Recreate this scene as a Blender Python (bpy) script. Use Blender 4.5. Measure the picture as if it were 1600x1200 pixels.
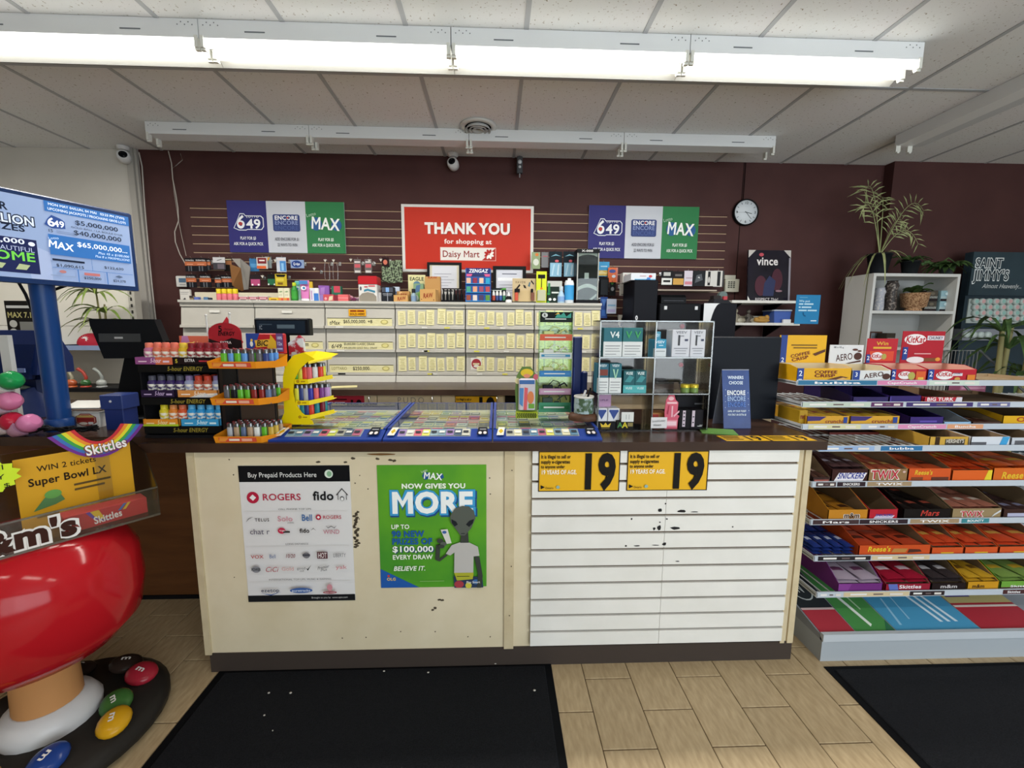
import bpy, bmesh, math, random
from mathutils import Vector, Matrix, Euler
for o in list(bpy.data.objects): bpy.data.objects.remove(o)
S = bpy.context.scene
COL = S.collection
rnd = random.Random(7)
# ---------------------------------------------------------------- camera
F = 660.6; PITCH, YAW, ROLL = .1306, .03666, .00646
CAMP = Vector((0, 0, 1.5))
FW = Vector((math.sin(YAW)*math.cos(PITCH), math.cos(YAW)*math.cos(PITCH), -math.sin(PITCH)))
_r = Vector((math.cos(YAW), -math.sin(YAW), 0)); _u = _r.cross(FW)
RT = _r*math.cos(ROLL)+_u*math.sin(ROLL); UP = -_r*math.sin(ROLL)+_u*math.cos(ROLL)
cd = bpy.data.cameras.new('camera'); cam = bpy.data.objects.new('camera', cd); COL.objects.link(cam)
cd.sensor_width = 36; cd.lens = F/1600*36; cd.clip_start = .02
cam.matrix_world = Matrix(((RT.x, UP.x, -FW.x, 0), (RT.y, UP.y, -FW.y, 0), (RT.z, UP.z, -FW.z, CAMP.z), (0, 0, 0, 1)))
S.camera = cam
def P(x, y, X=None, Y=None, Z=None):
    d = FW+RT*((x-800)/F)-UP*((y-600)/F)
    t = X/d.x if X is not None else (Y/d.y if Y is not None else (Z-CAMP.z)/d.z)
    return CAMP+d*t
def RC(x0, y0, x1, y1, Y):                       # pixel rectangle at depth Y -> centre x, bottom z, width, height
    xm, ym = (x0+x1)/2, (y0+y1)/2
    a, b, c, d = P(x0, ym, Y=Y).x, P(x1, ym, Y=Y).x, P(xm, y1, Y=Y).z, P(xm, y0, Y=Y).z
    return (a+b)/2, c, b-a, d-c
# ---------------------------------------------------------------- world, lights, exposure
w = bpy.data.worlds.new('world'); S.world = w; w.use_nodes = True
w.node_tree.nodes['Background'].inputs[0].default_value = (.80, .90, 1, 1)
w.node_tree.nodes['Background'].inputs[1].default_value = .6
S.view_settings.view_transform = 'Standard'; S.view_settings.look = 'None'
S.view_settings.gamma = 1; S.view_settings.use_curve_mapping = False
S.view_settings.exposure = 0.0
def area(name, loc, rot, sx, sy, e, col):
    l = bpy.data.lights.new(name, 'AREA'); l.shape = 'RECTANGLE'; l.size = sx; l.size_y = sy; l.energy = e; l.color = col
    o = bpy.data.objects.new(name, l); COL.objects.link(o); o.location = loc; o.rotation_euler = rot; return o
area('storefront_daylight', (2.9, -2.95, 1.6), (math.radians(90), 0, math.radians(12)), 5.2, 2.2, 212, (.86, .94, 1))
TUBE_E = 17
# ---------------------------------------------------------------- materials
def lin(h):
    h = h.lstrip('#'); out = []
    for i in (0, 2, 4):
        c = int(h[i:i+2], 16)/255; out.append(c/12.92 if c <= .04045 else ((c+.055)/1.055)**2.4)
    return (*out, 1)
_M = {}
def C(h, rough=.55, metal=0., spec=.22, emit=0.):
    if not metal and sum(lin(h)[:3]) < .09: spec = min(spec, .08)      # matt black and navy plastics
    k = (h, rough, metal, spec, emit)
    if k in _M: return _M[k]
    m = bpy.data.materials.new('paint_'+h.lstrip('#')); m.use_nodes = True
    b = m.node_tree.nodes['Principled BSDF']
    b.inputs['Base Color'].default_value = lin(h); b.inputs['Roughness'].default_value = rough
    b.inputs['Metallic'].default_value = metal; b.inputs['Specular IOR Level'].default_value = spec
    if emit:
        b.inputs['Emission Color'].default_value = lin(h); b.inputs['Emission Strength'].default_value = emit
    _M[k] = m; return m
def nodes(name):
    m = bpy.data.materials.new(name); m.use_nodes = True; nt = m.node_tree
    return m, nt, nt.nodes['Principled BSDF'], nt.nodes.new, nt.links.new
def NZ(name, c1, c2, scale=8, rough=.5, lo=.35, hi=.65, bump=0., stretch=(1, 1, 1), detail=4, spec=.25, metal=0., rnd_amt=0.):
    m, nt, b, N, L = nodes(name)
    tc = N('ShaderNodeTexCoord'); mp = N('ShaderNodeMapping'); mp.inputs['Scale'].default_value = stretch
    L(tc.outputs['Object'], mp.inputs[0])
    n = N('ShaderNodeTexNoise'); n.inputs['Scale'].default_value = scale; n.inputs['Detail'].default_value = detail
    L(mp.outputs[0], n.inputs['Vector'])
    r = N('ShaderNodeValToRGB'); r.color_ramp.elements[0].position = lo; r.color_ramp.elements[1].position = hi
    r.color_ramp.elements[0].color = lin(c1); r.color_ramp.elements[1].color = lin(c2)
    L(n.outputs['Fac'], r.inputs[0])
    out = r.outputs[0]
    if rnd_amt:
        oi = N('ShaderNodeObjectInfo'); hs = N('ShaderNodeHueSaturation'); mr = N('ShaderNodeMapRange')
        mr.inputs['To Min'].default_value = 1-rnd_amt; mr.inputs['To Max'].default_value = 1+rnd_amt
        L(oi.outputs['Random'], mr.inputs['Value']); L(mr.outputs[0], hs.inputs['Value']); L(out, hs.inputs['Color']); out = hs.outputs[0]
    L(out, b.inputs['Base Color'])
    b.inputs['Roughness'].default_value = rough; b.inputs['Specular IOR Level'].default_value = spec; b.inputs['Metallic'].default_value = metal
    if bump:
        bp = N('ShaderNodeBump'); bp.inputs['Strength'].default_value = bump; bp.inputs['Distance'].default_value = .004
        L(n.outputs['Fac'], bp.inputs['Height']); L(bp.outputs[0], b.inputs['Normal'])
    return m
def thin_glass(name, tint='#ffffff', k=.12, rough=.02):
    m = bpy.data.materials.new(name); m.use_nodes = True; nt = m.node_tree; nt.nodes.clear(); N, L = nt.nodes.new, nt.links.new
    t = N('ShaderNodeBsdfTransparent'); t.inputs[0].default_value = lin(tint)
    g = N('ShaderNodeBsdfGlossy'); g.inputs['Roughness'].default_value = rough
    fr = N('ShaderNodeFresnel'); fr.inputs[0].default_value = 1.45
    ad = N('ShaderNodeMath'); ad.operation = 'MULTIPLY_ADD'; ad.inputs[1].default_value = .9; ad.inputs[2].default_value = k; ad.use_clamp = True
    mx = N('ShaderNodeMixShader'); o = N('ShaderNodeOutputMaterial')
    L(fr.outputs[0], ad.inputs[0]); L(ad.outputs[0], mx.inputs[0]); L(t.outputs[0], mx.inputs[1]); L(g.outputs[0], mx.inputs[2]); L(mx.outputs[0], o.inputs[0])
    return m
GLASS = thin_glass('clear_glass', '#eef4f2', 0.); ACRYL = thin_glass('clear_acrylic', '#f4f4f2', .01, .05); ACRYL_EDGE = thin_glass('acrylic_edge', '#b4b9b8', .12, .2)
SMOKE = thin_glass('hazy_acrylic', '#e8e5e2', .01, .12); GREENAC = thin_glass('green_acrylic', '#dcf0d0', .02, .1)
CHROME = C('#c8c8c8', .25, 1.); WIRE = C('#b9bcc0', .3, .9); BLACK = C('#17171a', .45); WHITE = C('#e9e9e6', .5)
# ---------------------------------------------------------------- mesh builder
class MB:
    def __init__(s): s.v = []; s.f = []; s.mi = []; s.sm = []
    def add(s, vs, fs, mi=0, sm=False):
        n = len(s.v); s.v += [tuple(p) for p in vs]; s.f += [tuple(i+n for i in f) for f in fs]; s.mi += [mi]*len(fs); s.sm += [sm]*len(fs); return s
    def box(s, x0, x1, y0, y1, z0, z1, mi=0, M=None):
        vs = [Vector((x, y, z)) for z in (z0, z1) for y in (y0, y1) for x in (x0, x1)]
        if M is not None: vs = [M @ p for p in vs]
        return s.add(vs, [(0, 2, 3, 1), (4, 5, 7, 6), (0, 1, 5, 4), (2, 6, 7, 3), (0, 4, 6, 2), (1, 3, 7, 5)], mi)
    def cbox(s, x0, x1, y0, y1, z0, z1, c=.004, mi=0, M=None):      # chamfered upright box (vertical edges + top)
        o = [(x0+c, y0), (x1-c, y0), (x1, y0+c), (x1, y1-c), (x1-c, y1), (x0+c, y1), (x0, y1-c), (x0, y0+c)]
        i = [(min(max(x, x0+c*1.3), x1-c*1.3), min(max(y, y0+c*1.3), y1-c*1.3)) for x, y in o]
        vs = [Vector((x, y, z0)) for x, y in o]+[Vector((x, y, z1-c)) for x, y in o]+[Vector((x, y, z1)) for x, y in i]
        fs = [tuple(range(7, -1, -1)), tuple(range(16, 24))]
        for k in (0, 8): fs += [(k+j, k+(j+1) % 8, k+8+(j+1) % 8, k+8+j) for j in range(8)]
        if M is not None: vs = [M @ p for p in vs]
        return s.add(vs, fs, mi)
    def prism(s, pts, y0, y1, mi=0, M=None):                         # polygon in x,z extruded along y (counter-clockwise seen from -y)
        n = len(pts); vs = [Vector((x, y0, z)) for x, z in pts]+[Vector((x, y1, z)) for x, z in pts]
        fs = [tuple(range(n)), tuple(range(2*n-1, n-1, -1))]+[(i, i+n, (i+1) % n+n, (i+1) % n) for i in range(n)]
        if M is not None: vs = [M @ p for p in vs]
        return s.add(vs, fs, mi)
    def xprism(s, pts, x0, x1, mi=0):                                # polygon in y,z extruded along x
        n = len(pts); vs = [(x0, y, z) for y, z in pts]+[(x1, y, z) for y, z in pts]
        fs = [tuple(range(n-1, -1, -1)), tuple(range(n, 2*n))]+[(i, (i+1) % n, (i+1) % n+n, i+n) for i in range(n)]
        return s.add(vs, fs, mi)
    def sheet(s, grid, t=None, mi=0, sm=True):                       # grid of points
        r, c = len(grid), len(grid[0]); vs = [p for g in grid for p in g]
        return s.add(vs, [(i*c+j, i*c+j+1, (i+1)*c+j+1, (i+1)*c+j) for i in range(r-1) for j in range(c-1)], mi, sm)
    def tube(s, path, r, n=8, mi=0, caps=True):
        path = [Vector(p) for p in path]; m = len(path); rr = r if isinstance(r, (list, tuple)) else [r]*m; vs = []
        ref = Vector((0, 0, 1))
        for i, p in enumerate(path):
            d = (path[min(i+1, m-1)]-path[max(i-1, 0)]).normalized()
            a = d.cross(ref if abs(d.dot(ref)) < .95 else Vector((1, 0, 0))).normalized(); b = d.cross(a)
            vs += [p+(a*math.cos(2*math.pi*k/n)+b*math.sin(2*math.pi*k/n))*rr[i] for k in range(n)]
        fs = [(i*n+k, i*n+(k+1) % n, (i+1)*n+(k+1) % n, (i+1)*n+k) for i in range(m-1) for k in range(n)]
        s.add(vs, fs, mi, True)
        if caps: s.add(vs[:n], [tuple(range(n))], mi); s.add(vs[-n:], [tuple(range(n-1, -1, -1))], mi)
        return s
    def lathe(s, prof, n=16, c=(0, 0, 0), mi=0, M=None, sx=1, sy=1, cap=True):
        vs = [Vector((c[0]+r*math.cos(2*math.pi*k/n)*sx, c[1]+r*math.sin(2*math.pi*k/n)*sy, c[2]+z)) for r, z in prof for k in range(n)]
        if M is not None: vs = [M @ p for p in vs]
        fs = [(i*n+k, i*n+(k+1) % n, (i+1)*n+(k+1) % n, (i+1)*n+k) for i in range(len(prof)-1) for k in range(n)]
        s.add(vs, fs, mi, True)
        if cap and prof[0][0] > 1e-5: s.add(vs[:n], [tuple(range(n-1, -1, -1))], mi)
        if cap and prof[-1][0] > 1e-5: s.add(vs[-n:], [tuple(range(n))], mi)
        return s
    def ball(s, c, rx, ry, rz, n=14, m=9, mi=0, M=None):
        pr = [(max(math.sin(math.pi*i/(m-1)), 1e-4), -math.cos(math.pi*i/(m-1))) for i in range(m)]
        vs = [Vector((c[0]+rx*r*math.cos(2*math.pi*k/n), c[1]+ry*r*math.sin(2*math.pi*k/n), c[2]+rz*z)) for r, z in pr for k in range(n)]
        if M is not None: vs = [M @ p for p in vs]
        return s.add(vs, [(i*n+k, i*n+(k+1) % n, (i+1)*n+(k+1) % n, (i+1)*n+k) for i in range(m-1) for k in range(n)], mi, True)
    def mesh(s, name, mats):
        me = bpy.data.meshes.new(name); me.from_pydata(s.v, [], s.f)
        for m in (mats if isinstance(mats, (list, tuple)) else [mats]): me.materials.append(m)
        me.polygons.foreach_set('material_index', s.mi); me.polygons.foreach_set('use_smooth', s.sm)
        me.update(); return me
    def build(s, name, mats, parent=None, loc=None, rz=0, rot=None):
        return put(name, s.mesh(name, mats), parent, loc, rz, rot)
def put(name, me, parent=None, loc=None, rz=0, rot=None):
    o = bpy.data.objects.new(name, me); COL.objects.link(o); o.parent = parent
    if loc is not None: o.location = loc
    if rot is not None: o.rotation_euler = rot
    elif rz: o.rotation_euler = (0, 0, rz)
    return o
def tag(o, label, cat, group=None, kind=None):
    o['label'] = label; o['category'] = cat
    if group: o['group'] = group
    if kind: o['kind'] = kind
    return o
def thing(name, label, cat, loc=(0, 0, 0), rz=0, group=None, rot=None):
    return tag(put(name, None, None, loc, rz, rot), label, cat, group)
def struct(o, label=None, cat=None):
    o['kind'] = 'structure'
    if label: o['label'] = label
    if cat: o['category'] = cat
    return o
def dup(src, loc=None, rz=None, label=None, group=None, parent=None):
    c = src.copy(); COL.objects.link(c); c.parent = parent
    if loc is not None: c.location = loc
    if rz is not None: c.rotation_euler = (0, 0, rz)
    if label: c['label'] = label
    if group: c['group'] = group
    for ch in list(src.children): dup(ch, parent=c)
    return c
# ---------------------------------------------------------------- lettering: glyph meshes cached once
GL = {}
def _glyphs():
    W = {'r': 0., 'b': .010, 'x': .024, 'k': .045, 'o': .062, 'p': .10}
    chars = [chr(i) for i in range(33, 127)]; obs = []
    for k, off in W.items():
        for ch in chars:
            for kind, body in (('g', ch), ('w', '|'+ch+'|')):
                if kind == 'w' and k != 'r': continue
                c = bpy.data.curves.new('glyph', 'FONT'); c.body = body; c.resolution_u = 3; c.offset = off if kind == 'g' else 0
                o = bpy.data.objects.new('glyph', c); COL.objects.link(o); obs.append((k, ch, kind, o))
    bpy.context.view_layer.update(); dg = bpy.context.evaluated_depsgraph_get()
    adv = {}; dat = {}
    for k, ch, kind, o in obs:
        me = o.evaluated_get(dg).to_mesh()
        vs = [v.co.copy() for v in me.vertices]
        if kind == 'w': adv[ch] = max(v.x for v in vs)-min(v.x for v in vs)
        else: dat[k, ch] = ([(v.x, v.y) for v in vs], [tuple(p.vertices) for p in me.polygons])
    bar = adv['|']
    for k, ch, kind, o in obs:
        c = o.data; bpy.data.objects.remove(o); bpy.data.curves.remove(c)
    one = max(x for x, y in dat['r', '|'][0])-min(x for x, y in dat['r', '|'][0])
    pb = (bar-one)/2                                  # advance of one bar
    for (k, ch), (v, f) in dat.items():
        o = W[k]
        if o and ch == 'M':                           # the offset outline of M folds over itself: draw it as one clean polygon
            x0, x1, h = .073-o, .709+o, .682+o; s_ = .09+2*o; cx = (x0+x1)/2; t_ = s_*1.25; yv = .22-o
            v = [(x0, -o), (x0+s_, -o), (x0+s_, h-.68*s_-.12), (cx, yv), (x1-s_, h-.68*s_-.12), (x1-s_, -o), (x1, -o), (x1, h), (x1-s_*1.02, h), (cx, yv+t_), (x0+s_*1.02, h), (x0, h)]
            f = [(0, 1, 2, 10, 11), (2, 3, 9, 10), (3, 4, 8, 9), (4, 5, 6, 7, 8)]
        elif k == 'b' and ch == '4': v, f = dat['r', ch]
        GL[k, ch] = (v, f, adv[ch]-one-pb)
_glyphs()
CAPH = max(y for x, y in GL['r', 'H'][0])
def text_geo(s, h, weight='r', width=None, track=0., shear=0.):
    """flat glyph outlines, cap height h, starting at x=0; returns verts, faces, total width"""
    k = h/CAPH; X = 0; V = []; Fc = []
    for ch in s:
        if ch == ' ': X += .30+track; continue
        v, f, a = GL[weight, ch]; n = len(V)
        V += [(X+x, y) for x, y in v]; Fc += [tuple(i+n for i in q) for q in f]; X += a+track+{'r': 0, 'b': .012, 'x': .028, 'k': .05, 'o': .028, 'p': .05}[weight]
    kx = k if not width else width/max(X, 1e-6)
    return [(x*kx+y*k*shear, y*k) for x, y in V], Fc, X*kx
FRONT = Matrix(((1, 0, 0, 0), (0, 0, -1, 0), (0, 1, 0, 0), (0, 0, 0, 1)))       # u->x, v->z, out->-y
TOP = Matrix(((1, 0, 0, 0), (0, 1, 0, 0), (0, 0, 1, 0), (0, 0, 0, 1)))
def fr(y=0, x=0, z=0): return Matrix.Translation((x, y, z)) @ FRONT
def prints(parent, W, H, items, M=None, name='printed_design', lay=.0004):
    """flat print: items in fractions of a W x H face whose lower middle is the origin
    ('t',text,u,v,h,col,opts) ('r',u0,v0,u1,v1,col) ('p',[(u,v)..],col) ('e',u,v,ru,rv,col)"""
    mb = MB(); mats = []; M = M or fr(0)
    def mi(c):
        m = c if not isinstance(c, str) else C(c, .5)
        if m not in mats: mats.append(m)
        return mats.index(m)
    for q, it in enumerate(items):
        z = .0006+lay*q; k = it[0]
        if k == 't':
            op = it[6] if len(it) > 6 else {}
            V, Fc, tw = text_geo(it[1], it[4]*H, op.get('b', 'r'), op['w']*W if 'w' in op else None, op.get('tr', 0), op.get('sh', 0))
            al = op.get('al', 'c'); dx = {'c': -tw/2, 'l': 0, 'r': -tw}[al]; a = math.radians(op.get('rot', 0)); ca, sa = math.cos(a), math.sin(a)
            hh = it[4]*H/2; cx, cz = (it[2]-.5)*W, it[3]*H
            pts = [((x+dx)*ca-(y-hh)*sa+cx, (x+dx)*sa+(y-hh)*ca+cz) for x, y in V]
            if 'arc' in op:
                pts = [(x, y+op['arc']*H*(1-((x-cx)/(tw/2+1e-6))**2)) for x, y in pts]
            mb.add([M @ Vector((x, y, z)) for x, y in pts], Fc, mi(it[5]))
            continue
        if k == 'r': pts = [(it[1], it[2]), (it[3], it[2]), (it[3], it[4]), (it[1], it[4])]; c = it[5]
        elif k == 'p': pts = it[1]; c = it[2]
        else:
            n = 18; pts = [(it[1]+it[3]*math.cos(2*math.pi*i/n), it[2]+it[4]*math.sin(2*math.pi*i/n)) for i in range(n)]; c = it[5]
        mb.add([M @ Vector(((u-.5)*W, v*H, z)) for u, v in pts], [tuple(range(len(pts)))], mi(c))
    return mb.build(name, mats, parent)
def panel(name, label, cat, W, H, T, mat, loc, rz=0, items=(), group=None, rot=None, frame=None):
    """flat upright board standing on loc (lower middle, front face at local y=0)"""
    if not items and not frame:
        return tag(MB().box(-W/2, W/2, 0, T, 0, H).build(name, mat, None, loc, rz, rot), label, cat, group)
    t = thing(name, label, cat, loc, rz, group, rot)
    MB().box(-W/2, W/2, 0, T, 0, H).build('board', mat, t)
    if frame:
        fw, fm = frame; m = MB()
        for a in ((-W/2-fw, W/2+fw, -fw, 0), (-W/2-fw, W/2+fw, H, H+fw), (-W/2-fw, -W/2, 0, H), (W/2, W/2+fw, 0, H)): m.box(a[0], a[1], -.006, T, a[2], a[3])
        m.build('frame', fm, t)
    if items: prints(t, W, H, items)
    return t
def carton(name, label, cat, W, D, H, col, loc, rz=0, items=(), group=None, c=.002, side=None, top=None):
    """closed box, front face at local y=0, standing on loc"""
    mats = [C(col, .5) if isinstance(col, str) else col]
    mb = MB().cbox(-W/2, W/2, 0, D, 0, H, c)
    if not items: return tag(mb.build(name, mats, None, loc, rz), label, cat, group)
    t = thing(name, label, cat, loc, rz, group)
    mb.build('carton_body', mats, t); prints(t, W, H, items)
    return t
# ================================================================= the room
CZ = 3.01; YB = 4.0
# ---- floor: tiles laid in running bond
m, nt, b, N, L = nodes('floor_far_tiles')
tc = N('ShaderNodeTexCoord'); sp = N('ShaderNodeSeparateXYZ'); cb = N('ShaderNodeCombineXYZ'); br = N('ShaderNodeTexBrick')
L(tc.outputs['Object'], sp.inputs[0]); L(sp.outputs[1], cb.inputs[0]); L(sp.outputs[0], cb.inputs[1]); L(cb.outputs[0], br.inputs[0])
for k, v in (('Scale', 1), ('Mortar Size', .003), ('Brick Width', .311), ('Row Height', .2)): br.inputs[k].default_value = v
br.inputs['Color1'].default_value = lin('#b8a27f'); br.inputs['Color2'].default_value = lin('#ae9876'); br.inputs['Mortar'].default_value = lin('#6b5844')
L(br.outputs[0], b.inputs['Base Color']); b.inputs['Roughness'].default_value = .5
FARTILE = m
GROUT = C('#5c4a38', .9)
floor = struct(MB().box(-4.8, 7, -3.2, 4.1, -.1, -.004).build('floor', GROUT), 'beige ceramic tile floor in running bond with dark grout', 'floor')
far = MB()
for a in ((-4.8, -3.04, -3.2, 4.1), (3.4, 7, -3.2, 4.1), (-3.04, 3.4, -3.2, .56), (-3.04, 3.4, 2.4, 4.1)): far.box(a[0], a[1], a[2], a[3], -.004, -.001)
far.build('tile_field', FARTILE, floor)
TILE = NZ('beige_tile', '#a08a69', '#b8a280', 60, .42, .3, .7, .05, (1, .25, 1), 5, rnd_amt=.06)
tm = MB().cbox(-.0985, .0985, -.1535, .1535, -.008, 0, .0015).mesh('tile', TILE)
x = .384+.1-.2*17
i = 0
while x < 3.4:
    y = (1.633 if (i-17) % 2 == 0 else 1.477)-.311*4+.1555
    while y < 2.6:
        if .4 < y and not (-1.2 < x < 1.3 and y > 1.95): put('tile', tm, floor, (x, y, 0))
        y += .311
    x += .2; i += 1
# ---- ceiling: lay-in panels on a tee grid
ceil = struct(MB().box(-4.8, 7, -3.2, 4.1, CZ+.012, CZ+.1).build('ceiling', C('#8d8d8c', .9)), 'suspended ceiling of speckled grey-white panels on a tee grid', 'ceiling')
m, nt, b, N, L = nodes('acoustic_panel')
tc = N('ShaderNodeTexCoord'); n1 = N('ShaderNodeTexNoise'); n1.inputs['Scale'].default_value = 70; n1.inputs['Detail'].default_value = 3
L(tc.outputs['Object'], n1.inputs['Vector']); r1 = N('ShaderNodeValToRGB'); e = r1.color_ramp.elements
e[0].position = .27; e[0].color = lin('#8a7d6c'); e[1].position = .36; e[1].color = lin('#e4e5e8'); L(n1.outputs['Fac'], r1.inputs[0])
n2 = N('ShaderNodeTexNoise'); n2.inputs['Scale'].default_value = 1.3; L(tc.outputs['Object'], n2.inputs['Vector'])
mx = N('ShaderNodeMix'); mx.data_type = 'RGBA'; mx.blend_type = 'MULTIPLY'; mx.inputs['Factor'].default_value = .10
L(r1.outputs[0], mx.inputs['A']); L(n2.outputs['Color'], mx.inputs['B']); L(mx.outputs['Result'], b.inputs['Base Color']); b.inputs['Roughness'].default_value = .95
CPAN = m
pm = MB().box(-.294, .294, -.597, .597, .002, .012).mesh('ceiling_panel', CPAN)
x0 = .149-.61*8
ys = [2.79-1.22*5+1.22*j for j in range(7)]
for k in range(20):
    for j in range(6): 
        yc = (ys[j]+ys[j+1])/2
        if yc < 4.4 and yc > -3: put('ceiling_panel', pm, ceil, (x0+.61*k+.305, yc, CZ))
TEE = C('#a9acb1', .5)
tl = MB().box(-.012, .012, -3.2, 4.0, -.002, .012).mesh('grid_tee', TEE)
for k in range(20): put('grid_tee', tl, ceil, (x0+.61*k, 0, CZ))
tx = MB().box(-.293, .293, -.012, .012, -.001, .012).mesh('cross_tee', TEE)
for k in range(20):
    for y in (.35, 1.57, 2.79): put('cross_tee', tx, ceil, (x0+.61*k+.305, y, CZ))
# ---- walls
BROWN = NZ('brown_wall_paint', '#442928', '#4d302e', 3, .6, .3, .7, .02, spec=.2)
WX0, WX1 = -3.1, 3.573
wb = struct(MB().box(WX0, WX1, YB, YB+.1, 0, CZ+.05).build('wall_back', BROWN), 'dark brown painted wall with slatwall boards', 'wall')
LIP = C('#a88d74', .6); SL_P = .0755; SLZ = 2.531
sx = ((-2.7, -.29), (-.286, 2.12))
slm = [MB().box(a, c, -.018, 0, .006, SL_P-.0055).mesh('slat', BROWN) for a, c in sx]
for k in range(20):
    for q in (0, 1): put('slat', slm[q], wb, (0, YB, SLZ-SL_P*(k+1)))
lm = MB()
for k in range(21): lm.box(sx[0][0], sx[1][1], -.012, 0, SLZ-SL_P*k-.0055, SLZ-SL_P*k+.0035)
lm.build('groove_lips', LIP, wb, (0, YB, 0))['kind'] = 'stuff'
MB().box(-2.7, 2.12, -.018, 0, .006, .03).build('top_slat', BROWN, wb, (0, YB, SLZ))
MB().box(-.004, .004, -.002, 0, 1, CZ).build('panel_seam', C('#241818', .8), wb, (2.25, YB, 0))
GREYW = NZ('off_white_wall', '#c2beb7', '#cbc7c0', 2, .7, .3, .7)
wl = struct(MB().box(-4.8, WX0, YB, YB+.1, 0, CZ+.05).build('wall_left', GREYW), 'grey-white painted wall beside the brown wall', 'wall')
wr = struct(MB().box(WX1, 7, YB-.1, YB+.1, 0, CZ+.05).build('wall_right', BROWN), 'brown wall stepping forward behind the bookcase', 'wall')
struct(MB().box(-4.9, -4.8, -3.2, 4.1, 0, CZ+.05).build('wall_side', GREYW), 'plain off-white side wall of the shop', 'wall')
struct(MB().box(7, 7.1, -3.2, 4.1, 0, CZ+.05).build('wall_far', GREYW), 'plain off-white far side wall of the shop', 'wall')
rw = MB().box(-4.8, 0, -3.3, -3.2, 0, CZ).box(0, 6, -3.3, -3.2, 0, .45).box(0, 6, -3.3, -3.2, 2.75, CZ).box(6, 7, -3.3, -3.2, 0, CZ)
struct(rw.build('wall_front', GREYW), 'shopfront wall with the wide window opening', 'wall')
wf = MB()
for x in (0, 1.98, 3.98, 5.96): wf.box(x, x+.04, -3.27, -3.23, .45, 2.75)
w1 = struct(wf.build('window_1', C('#8c9094', .4, .6)), 'aluminium framed shop window', 'window')
MB().box(0, 6, -3.255, -3.25, .45, 2.75).build('pane', GLASS, w1)
tr = MB().box(-3.175, -3.125, 3.96, 4.0, 0, CZ).box(-3.12, -3.10, 3.975, 4.0, 0, CZ)
struct(tr.build('trim_1', C('#a7a39d', .5)), 'pale vertical trim covering the wall joint', 'trim')
# ================================================================= ceiling fixtures
STEEL = C('#dfe1e3', .45)
TUBE = C('#fffdf4', .4, emit=6.5)
def holder(mb, x, y, z): mb.box(x-.008, x+.008, y-.018, y+.018, z-.024, z+.03).box(x-.012, x+.012, y-.008, y+.008, z-.034, z-.02)
def fixture(label, loc, lit, rz=0, wing=True, ln=1.235, group=None):
    t = thing('fluorescent_fixture', label, 'ceiling light', loc, rz, group)
    h = ln/2-.002
    MB().box(-h, h, -.065, .055, -.085, 0).build('housing', STEEL, t)
    sl = MB()
    for sx_ in (-.35, .3): sl.box(sx_-.05, sx_+.05, -.0662, -.0655, -.056, -.050)
    for q in range(5):
        for e_ in (-h+.02, h-.10): sl.box(e_+.018*q, e_+.018*q+.005, -.0662, -.0655, -.03+.012*(q % 2), -.025+.012*(q % 2))
    sl.build('knockout_slots', C('#6d7176', .8), t)['kind'] = 'stuff'
    for ex in (-h+.012, h-.012):
        for y in (-.052, .042): hm = MB(); holder(hm, ex, y, -.105); hm.build('lamp_holder', C('#d9d9d2', .4), t)
    if lit:
        for y in (-.052, .042): MB().tube([(-h+.02, y, -.108), (h-.02, y, -.108)], .0165, 12).build('tube', TUBE, t)
        MB().xprism([(.055, -.080), (.125, -.118), (.125, -.114), (.055, -.074)], -h, h).build('reflector', C('#e8e9e6', .4), t)
        l = area('tube_light', (0, 0, 0), (0, 0, 0), ln*.95, .12, TUBE_E*lit, (1, .965, .90)); l.parent = t; l.location = (0, -.008, -.132)
    return t
XB = [-3.98, -2.74, -1.484, -.235, 1.0, 2.255]
wh = ['lit twin-tube ceiling fixture cut by the frame edge', 'lit twin-tube ceiling fixture above the lottery screen', 'second lit twin-tube fixture from the white side wall', 'lit twin-tube fixture straight above the round vent row', 'last lit twin-tube fixture, with the free reflector end']
for k in range(5):
    fixture(wh[k], ((XB[k]+XB[k+1])/2, 2.43, CZ), 1, 0, True, XB[k+1]-XB[k])
for k in range(3): fixture('added unseen twin-tube ceiling fixture lighting the shop aisle', (-1.5+1.9*k, -.2, CZ), .5, 0, group='added aisle fixtures behind the view')  # unseen fixtures added behind the camera to light the shop
XB2 = [-2.62, -1.42, -.215, .985, 2.19]
wh = ['bare unlit batten fixture with the hanging white cable', 'bare unlit batten over the first lottery sign', 'bare unlit batten beside the round ceiling vent', 'bare unlit batten ending with a drooping lamp holder']
for k in range(4): fixture(wh[k], ((XB2[k]+XB2[k+1])/2, 3.53, CZ), False, 0, ln=XB2[k+1]-XB2[k])
t = fixture('unlit batten fixture running away from the viewer by the shelves', (3.16, 2.8, CZ), False, math.pi/2, ln=1.22)
MB().xprism([(-.065, -.085), (-.17, -.075), (-.17, -.071), (-.065, -.080)], -.61, .61).build('reflector', C('#c9ccd0', .5), t)
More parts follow.
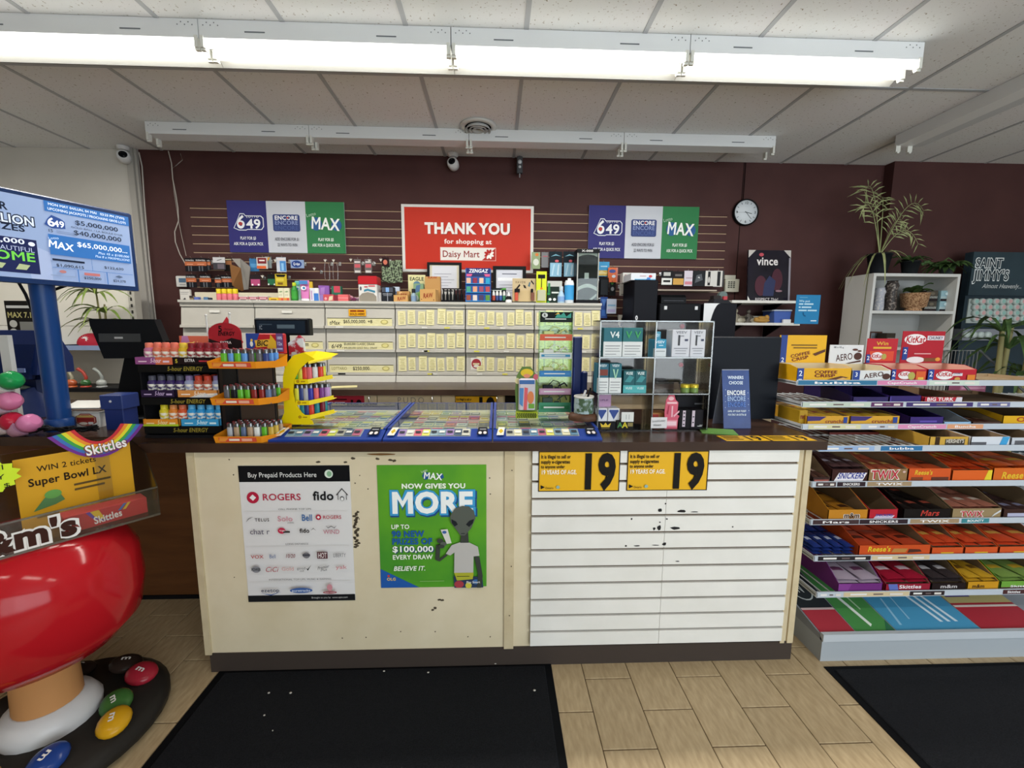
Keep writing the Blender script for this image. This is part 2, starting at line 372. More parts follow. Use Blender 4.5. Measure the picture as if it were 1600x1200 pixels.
# round vent
v = P(747, 197, Z=CZ); t = thing('ceiling_vent', 'round white ceiling air vent with nested cones', 'vent', (v.x, v.y, CZ))
MB().lathe([(.135, 0), (.14, -.008), (.10, -.014), (.098, -.004)], 28, cap=False).build('rim', C('#d6d6d4', .5), t)
for r_ in (.085, .058, .032): MB().lathe([(r_, -.012), (r_+.012, -.034), (r_+.009, -.036), (r_-.004, -.012)], 24, cap=False).build('cone', C('#b9b9b8', .5), t)
MB().lathe([(.099, -.002), (.0, -.002)], 24).build('throat', C('#3a3a3c', .8), t)
def seccam(label, px, py, tilt):
    p = P(px, py, Y=3.93); t = thing('security_camera', label, 'camera', (p.x, p.y, CZ-.002))
    MB().lathe([(.045, 0), (.045, -.02), (.03, -.03)], 18).build('mount', C('#d0d0d2', .4), t)
    z = p.z-CZ
    MB().tube([(0, 0, -.02), (0, 0, z+.03)], .012, 8).build('stem', C('#b9b9bb', .4), t)
    M = Matrix.Translation((0, 0, z)) @ Matrix.Rotation(tilt, 4, 'Z') @ Matrix.Rotation(math.radians(75), 4, 'X')
    MB().lathe([(.02, -.05), (.045, -.035), (.05, .0), (.045, .035), (.034, .04)], 18, M=M).build('body', C('#d5d5d6', .35), t)
    MB().lathe([(.032, .036), (.03, .041), (.0, .046)], 16, M=M).build('lens', C('#101014', .15), t)
seccam('white dome security camera above the red sign', 708, 256, -.2)
seccam('white security camera by the pale wall corner', 194, 245, .5)
p = P(812, 258, Y=3.92); t = thing('motion_sensor', 'small dark wall sensor hanging above the red sign', 'sensor', (p.x, p.y, p.z-.08))
MB().cbox(-.025, .025, -.02, .02, .01, .15, .006).build('body', C('#4a4c50', .4), t)
MB().tube([(0, 0, .15), (0, .07, .17)], .008, 8).build('arm', BLACK, t)
MB().lathe([(.018, 0), (.016, .006), (0, .01)], 12, M=Matrix.Translation((0, -.02, .1)) @ Matrix.Rotation(math.pi/2, 4, 'X')).build('lens', C('#c7ccd0', .2), t)
MB().lathe([(.012, 0), (.010, .006), (0, .008)], 12, M=Matrix.Translation((0, -.02, .06)) @ Matrix.Rotation(math.pi/2, 4, 'X')).build('lens', C('#c7ccd0', .2), t)
MB().tube([(0, 0, .012), (0, -.01, -.025)], .006, 6).build('tail', C('#9a9ca0', .4), t)
# cables on the wall
def cable(name, label, pts, r, col, Y=3.965): 
    return tag(MB().tube([P(x, y, Y=Y) for x, y in pts], r, 6).build(name, C(col, .5)), label, 'cable')
cable('cable', 'white cable looping down the brown wall from the batten', [(263, 236), (268, 255), (270, 280), (275, 305), (278, 325), (279, 345), (273, 362), (274, 378), (281, 397), (290, 413)], .004, '#b9b2aa')
cable('cable', 'thin white cable crossing behind the looped cable', [(282, 240), (285, 250), (276, 258), (268, 264), (272, 300), (279, 345), (284, 370), (291, 400)], .0025, '#a59d95', 3.975)
cable('cable', 'pale cable running down beside the wall trim', [(217, 238), (222, 260), (226, 320), (233, 400), (240, 470), (246, 520)], .005, '#b5b0aa', 3.97)
tag(MB().tube([(2.262, 3.995, CZ), (2.262, 3.994, 2.66)], .003, 6).build('clock_wire', C('#1c1415', .6)), 'thin dark wire from ceiling to wall clock', 'cable')
# ================================================================= main counter
CY = 1.72
CREAM = NZ('cream_laminate', '#d0c2a4', '#dacdb2', 5, .5, .3, .7)
CREAM2 = NZ('cream_batten', '#bfae8e', '#cbbc9c', 14, .55, .3, .7)
DARKTOP = NZ('brown_worktop', '#33231c', '#3f2c22', 6, .25, .3, .7, 0, (1, 6, 1))
KICK = C('#3f3631', .6)
WPAINT = NZ('white_slat_paint', '#dcdad5', '#e4e2de', 6, .5, .3, .7)
ct = thing('service_counter', 'long cream service counter with a white slatwall end', 'counter', (0, 0, 0))
MB().box(-1.245, 1.345, CY+.012, 2.36, .0, .998).build('carcass', CREAM, ct)
MB().box(-1.245, .035, CY, CY+.012, .09, .998).build('front_panel', CREAM, ct)
MB().box(.075, .150, CY+.002, CY+.012, .09, .998).build('filler_strip', CREAM, ct)
for a in ((-1.262, -1.235), (.034, .076), (1.292, 1.312), (1.325, 1.352)): MB().box(a[0], a[1], CY-.008, CY+.02, .085, .997).build('batten', CREAM2, ct)
MB().box(1.30, 1.33, CY, CY+.012, .09, .998).build('filler_strip', CREAM, ct)
MB().box(-1.245, 1.352, CY-.004, CY+.04, 0, .09).build('kickboard', KICK, ct)
gz = [P(830, y, Y=CY-.01).z for y in (703, 725, 752, 779, 806, 833, 859, 885.5, 911, 936.5, 961, 986, 1008)]
gz[0] = .995
sm_ = P(1035, 850, Y=CY).x
MB().box(.150, 1.292, CY-.002, CY+.012, gz[-1], gz[0]).build('slatwall_core', C('#6b5a4a', .8), ct)
for k in range(12):
    for a, c in ((.150, sm_-.0008), (sm_+.0008, 1.292)):
        mb = MB().box(a, c, CY-.016, CY-.002, gz[k+1]+.0055 if k < 11 else gz[12], gz[k]-.0055 if k else gz[0])
        mb.build('slat', WPAINT, ct)
# chipped paint, nail holes and tape residue
ch = MB(); rr = random.Random(3)
def chip(px, py, w_, h_, n=7, Y=CY-.017):
    c = P(px, py, Y=Y); ch.add([(c.x+w_*.5*math.cos(6.283*k/n)*rr.uniform(.5, 1), Y, c.z+h_*.5*math.sin(6.283*k/n)*rr.uniform(.5, 1)) for k in range(n)], [tuple(range(n))])
for a in ((1031, 797, 10, 8), (1065, 799, 16, 6), (1085, 800, 14, 2), (1040, 787, 3, 3), (1022, 826, 5, 6), (1030, 824, 8, 10), (1055, 825, 22, 6), (1042, 811, 4, 3), (1031, 816, 3, 3), (987, 811, 4, 4), (995, 853, 12, 3), (1024, 852, 14, 2), (1038, 850, 9, 7), (978, 853, 4, 3), (1145, 823, 3, 3), (1059, 877, 10, 2)):
    chip(a[0], a[1], a[2]*.0029, a[3]*.0029)
ch.build('paint_chips', C('#2c2a2c', .8), ct)['kind'] = 'stuff'
ch = MB()
for px, py in ((365, 742), (366, 902), (562, 743), (575, 764), (555, 755), (561, 811), (765, 747), (766, 772), (535, 997), (572, 996), (626, 987), (680, 987), (731, 995), (766, 995), (800, 735), (799, 885), (358, 718), (796, 962)): chip(px, py, .008, .008, 7, CY-.0095 if px > 790 else CY-.001)
for k in range(26): chip(557+rr.uniform(-4, 4), 800+k*2.2, .02, .014, 6, CY-.001)
for px, py in ((691, 938), (687, 937), (676, 953), (680, 950), (552, 716), (590, 717), (610, 719), (616, 720), (497, 722), (540, 722)): chip(px, py, .024, .014, 6, CY-.001)
ch.build('nail_holes', C('#4f4538', .8), ct)['kind'] = 'stuff'
ch = MB(); chip(595, 709.5, .19, .012, 8, CY-.001); ch.build('worn_edge', C('#7d5a34', .8), ct)
WT = tag(MB().box(-1.42, 1.40, 1.69, 2.42, .998, 1.035).build('worktop', DARKTOP), 'dark brown worktop along the cream counter', 'worktop')
lc = thing('side_counter', 'recessed brown counter under the lottery terminal', 'counter', (0, 0, 0))
MB().box(-3.3, -1.262, 2.245, 2.75, 0, .998).build('carcass', NZ('brown_panel', '#5b371d', '#6b4324', 4, .5, .3, .7, 0, (1, 1, 6)), lc)
MB().box(-3.3, -1.262, 2.235, 2.25, 0, .02).build('floor_strip', BLACK, lc)
tag(MB().box(-3.3, -1.422, 1.80, 2.75, .998, 1.035).build('worktop', DARKTOP), 'dark brown worktop carrying the lottery terminal', 'worktop')
# posters on the counter front
def poster_rect(tl, tr_, br_, bl, Y):
    a, b_, c, d = [P(*q, Y=Y) for q in (tl, tr_, br_, bl)]
    xl, xr, zt, zb = (a.x+d.x)/2, (b_.x+c.x)/2, (a.z+b_.z)/2, (c.z+d.z)/2
    return (xl+xr)/2, zb, xr-xl, zt-zb
x, z, W, H = poster_rect((370, 728), (544, 727), (557, 937), (390, 941), CY-.004)
RD = '#b3203f'; BK = '#1d1d20'; GY = '#6f6f72'; BL = '#1f4b8f'
it = [('r', 0, .885, 1, 1, '#141518'), ('t', 'Buy Prepaid Products Here', .08, .935, .034, '#e8e8e8', dict(al='l', w=.62)), ('e', .81, .94, .038, .03, '#d5e2d5'), ('e', .815, .94, .022, .02, '#86b18e'),
      ('r', 0, .0, 1, .048, '#1c1d20'), ('t', 'Brought to you by  www.epin.com', .93, .026, .012, '#c9c9c9', dict(al='r', w=.34)),
      ('e', .115, .775, .055, .042, RD), ('p', [(.085, .775), (.115, .752), (.145, .775), (.115, .798)], '#eceaea'), ('t', 'ROGERS', .2, .778, .045, RD, dict(al='l', b='b', w=.35)),
      ('t', 'fido', .66, .785, .06, BK, dict(al='l', b='x', w=.19)), ('p', [(.87, .79), (.925, .84), (.98, .79), (.975, .786), (.925, .831), (.875, .786)], BK), ('r', .885, .755, .89, .80, BK), ('r', .962, .755, .967, .80, BK), ('e', .925, .765, .018, .016, BK), ('e', .925, .763, .013, .012, '#eceaea'),
      ('t', 'CELL PHONE TOP UPS', .49, .692, .011, GY, dict(w=.3)), ('t', 'LONG DISTANCE', .49, .437, .011, GY, dict(w=.21)), ('t', 'INTERNATIONAL TOP-UPS, MUSIC & GAMING', .5, .172, .011, GY, dict(w=.58)),
      ('r', .03, .676, .97, .678, '#cfcdcd'), ('r', .03, .421, .97, .423, '#cfcdcd'), ('r', .03, .156, .97, .158, '#cfcdcd'),
      ('t', 'TELUS', .125, .618, .022, BK, dict(al='l', b='b', tr=.12, w=.135)), ('p', [(.04, .60), (.07, .63), (.115, .64), (.075, .625)], GY), ('t', 'Solo', .4, .625, .036, '#cf7f93', dict(w=.14)), ('t', 'mobile', .45, .596, .012, GY, dict(w=.06)), ('t', 'Bell', .60, .632, .045, '#1f5f9f', dict(b='b', w=.1)), ('e', .705, .635, .025, .02, RD), ('p', [(.69, .635), (.705, .624), (.72, .635), (.705, .646)], '#eceaea'), ('t', 'ROGERS', .745, .635, .024, RD, dict(al='l', b='b', w=.17)),
      ('t', 'chat r', .165, .535, .038, '#4a4460', dict(w=.18)), ('e', .365, .54, .035, .022, '#c0264a'), ('r', .38, .525, .44, .538, '#333'+'333'), ('t', 'Virgin', .37, .542, .012, '#ffffff', dict(w=.05)), ('t', 'fido', .575, .54, .03, BK, dict(b='x', w=.09)), ('p', [(.63, .54), (.655, .56), (.68, .54), (.655, .553)], GY), ('t', 'WIND', .82, .53, .03, '#b8637a', dict(w=.15)), ('p', [(.77, .575), (.79, .556), (.82, .568), (.85, .556), (.87, .577), (.848, .563), (.82, .574), (.792, .563)], GY),
      ('t', 'VOX', .13, .353, .024, '#b02a30', dict(b='b', w=.115)), ('t', 'Bell', .27, .355, .028, '#4a6a9f', dict(w=.06)), ('t', '10/20', .43, .357, .026, '#7f2438', dict(b='b', w=.09, sh=.2)), ('e', .58, .36, .032, .022, '#77767c'), ('r', .545, .355, .615, .37, '#4a4a52'), ('r', .68, .335, .775, .385, '#5a3038'), ('t', 'HOT', .728, .36, .036, '#e8e0e0', dict(b='b', w=.08)), ('t', 'LIBERTY', .885, .36, .028, '#70707a', dict(w=.115)),
      ('e', .115, .262, .04, .025, '#8a8a90'), ('t', 'POWER', .115, .262, .02, '#2d2d32', dict(b='x', w=.085)), ('t', 'CiCi', .255, .262, .036, '#a83240', dict(sh=.3, w=.12)), ('t', 'Gold', .405, .265, .026, '#d2a2a0', dict(b='b', w=.115)), ('t', 'good', .53, .268, .018, GY, dict(w=.08)), ('t', 'call', .535, .25, .014, GY, dict(w=.04)), ('p', [(.575, .27), (.59, .25), (.625, .295), (.59, .263)], BK), ('t', 'Premier', .73, .275, .022, '#3a3a40', dict(sh=.35, w=.11, rot=12)), ('t', 'Plus', .735, .255, .016, '#3a3a40', dict(sh=.35, w=.06, rot=12)), ('t', 'yak', .9, .275, .026, '#cc8890', dict(b='b', w=.1)),
      ('t', 'ezetop', .235, .108, .026, '#2c3350', dict(b='b', w=.17)), ('p', [(.14, .09), (.24, .078), (.34, .098), (.24, .07)], '#3f5a98'), ('e', .52, .105, .105, .02, '#3d5fa0'), ('t', 'puretracks', .52, .105, .017, '#dfe6f0', dict(b='b', w=.17)), ('e', .785, .125, .026, .025, '#c98a94'), ('e', .785, .088, .065, .011, '#94404c'), ('t', 'MUSIC CODES', .785, .088, .009, '#eedddd', dict(w=.1))]
it = [(q[:-1]+('#333333',) if q[-1] == '#333'+'333' else q) for q in it]
panel('prepaid_poster', 'white poster of phone carrier logos reading Buy Prepaid Products Here', 'poster', W, H, .0015, C('#dcdadb', .5), (x, CY-.003, z), 0, it)
x, z, W, H = poster_rect((589, 727), (760, 726), (760, 917), (595, 918), CY-.004)
GRN = NZ('poster_green', '#3f8a2f', '#63a528', 2.2, .4, .35, .6)
G2 = '#3b3f3a'; G3 = '#565b54'
it = [('p', [(0, 0), (.36, 0), (0, .16)], '#2358a6'), ('t', 'OLG', .1, .073, .022, '#e4c04a', dict(b='x', w=.085)), ('e', .075, .1, .012, .01, '#c44136'),
      ('p', [(.41, .915), (.43, .945), (.47, .94), (.49, .92), (.45, .885), (.43, .885)], '#1c4f8f'), ('p', [(.54, .925), (.6, .93), (.61, .9), (.58, .885)], '#1c4f8f'), ('t', 'Lotto', .43, .955, .018, '#d9e8d0', dict(w=.06, rot=20)), ('t', 'MAX', .51, .913, .05, '#f2f6f2', dict(b='x', w=.17, rot=-6)),
      ('t', 'NOW GIVES YOU', .515, .835, .036, '#eef4e6', dict(b='k', w=.59)),
      ('t', 'MORE', .515, .69, .16, '#1d4a84', dict(b='p', w=.79)), ('t', 'MORE', .505, .703, .16, '#3f9ad0', dict(b='p', w=.78)), ('t', 'MORE', .505, .703, .155, '#f1f4f4', dict(b='k', w=.76)),
      ('t', 'UP TO', .115, .51, .034, '#eef4e6', dict(al='l', b='x', w=.17)), ('t', '90 NEW', .12, .452, .046, '#225a9c', dict(al='l', b='k', w=.30)), ('t', 'PRIZES OF', .12, .39, .046, '#225a9c', dict(al='l', b='k', w=.375)), ('t', '$100,000', .13, .322, .046, '#2c4a68', dict(al='l', b='x', w=.385)), ('t', '$100,000', .12, .328, .046, '#f4f6f0', dict(al='l', b='x', w=.385)), ('t', 'EVERY DRAW', .12, .262, .036, '#eef4e6', dict(al='l', b='x', w=.375)), ('t', 'BELIEVE IT.', .125, .168, .036, '#eef4e6', dict(al='l', b='x', w=.30, sh=.2)), ('r', .37, .058, .60, .061, '#9fc67f'),
      # grey figure holding a ticket
      ('p', [(.695, .0), (.97, .0), (.96, .09), (.69, .1)], '#2c3a56'), ('e', .74, .03, .045, .03, '#a23b46'), ('e', .83, .02, .03, .025, '#c9c24a'), ('e', .9, .05, .03, .02, '#3f6ea8'),
      ('p', [(.63, .27), (.655, .31), (.56, .245), (.57, .37), (.53, .36), (.52, .24), (.56, .225)], G2), ('p', [(.885, .27), (.935, .26), (.965, .1), (.95, .0), (.91, .0), (.92, .12)], G2),
      ('p', [(.62, .29), (.675, .36), (.76, .385), (.84, .38), (.92, .345), (.935, .27), (.88, .265), (.875, .12), (.695, .13), (.70, .3), (.66, .275)], '#b9b5b2'), ('p', [(.695, .13), (.88, .13), (.87, .075), (.72, .065)], '#a8a832'), ('r', .72, .098, .84, .103, '#3a3a20'),
      ('p', [(.755, .38), (.835, .38), (.83, .47), (.77, .47)], G2), ('p', [(.8, .44), (.86, .5), (.9, .58), (.885, .64), (.84, .675), (.78, .68), (.71, .66), (.665, .60), (.67, .55), (.72, .49), (.76, .44)], G3),
      ('p', [(.675, .575), (.72, .555), (.735, .53), (.705, .515), (.68, .54)], '#23262a'), ('p', [(.885, .575), (.84, .56), (.81, .53), (.84, .51), (.875, .54)], '#23262a'), ('r', .765, .455, .80, .46, '#23262a'),
      ('p', [(.575, .49), (.64, .495), (.675, .38), (.63, .375)], '#d4d2cc'), ('e', .61, .47, .02, .012, '#3b5f9f'), ('e', .57, .40, .03, .02, G2), ('e', .6, .375, .03, .018, G3), ('e', .58, .355, .03, .016, G2),
      ('t', 'Play Smart', .875, .055, .018, '#e6e6e6', dict(b='b', w=.13))]
panel('lottery_poster', 'green lottery poster reading Now Gives You More on counter front', 'poster', W, H, .0015, GRN, (x, CY-.003, z), 0, it)
YE = '#e0ac1c'
def nineteen(label, x, z, W, H, Y, col=YE, rz=0):
    it = [('t', 'It is illegal to sell or', .03, .87, .085, BK, dict(al='l', b='x', w=.36)), ('t', 'supply e-cigarettes', .03, .745, .085, BK, dict(al='l', b='x', w=.355)), ('t', 'to anyone under', .03, .625, .075, BK, dict(al='l', b='x', w=.29)), ('t', '19 YEARS OF AGE.', .03, .49, .10, '#f5f0e0', dict(al='l', b='x', w=.44)),
          ('t', '19', .735, .5, .80, '#1c1a18', dict(b='k', w=.46)), ('p', [(.03, .07), (.03, .17), (.08, .12)], BK), ('t', 'Ontario', .085, .10, .055, BK, dict(al='l', w=.1)), ('e', .24, .12, .022, .04, '#8fb0a8')]
    it = [('r', 0, 0, 1, .02, BK), ('r', 0, .98, 1, 1, BK), ('r', 0, 0, .01, 1, BK), ('r', .99, 0, 1, 1, BK)]+it
    return panel('age_notice', label, 'sign', W, H, .0012, C(col, .45), (x, Y, z), rz, it)
x, z, W, H = poster_rect((841, 704), (969, 703), (968, 767), (842, 769), CY-.02); nineteen('yellow age 19 notice nearest the counter batten', x, z, W, min(H, .994-z), CY-.0185)
x, z, W, H = poster_rect((980, 704), (1107, 703), (1106, 766), (980, 767), CY-.02); nineteen('yellow age 19 notice across the slatwall seam', x, z, W, min(H, .994-z), CY-.0185)
# notices lying on the worktop edge
for k, (pa, pb) in enumerate((((1120, 682), (1195, 686)), ((1192, 682), (1265, 688)))):
    a = P(pa[0], 683, Z=1.0365); b2 = P(pb[0], 683, Z=1.0365)
    t = thing('age_sticker', ('yellow age 19 sticker flat on the worktop below the tent card', 'yellow age 19 sticker flat on the worktop corner by the candy rack')[k], 'sticker', ((a.x+b2.x)/2, 1.745, 1.0355))
    W, H = min(b2.x-a.x, .19), .085
    MB().box(-W/2, W/2, -H/2, H/2, 0, .0008).build('backing', C(YE, .4), t)
    prints(t, W, H, [('t', '19', .72, .5, .8, BK, dict(b='x', w=.4)), ('r', .05, .2, .45, .3, BK), ('r', .05, .45, .42, .55, BK), ('r', .05, .7, .45, .8, BK)], Matrix.Translation((0, -H/2, .0005)) @ TOP)
# ---- mats
RUB = NZ('black_ribbed_carpet', '#0d0e11', '#1d1e22', 260, .95, .3, .7, .6, spec=.15)
def mat(label, x0, x1, y0, y1):
    t = thing('floor_mat', label, 'mat', ((x0+x1)/2, (y0+y1)/2, 0)); a, c = (x1-x0)/2, (y1-y0)/2
    MB().box(-a, a, -c, c, 0, .004).build('rubber_border', C('#0c0d10', .7), t)
    MB().cbox(-a+.03, a-.03, -c+.02, c-.02, .004, .009, .003).build('carpet_pile', RUB, t)
    return t
mat('black ribbed floor mat in front of the posters', -1.21, .247, .55, 1.725)
mat('black floor mat in front of the candy rack', 1.47, 3.4, .3, 1.665)
lt = MB(); rr = random.Random(5)
for px, py in ((600, 1049), (669, 1051), (774, 1037), (728, 1036), (420, 1083), (454, 1083), (426, 1142), (413, 1118), (835, 1079)):
    c = P(px, py, Z=.0095); s_ = rr.uniform(.003, .007); lt.ball((c.x, c.y, .011), s_, s_*.8, .002, 6, 4)
tag(lt.build('paper_crumbs', C('#b9b4ac', .8)), 'white paper crumbs scattered on the black mat', 'litter', kind='stuff')
# ================================================================= signs on the back wall
SY = YB-.022
def lotto_sign(label, tl, tr_, br_, bl):
    x, z, W, H = poster_rect(tl, tr_, br_, bl, SY-.012)
    it = [('r', 0, 0, .333, 1, '#2c2a72'), ('r', .667, 0, 1, 1, '#2c7a48'),
          ('p', [(.045, .47), (.075, .60), (.105, .755), (.14, .755), (.155, .715), (.285, .715), (.305, .67), (.305, .50), (.285, .44), (.165, .44), (.15, .425), (.09, .425)], '#e3e6ee'), ('p', [(.052, .475), (.08, .60), (.108, .74), (.138, .74), (.152, .70), (.282, .70), (.298, .66), (.298, .505), (.282, .455), (.165, .455), (.15, .44), (.092, .44)], '#232a6e'),
          ('t', '6', .108, .59, .24, '#eef0f4', dict(b='x', w=.075, sh=.1)), ('e', .107, .555, .018, .035, '#b03a3a'), ('t', '49', .22, .555, .17, '#eef0f4', dict(b='x', w=.125)), ('t', 'LOTTO', .215, .69, .036, '#eef0f4', dict(b='b', tr=.15, w=.11)),
          ('p', [(.385, .44), (.395, .42), (.605, .42), (.615, .44), (.615, .72), (.605, .745), (.395, .745), (.385, .72)], '#32427c'),
          ('t', 'ENCORE', .50, .68, .075, '#eef0f4', dict(b='x', w=.20)), ('t', 'ENCORE', .50, .585, .075, '#8c9ccb', dict(b='b', w=.20)), ('t', 'ENCORE', .50, .485, .075, '#4a5c96', dict(b='b', w=.20)), ('e', .512, .68, .009, .02, '#b03a3a'),
          ('e', .755, .57, .05, .13, '#2a5c94'), ('e', .93, .55, .045, .11, '#2a5c94'), ('t', 'Lotto', .715, .75, .06, '#bcd8c0', dict(w=.085, rot=14)), ('t', 'MAX', .835, .575, .22, '#f2f5f2', dict(b='x', w=.245, rot=-4)),
          ('t', 'PLAY FOR $3', .167, .275, .055, '#e6e8f0', dict(b='x', w=.135)), ('t', 'ASK FOR A QUICK PICK', .167, .165, .055, '#e6e8f0', dict(b='x', w=.25)),
          ('t', 'ADD ENCORE FOR $1', .50, .265, .055, '#4a4c58', dict(b='b', w=.21)), ('t', '22 WAYS TO WIN', .50, .155, .055, '#4a4c58', dict(b='b', w=.17)),
          ('t', 'PLAY FOR $5', .835, .265, .055, '#e6f0e8', dict(b='x', w=.135)), ('t', 'ASK FOR A QUICK PICK', .835, .155, .055, '#e6f0e8', dict(b='x', w=.24))]
    return panel('lottery_sign', label, 'sign', W, H, .01, C('#c6c9d2', .35), (x, SY-.012, z), 0, it)
lotto_sign('tricolour lottery sign above the hanging battery packs', (357, 312), (538, 317), (540, 398), (356, 392))
lotto_sign('tricolour lottery sign beside the wall clock', (920, 320), (1092, 324), (1089, 405), (919, 403))
x, z, W, H = poster_rect((624, 320), (834, 321), (833, 424), (632, 427), SY-.014)
RDS = NZ('poster_red', '#c02c1a', '#c83520', 1.5, .5, .3, .7, spec=.2)
it = [('r', .022, .04, .978, .96, RDS), ('t', 'THANK YOU', .505, .645, .15, '#8d2417', dict(b='k', w=.655)), ('t', 'THANK YOU', .5, .655, .15, '#f3ece8', dict(b='k', w=.65)), ('t', 'for shopping at', .5, .462, .065, '#f5e8e2', dict(b='x', w=.36)),
      ('r', .287, .175, .713, .375, '#e6b3a8'), ('r', .291, .182, .709, .368, '#e9e4de'), ('r', .61, .182, .709, .368, '#e9e4de'), ('t', 'Daisy Mart', .445, .275, .095, '#8f2018', dict(b='b', w=.285)), ('p', [(.605, .182), (.709, .182), (.709, .368)], '#b52a20')]
for k in range(8):
    a = math.pi*(k+.5)/4; ca, sa = math.cos(a), math.sin(a); cu, cv = .66, .275; ww = .5
    col = '#f0ece6' if k in (0, 5, 6, 7) else '#b5221a'
    pts = []
    for q in range(10):
        tt = 2*math.pi*q/10; l_, s_ = .022+.017*math.cos(tt), .0095*math.sin(tt)
        pts.append((cu+l_*ca-s_*sa, cv+(l_*sa+s_*ca)*W/H))
    it.append(('p', pts, col))
panel('thank_you_sign', 'large red sign reading Thank You for shopping at', 'sign', W, H, .012, C('#dcdad6', .4), (x, SY-.014, z), 0, it)
# clock
c = P(1165, 332, Y=SY); t = thing('wall_clock', 'round black-rimmed wall clock with a white face', 'clock', (c.x, YB-.0005, c.z))
R_ = .118; MX = Matrix.Rotation(math.pi/2, 4, 'X')
MB().lathe([(R_*.97, 0), (R_, .015), (R_, .032), (R_*.93, .038), (R_*.9, .03)], 36, M=MX, cap=False).build('rim', C('#121214', .3), t)
MB().lathe([(R_*.93, .020), (R_*.91, .028), (0, .028)], 36, M=MX).build('face', C('#d6dce2', .4), t)
ck = MB()
for k in range(12):
    a = math.pi/2-2*math.pi*k/12; M = Matrix.Translation((math.cos(a)*R_*.74, 0, math.sin(a)*R_*.74)) @ Matrix.Rotation(-a, 4, 'Y')
    if k % 3: ck.box(-.009, .009, -.0292, -.0285, -.0018, .0018, M=M)
ck.build('hour_marks', C('#23262c', .5), t)['kind'] = 'stuff'
prints(t, 2*R_, 2*R_, [('t', '12', .5, .85, .09, '#23262c', dict(b='b')), ('t', '3', .86, .5, .09, '#23262c', dict(b='b')), ('t', '6', .5, .15, .09, '#23262c', dict(b='b')), ('t', '9', .14, .5, .09, '#23262c', dict(b='b'))], fr(-.0285, 0, -R_), 'numerals')
def hand(ang, ln, w_): 
    M = Matrix.Rotation(math.radians(ang), 4, 'Y'); MB().box(-w_, w_, -.031, -.0298, -.012, ln, M=M).build('hand', C('#1a1c20', .4), t)
hand(102, .055, .0022); hand(138, .078, .0015); hand(268, .08, .0006)
# ================================================================= back counter and flap cabinets
BZ = 1.055; CFY = 3.55
bc = thing('back_counter', 'long cream cupboard counter under the grey flap cabinets', 'counter', (0, 0, 0))
MB().box(-2.62, 2.1, 3.10, 3.98, 0, BZ-.042).build('carcass', CREAM, bc)
dx = [-2.6, -2.05, -1.42] + [P(q, 625, Y=3.08).x for q in (589, 689, 787)] + [.32, .85, 1.4, 2.05]
hm = MB().tube([(0, 0, 0), (0, -.025, .004), (0, -.028, -.02), (0, -.028, -.09), (0, -.025, -.112), (0, 0, -.108)], .005, 8).mesh('handle', CHROME)
for k in range(len(dx)-1):
    if k == 5: continue
    dd = MB().box(dx[k]+.003, dx[k+1]-.003, 3.085, 3.10, .12, BZ-.046).build('door', CREAM, bc)
    put('handle', hm, dd, ((dx[k+1]-.06) if k % 2 else (dx[k+1]-.05), 3.085, BZ-.058))
MB().box(dx[5]+.01, dx[6]-.01, 3.09, 3.10, .1, BZ-.05).build('gap_shade_panel', C('#1b1614', .7), bc)  # flat dark panel paints the shade of an open gap between doors
tag(MB().box(-2.64, 2.12, 3.06, 3.98, BZ-.042, BZ).build('worktop', NZ('back_worktop', '#3a2c25', '#4a3a32', 6, .3, .3, .7, 0, (1, 6, 1))), 'dark worktop under the grey flap cabinets', 'worktop')
x, z, W, H = RC(508, 613, 569, 631, 3.08); H = .2; z = BZ-.048-H
it = [('r', .04, .84, .55, .88, '#2a1214'), ('r', .04, .67, .2, .77, '#e8d0d2'), ('r', .23, .67, .5, .77, '#e8d0d2'), ('t', 'TEEN SMOKERS.', .27, .56, .12, '#e8d0d2', dict(b='x', w=.48)), ('t', '19', .78, .5, .62, '#1a1012', dict(b='k', w=.36))]
panel('age_notice', 'red age 19 notice on the cream cupboard door', 'sign', W, H, .001, C('#a8283c', .5), (x, 3.083, z), 0, it)
x, z, W, H = RC(711, 613, 777, 631, 3.08); H = .2; z = BZ-.048-H
nineteen('yellow age 19 notice on the cream cupboard door', x, z, W, H, 3.083)
x, z, W, H = RC(618, 616, 668, 632, 3.083)
tag(prints(None, W, H, [('t', 'PUDO', .5, .42, .55, '#8f8a80', dict(b='r', w=.9, tr=.2))], Matrix.Translation((x, 3.084, z)) @ FRONT, 'wall_lettering'), 'grey outlined letters PUDO on a cream cupboard door', 'lettering')
GCAB = NZ('grey_cabinet', '#b4b0a7', '#bebab1', 3, .5, .3, .7); GCAB2 = C('#8d897f', .5); GTOP = C('#bdbab2', .45); PAP = NZ('yellow_slip', '#d6cd98', '#e2dbb0', 30, .7, .3, .7, 0, (1, 1, 4))
cx = [-2.551, -1.965, -1.403, -.834, -.259, .312, .872]; CT = 1.712
rows = [(1.492, 1.655), (1.300, 1.488), (1.110, 1.296)]
nmx = ['grey flap cabinet at the wall-trim end', 'grey flap cabinet behind the small screen', 'grey flap cabinet with three jackpot strips', 'grey flap cabinet of slips beneath the carved cardboard boxes', 'grey flap cabinet of slips with a red round sticker', 'grey flap cabinet of slips behind the green stand']
rs = random.Random(11)
slipm = []
for w_, h_ in ((.062, .115), (.066, .125), (.058, .108)):
    mb = MB().box(-w_/2, w_/2, -.0012, 0, 0, h_, 0)
    for q in range(7):
        ww = w_*rs.uniform(.4, .75); mb.box(-ww/2, ww/2, -.0016, -.0012, h_*(.12+.11*q), h_*(.12+.11*q)+.004, 1 if q else 2)
    slipm.append(mb.mesh('price_slip', [PAP, C('#a59c66', .7), C('#57523a', .7)]))
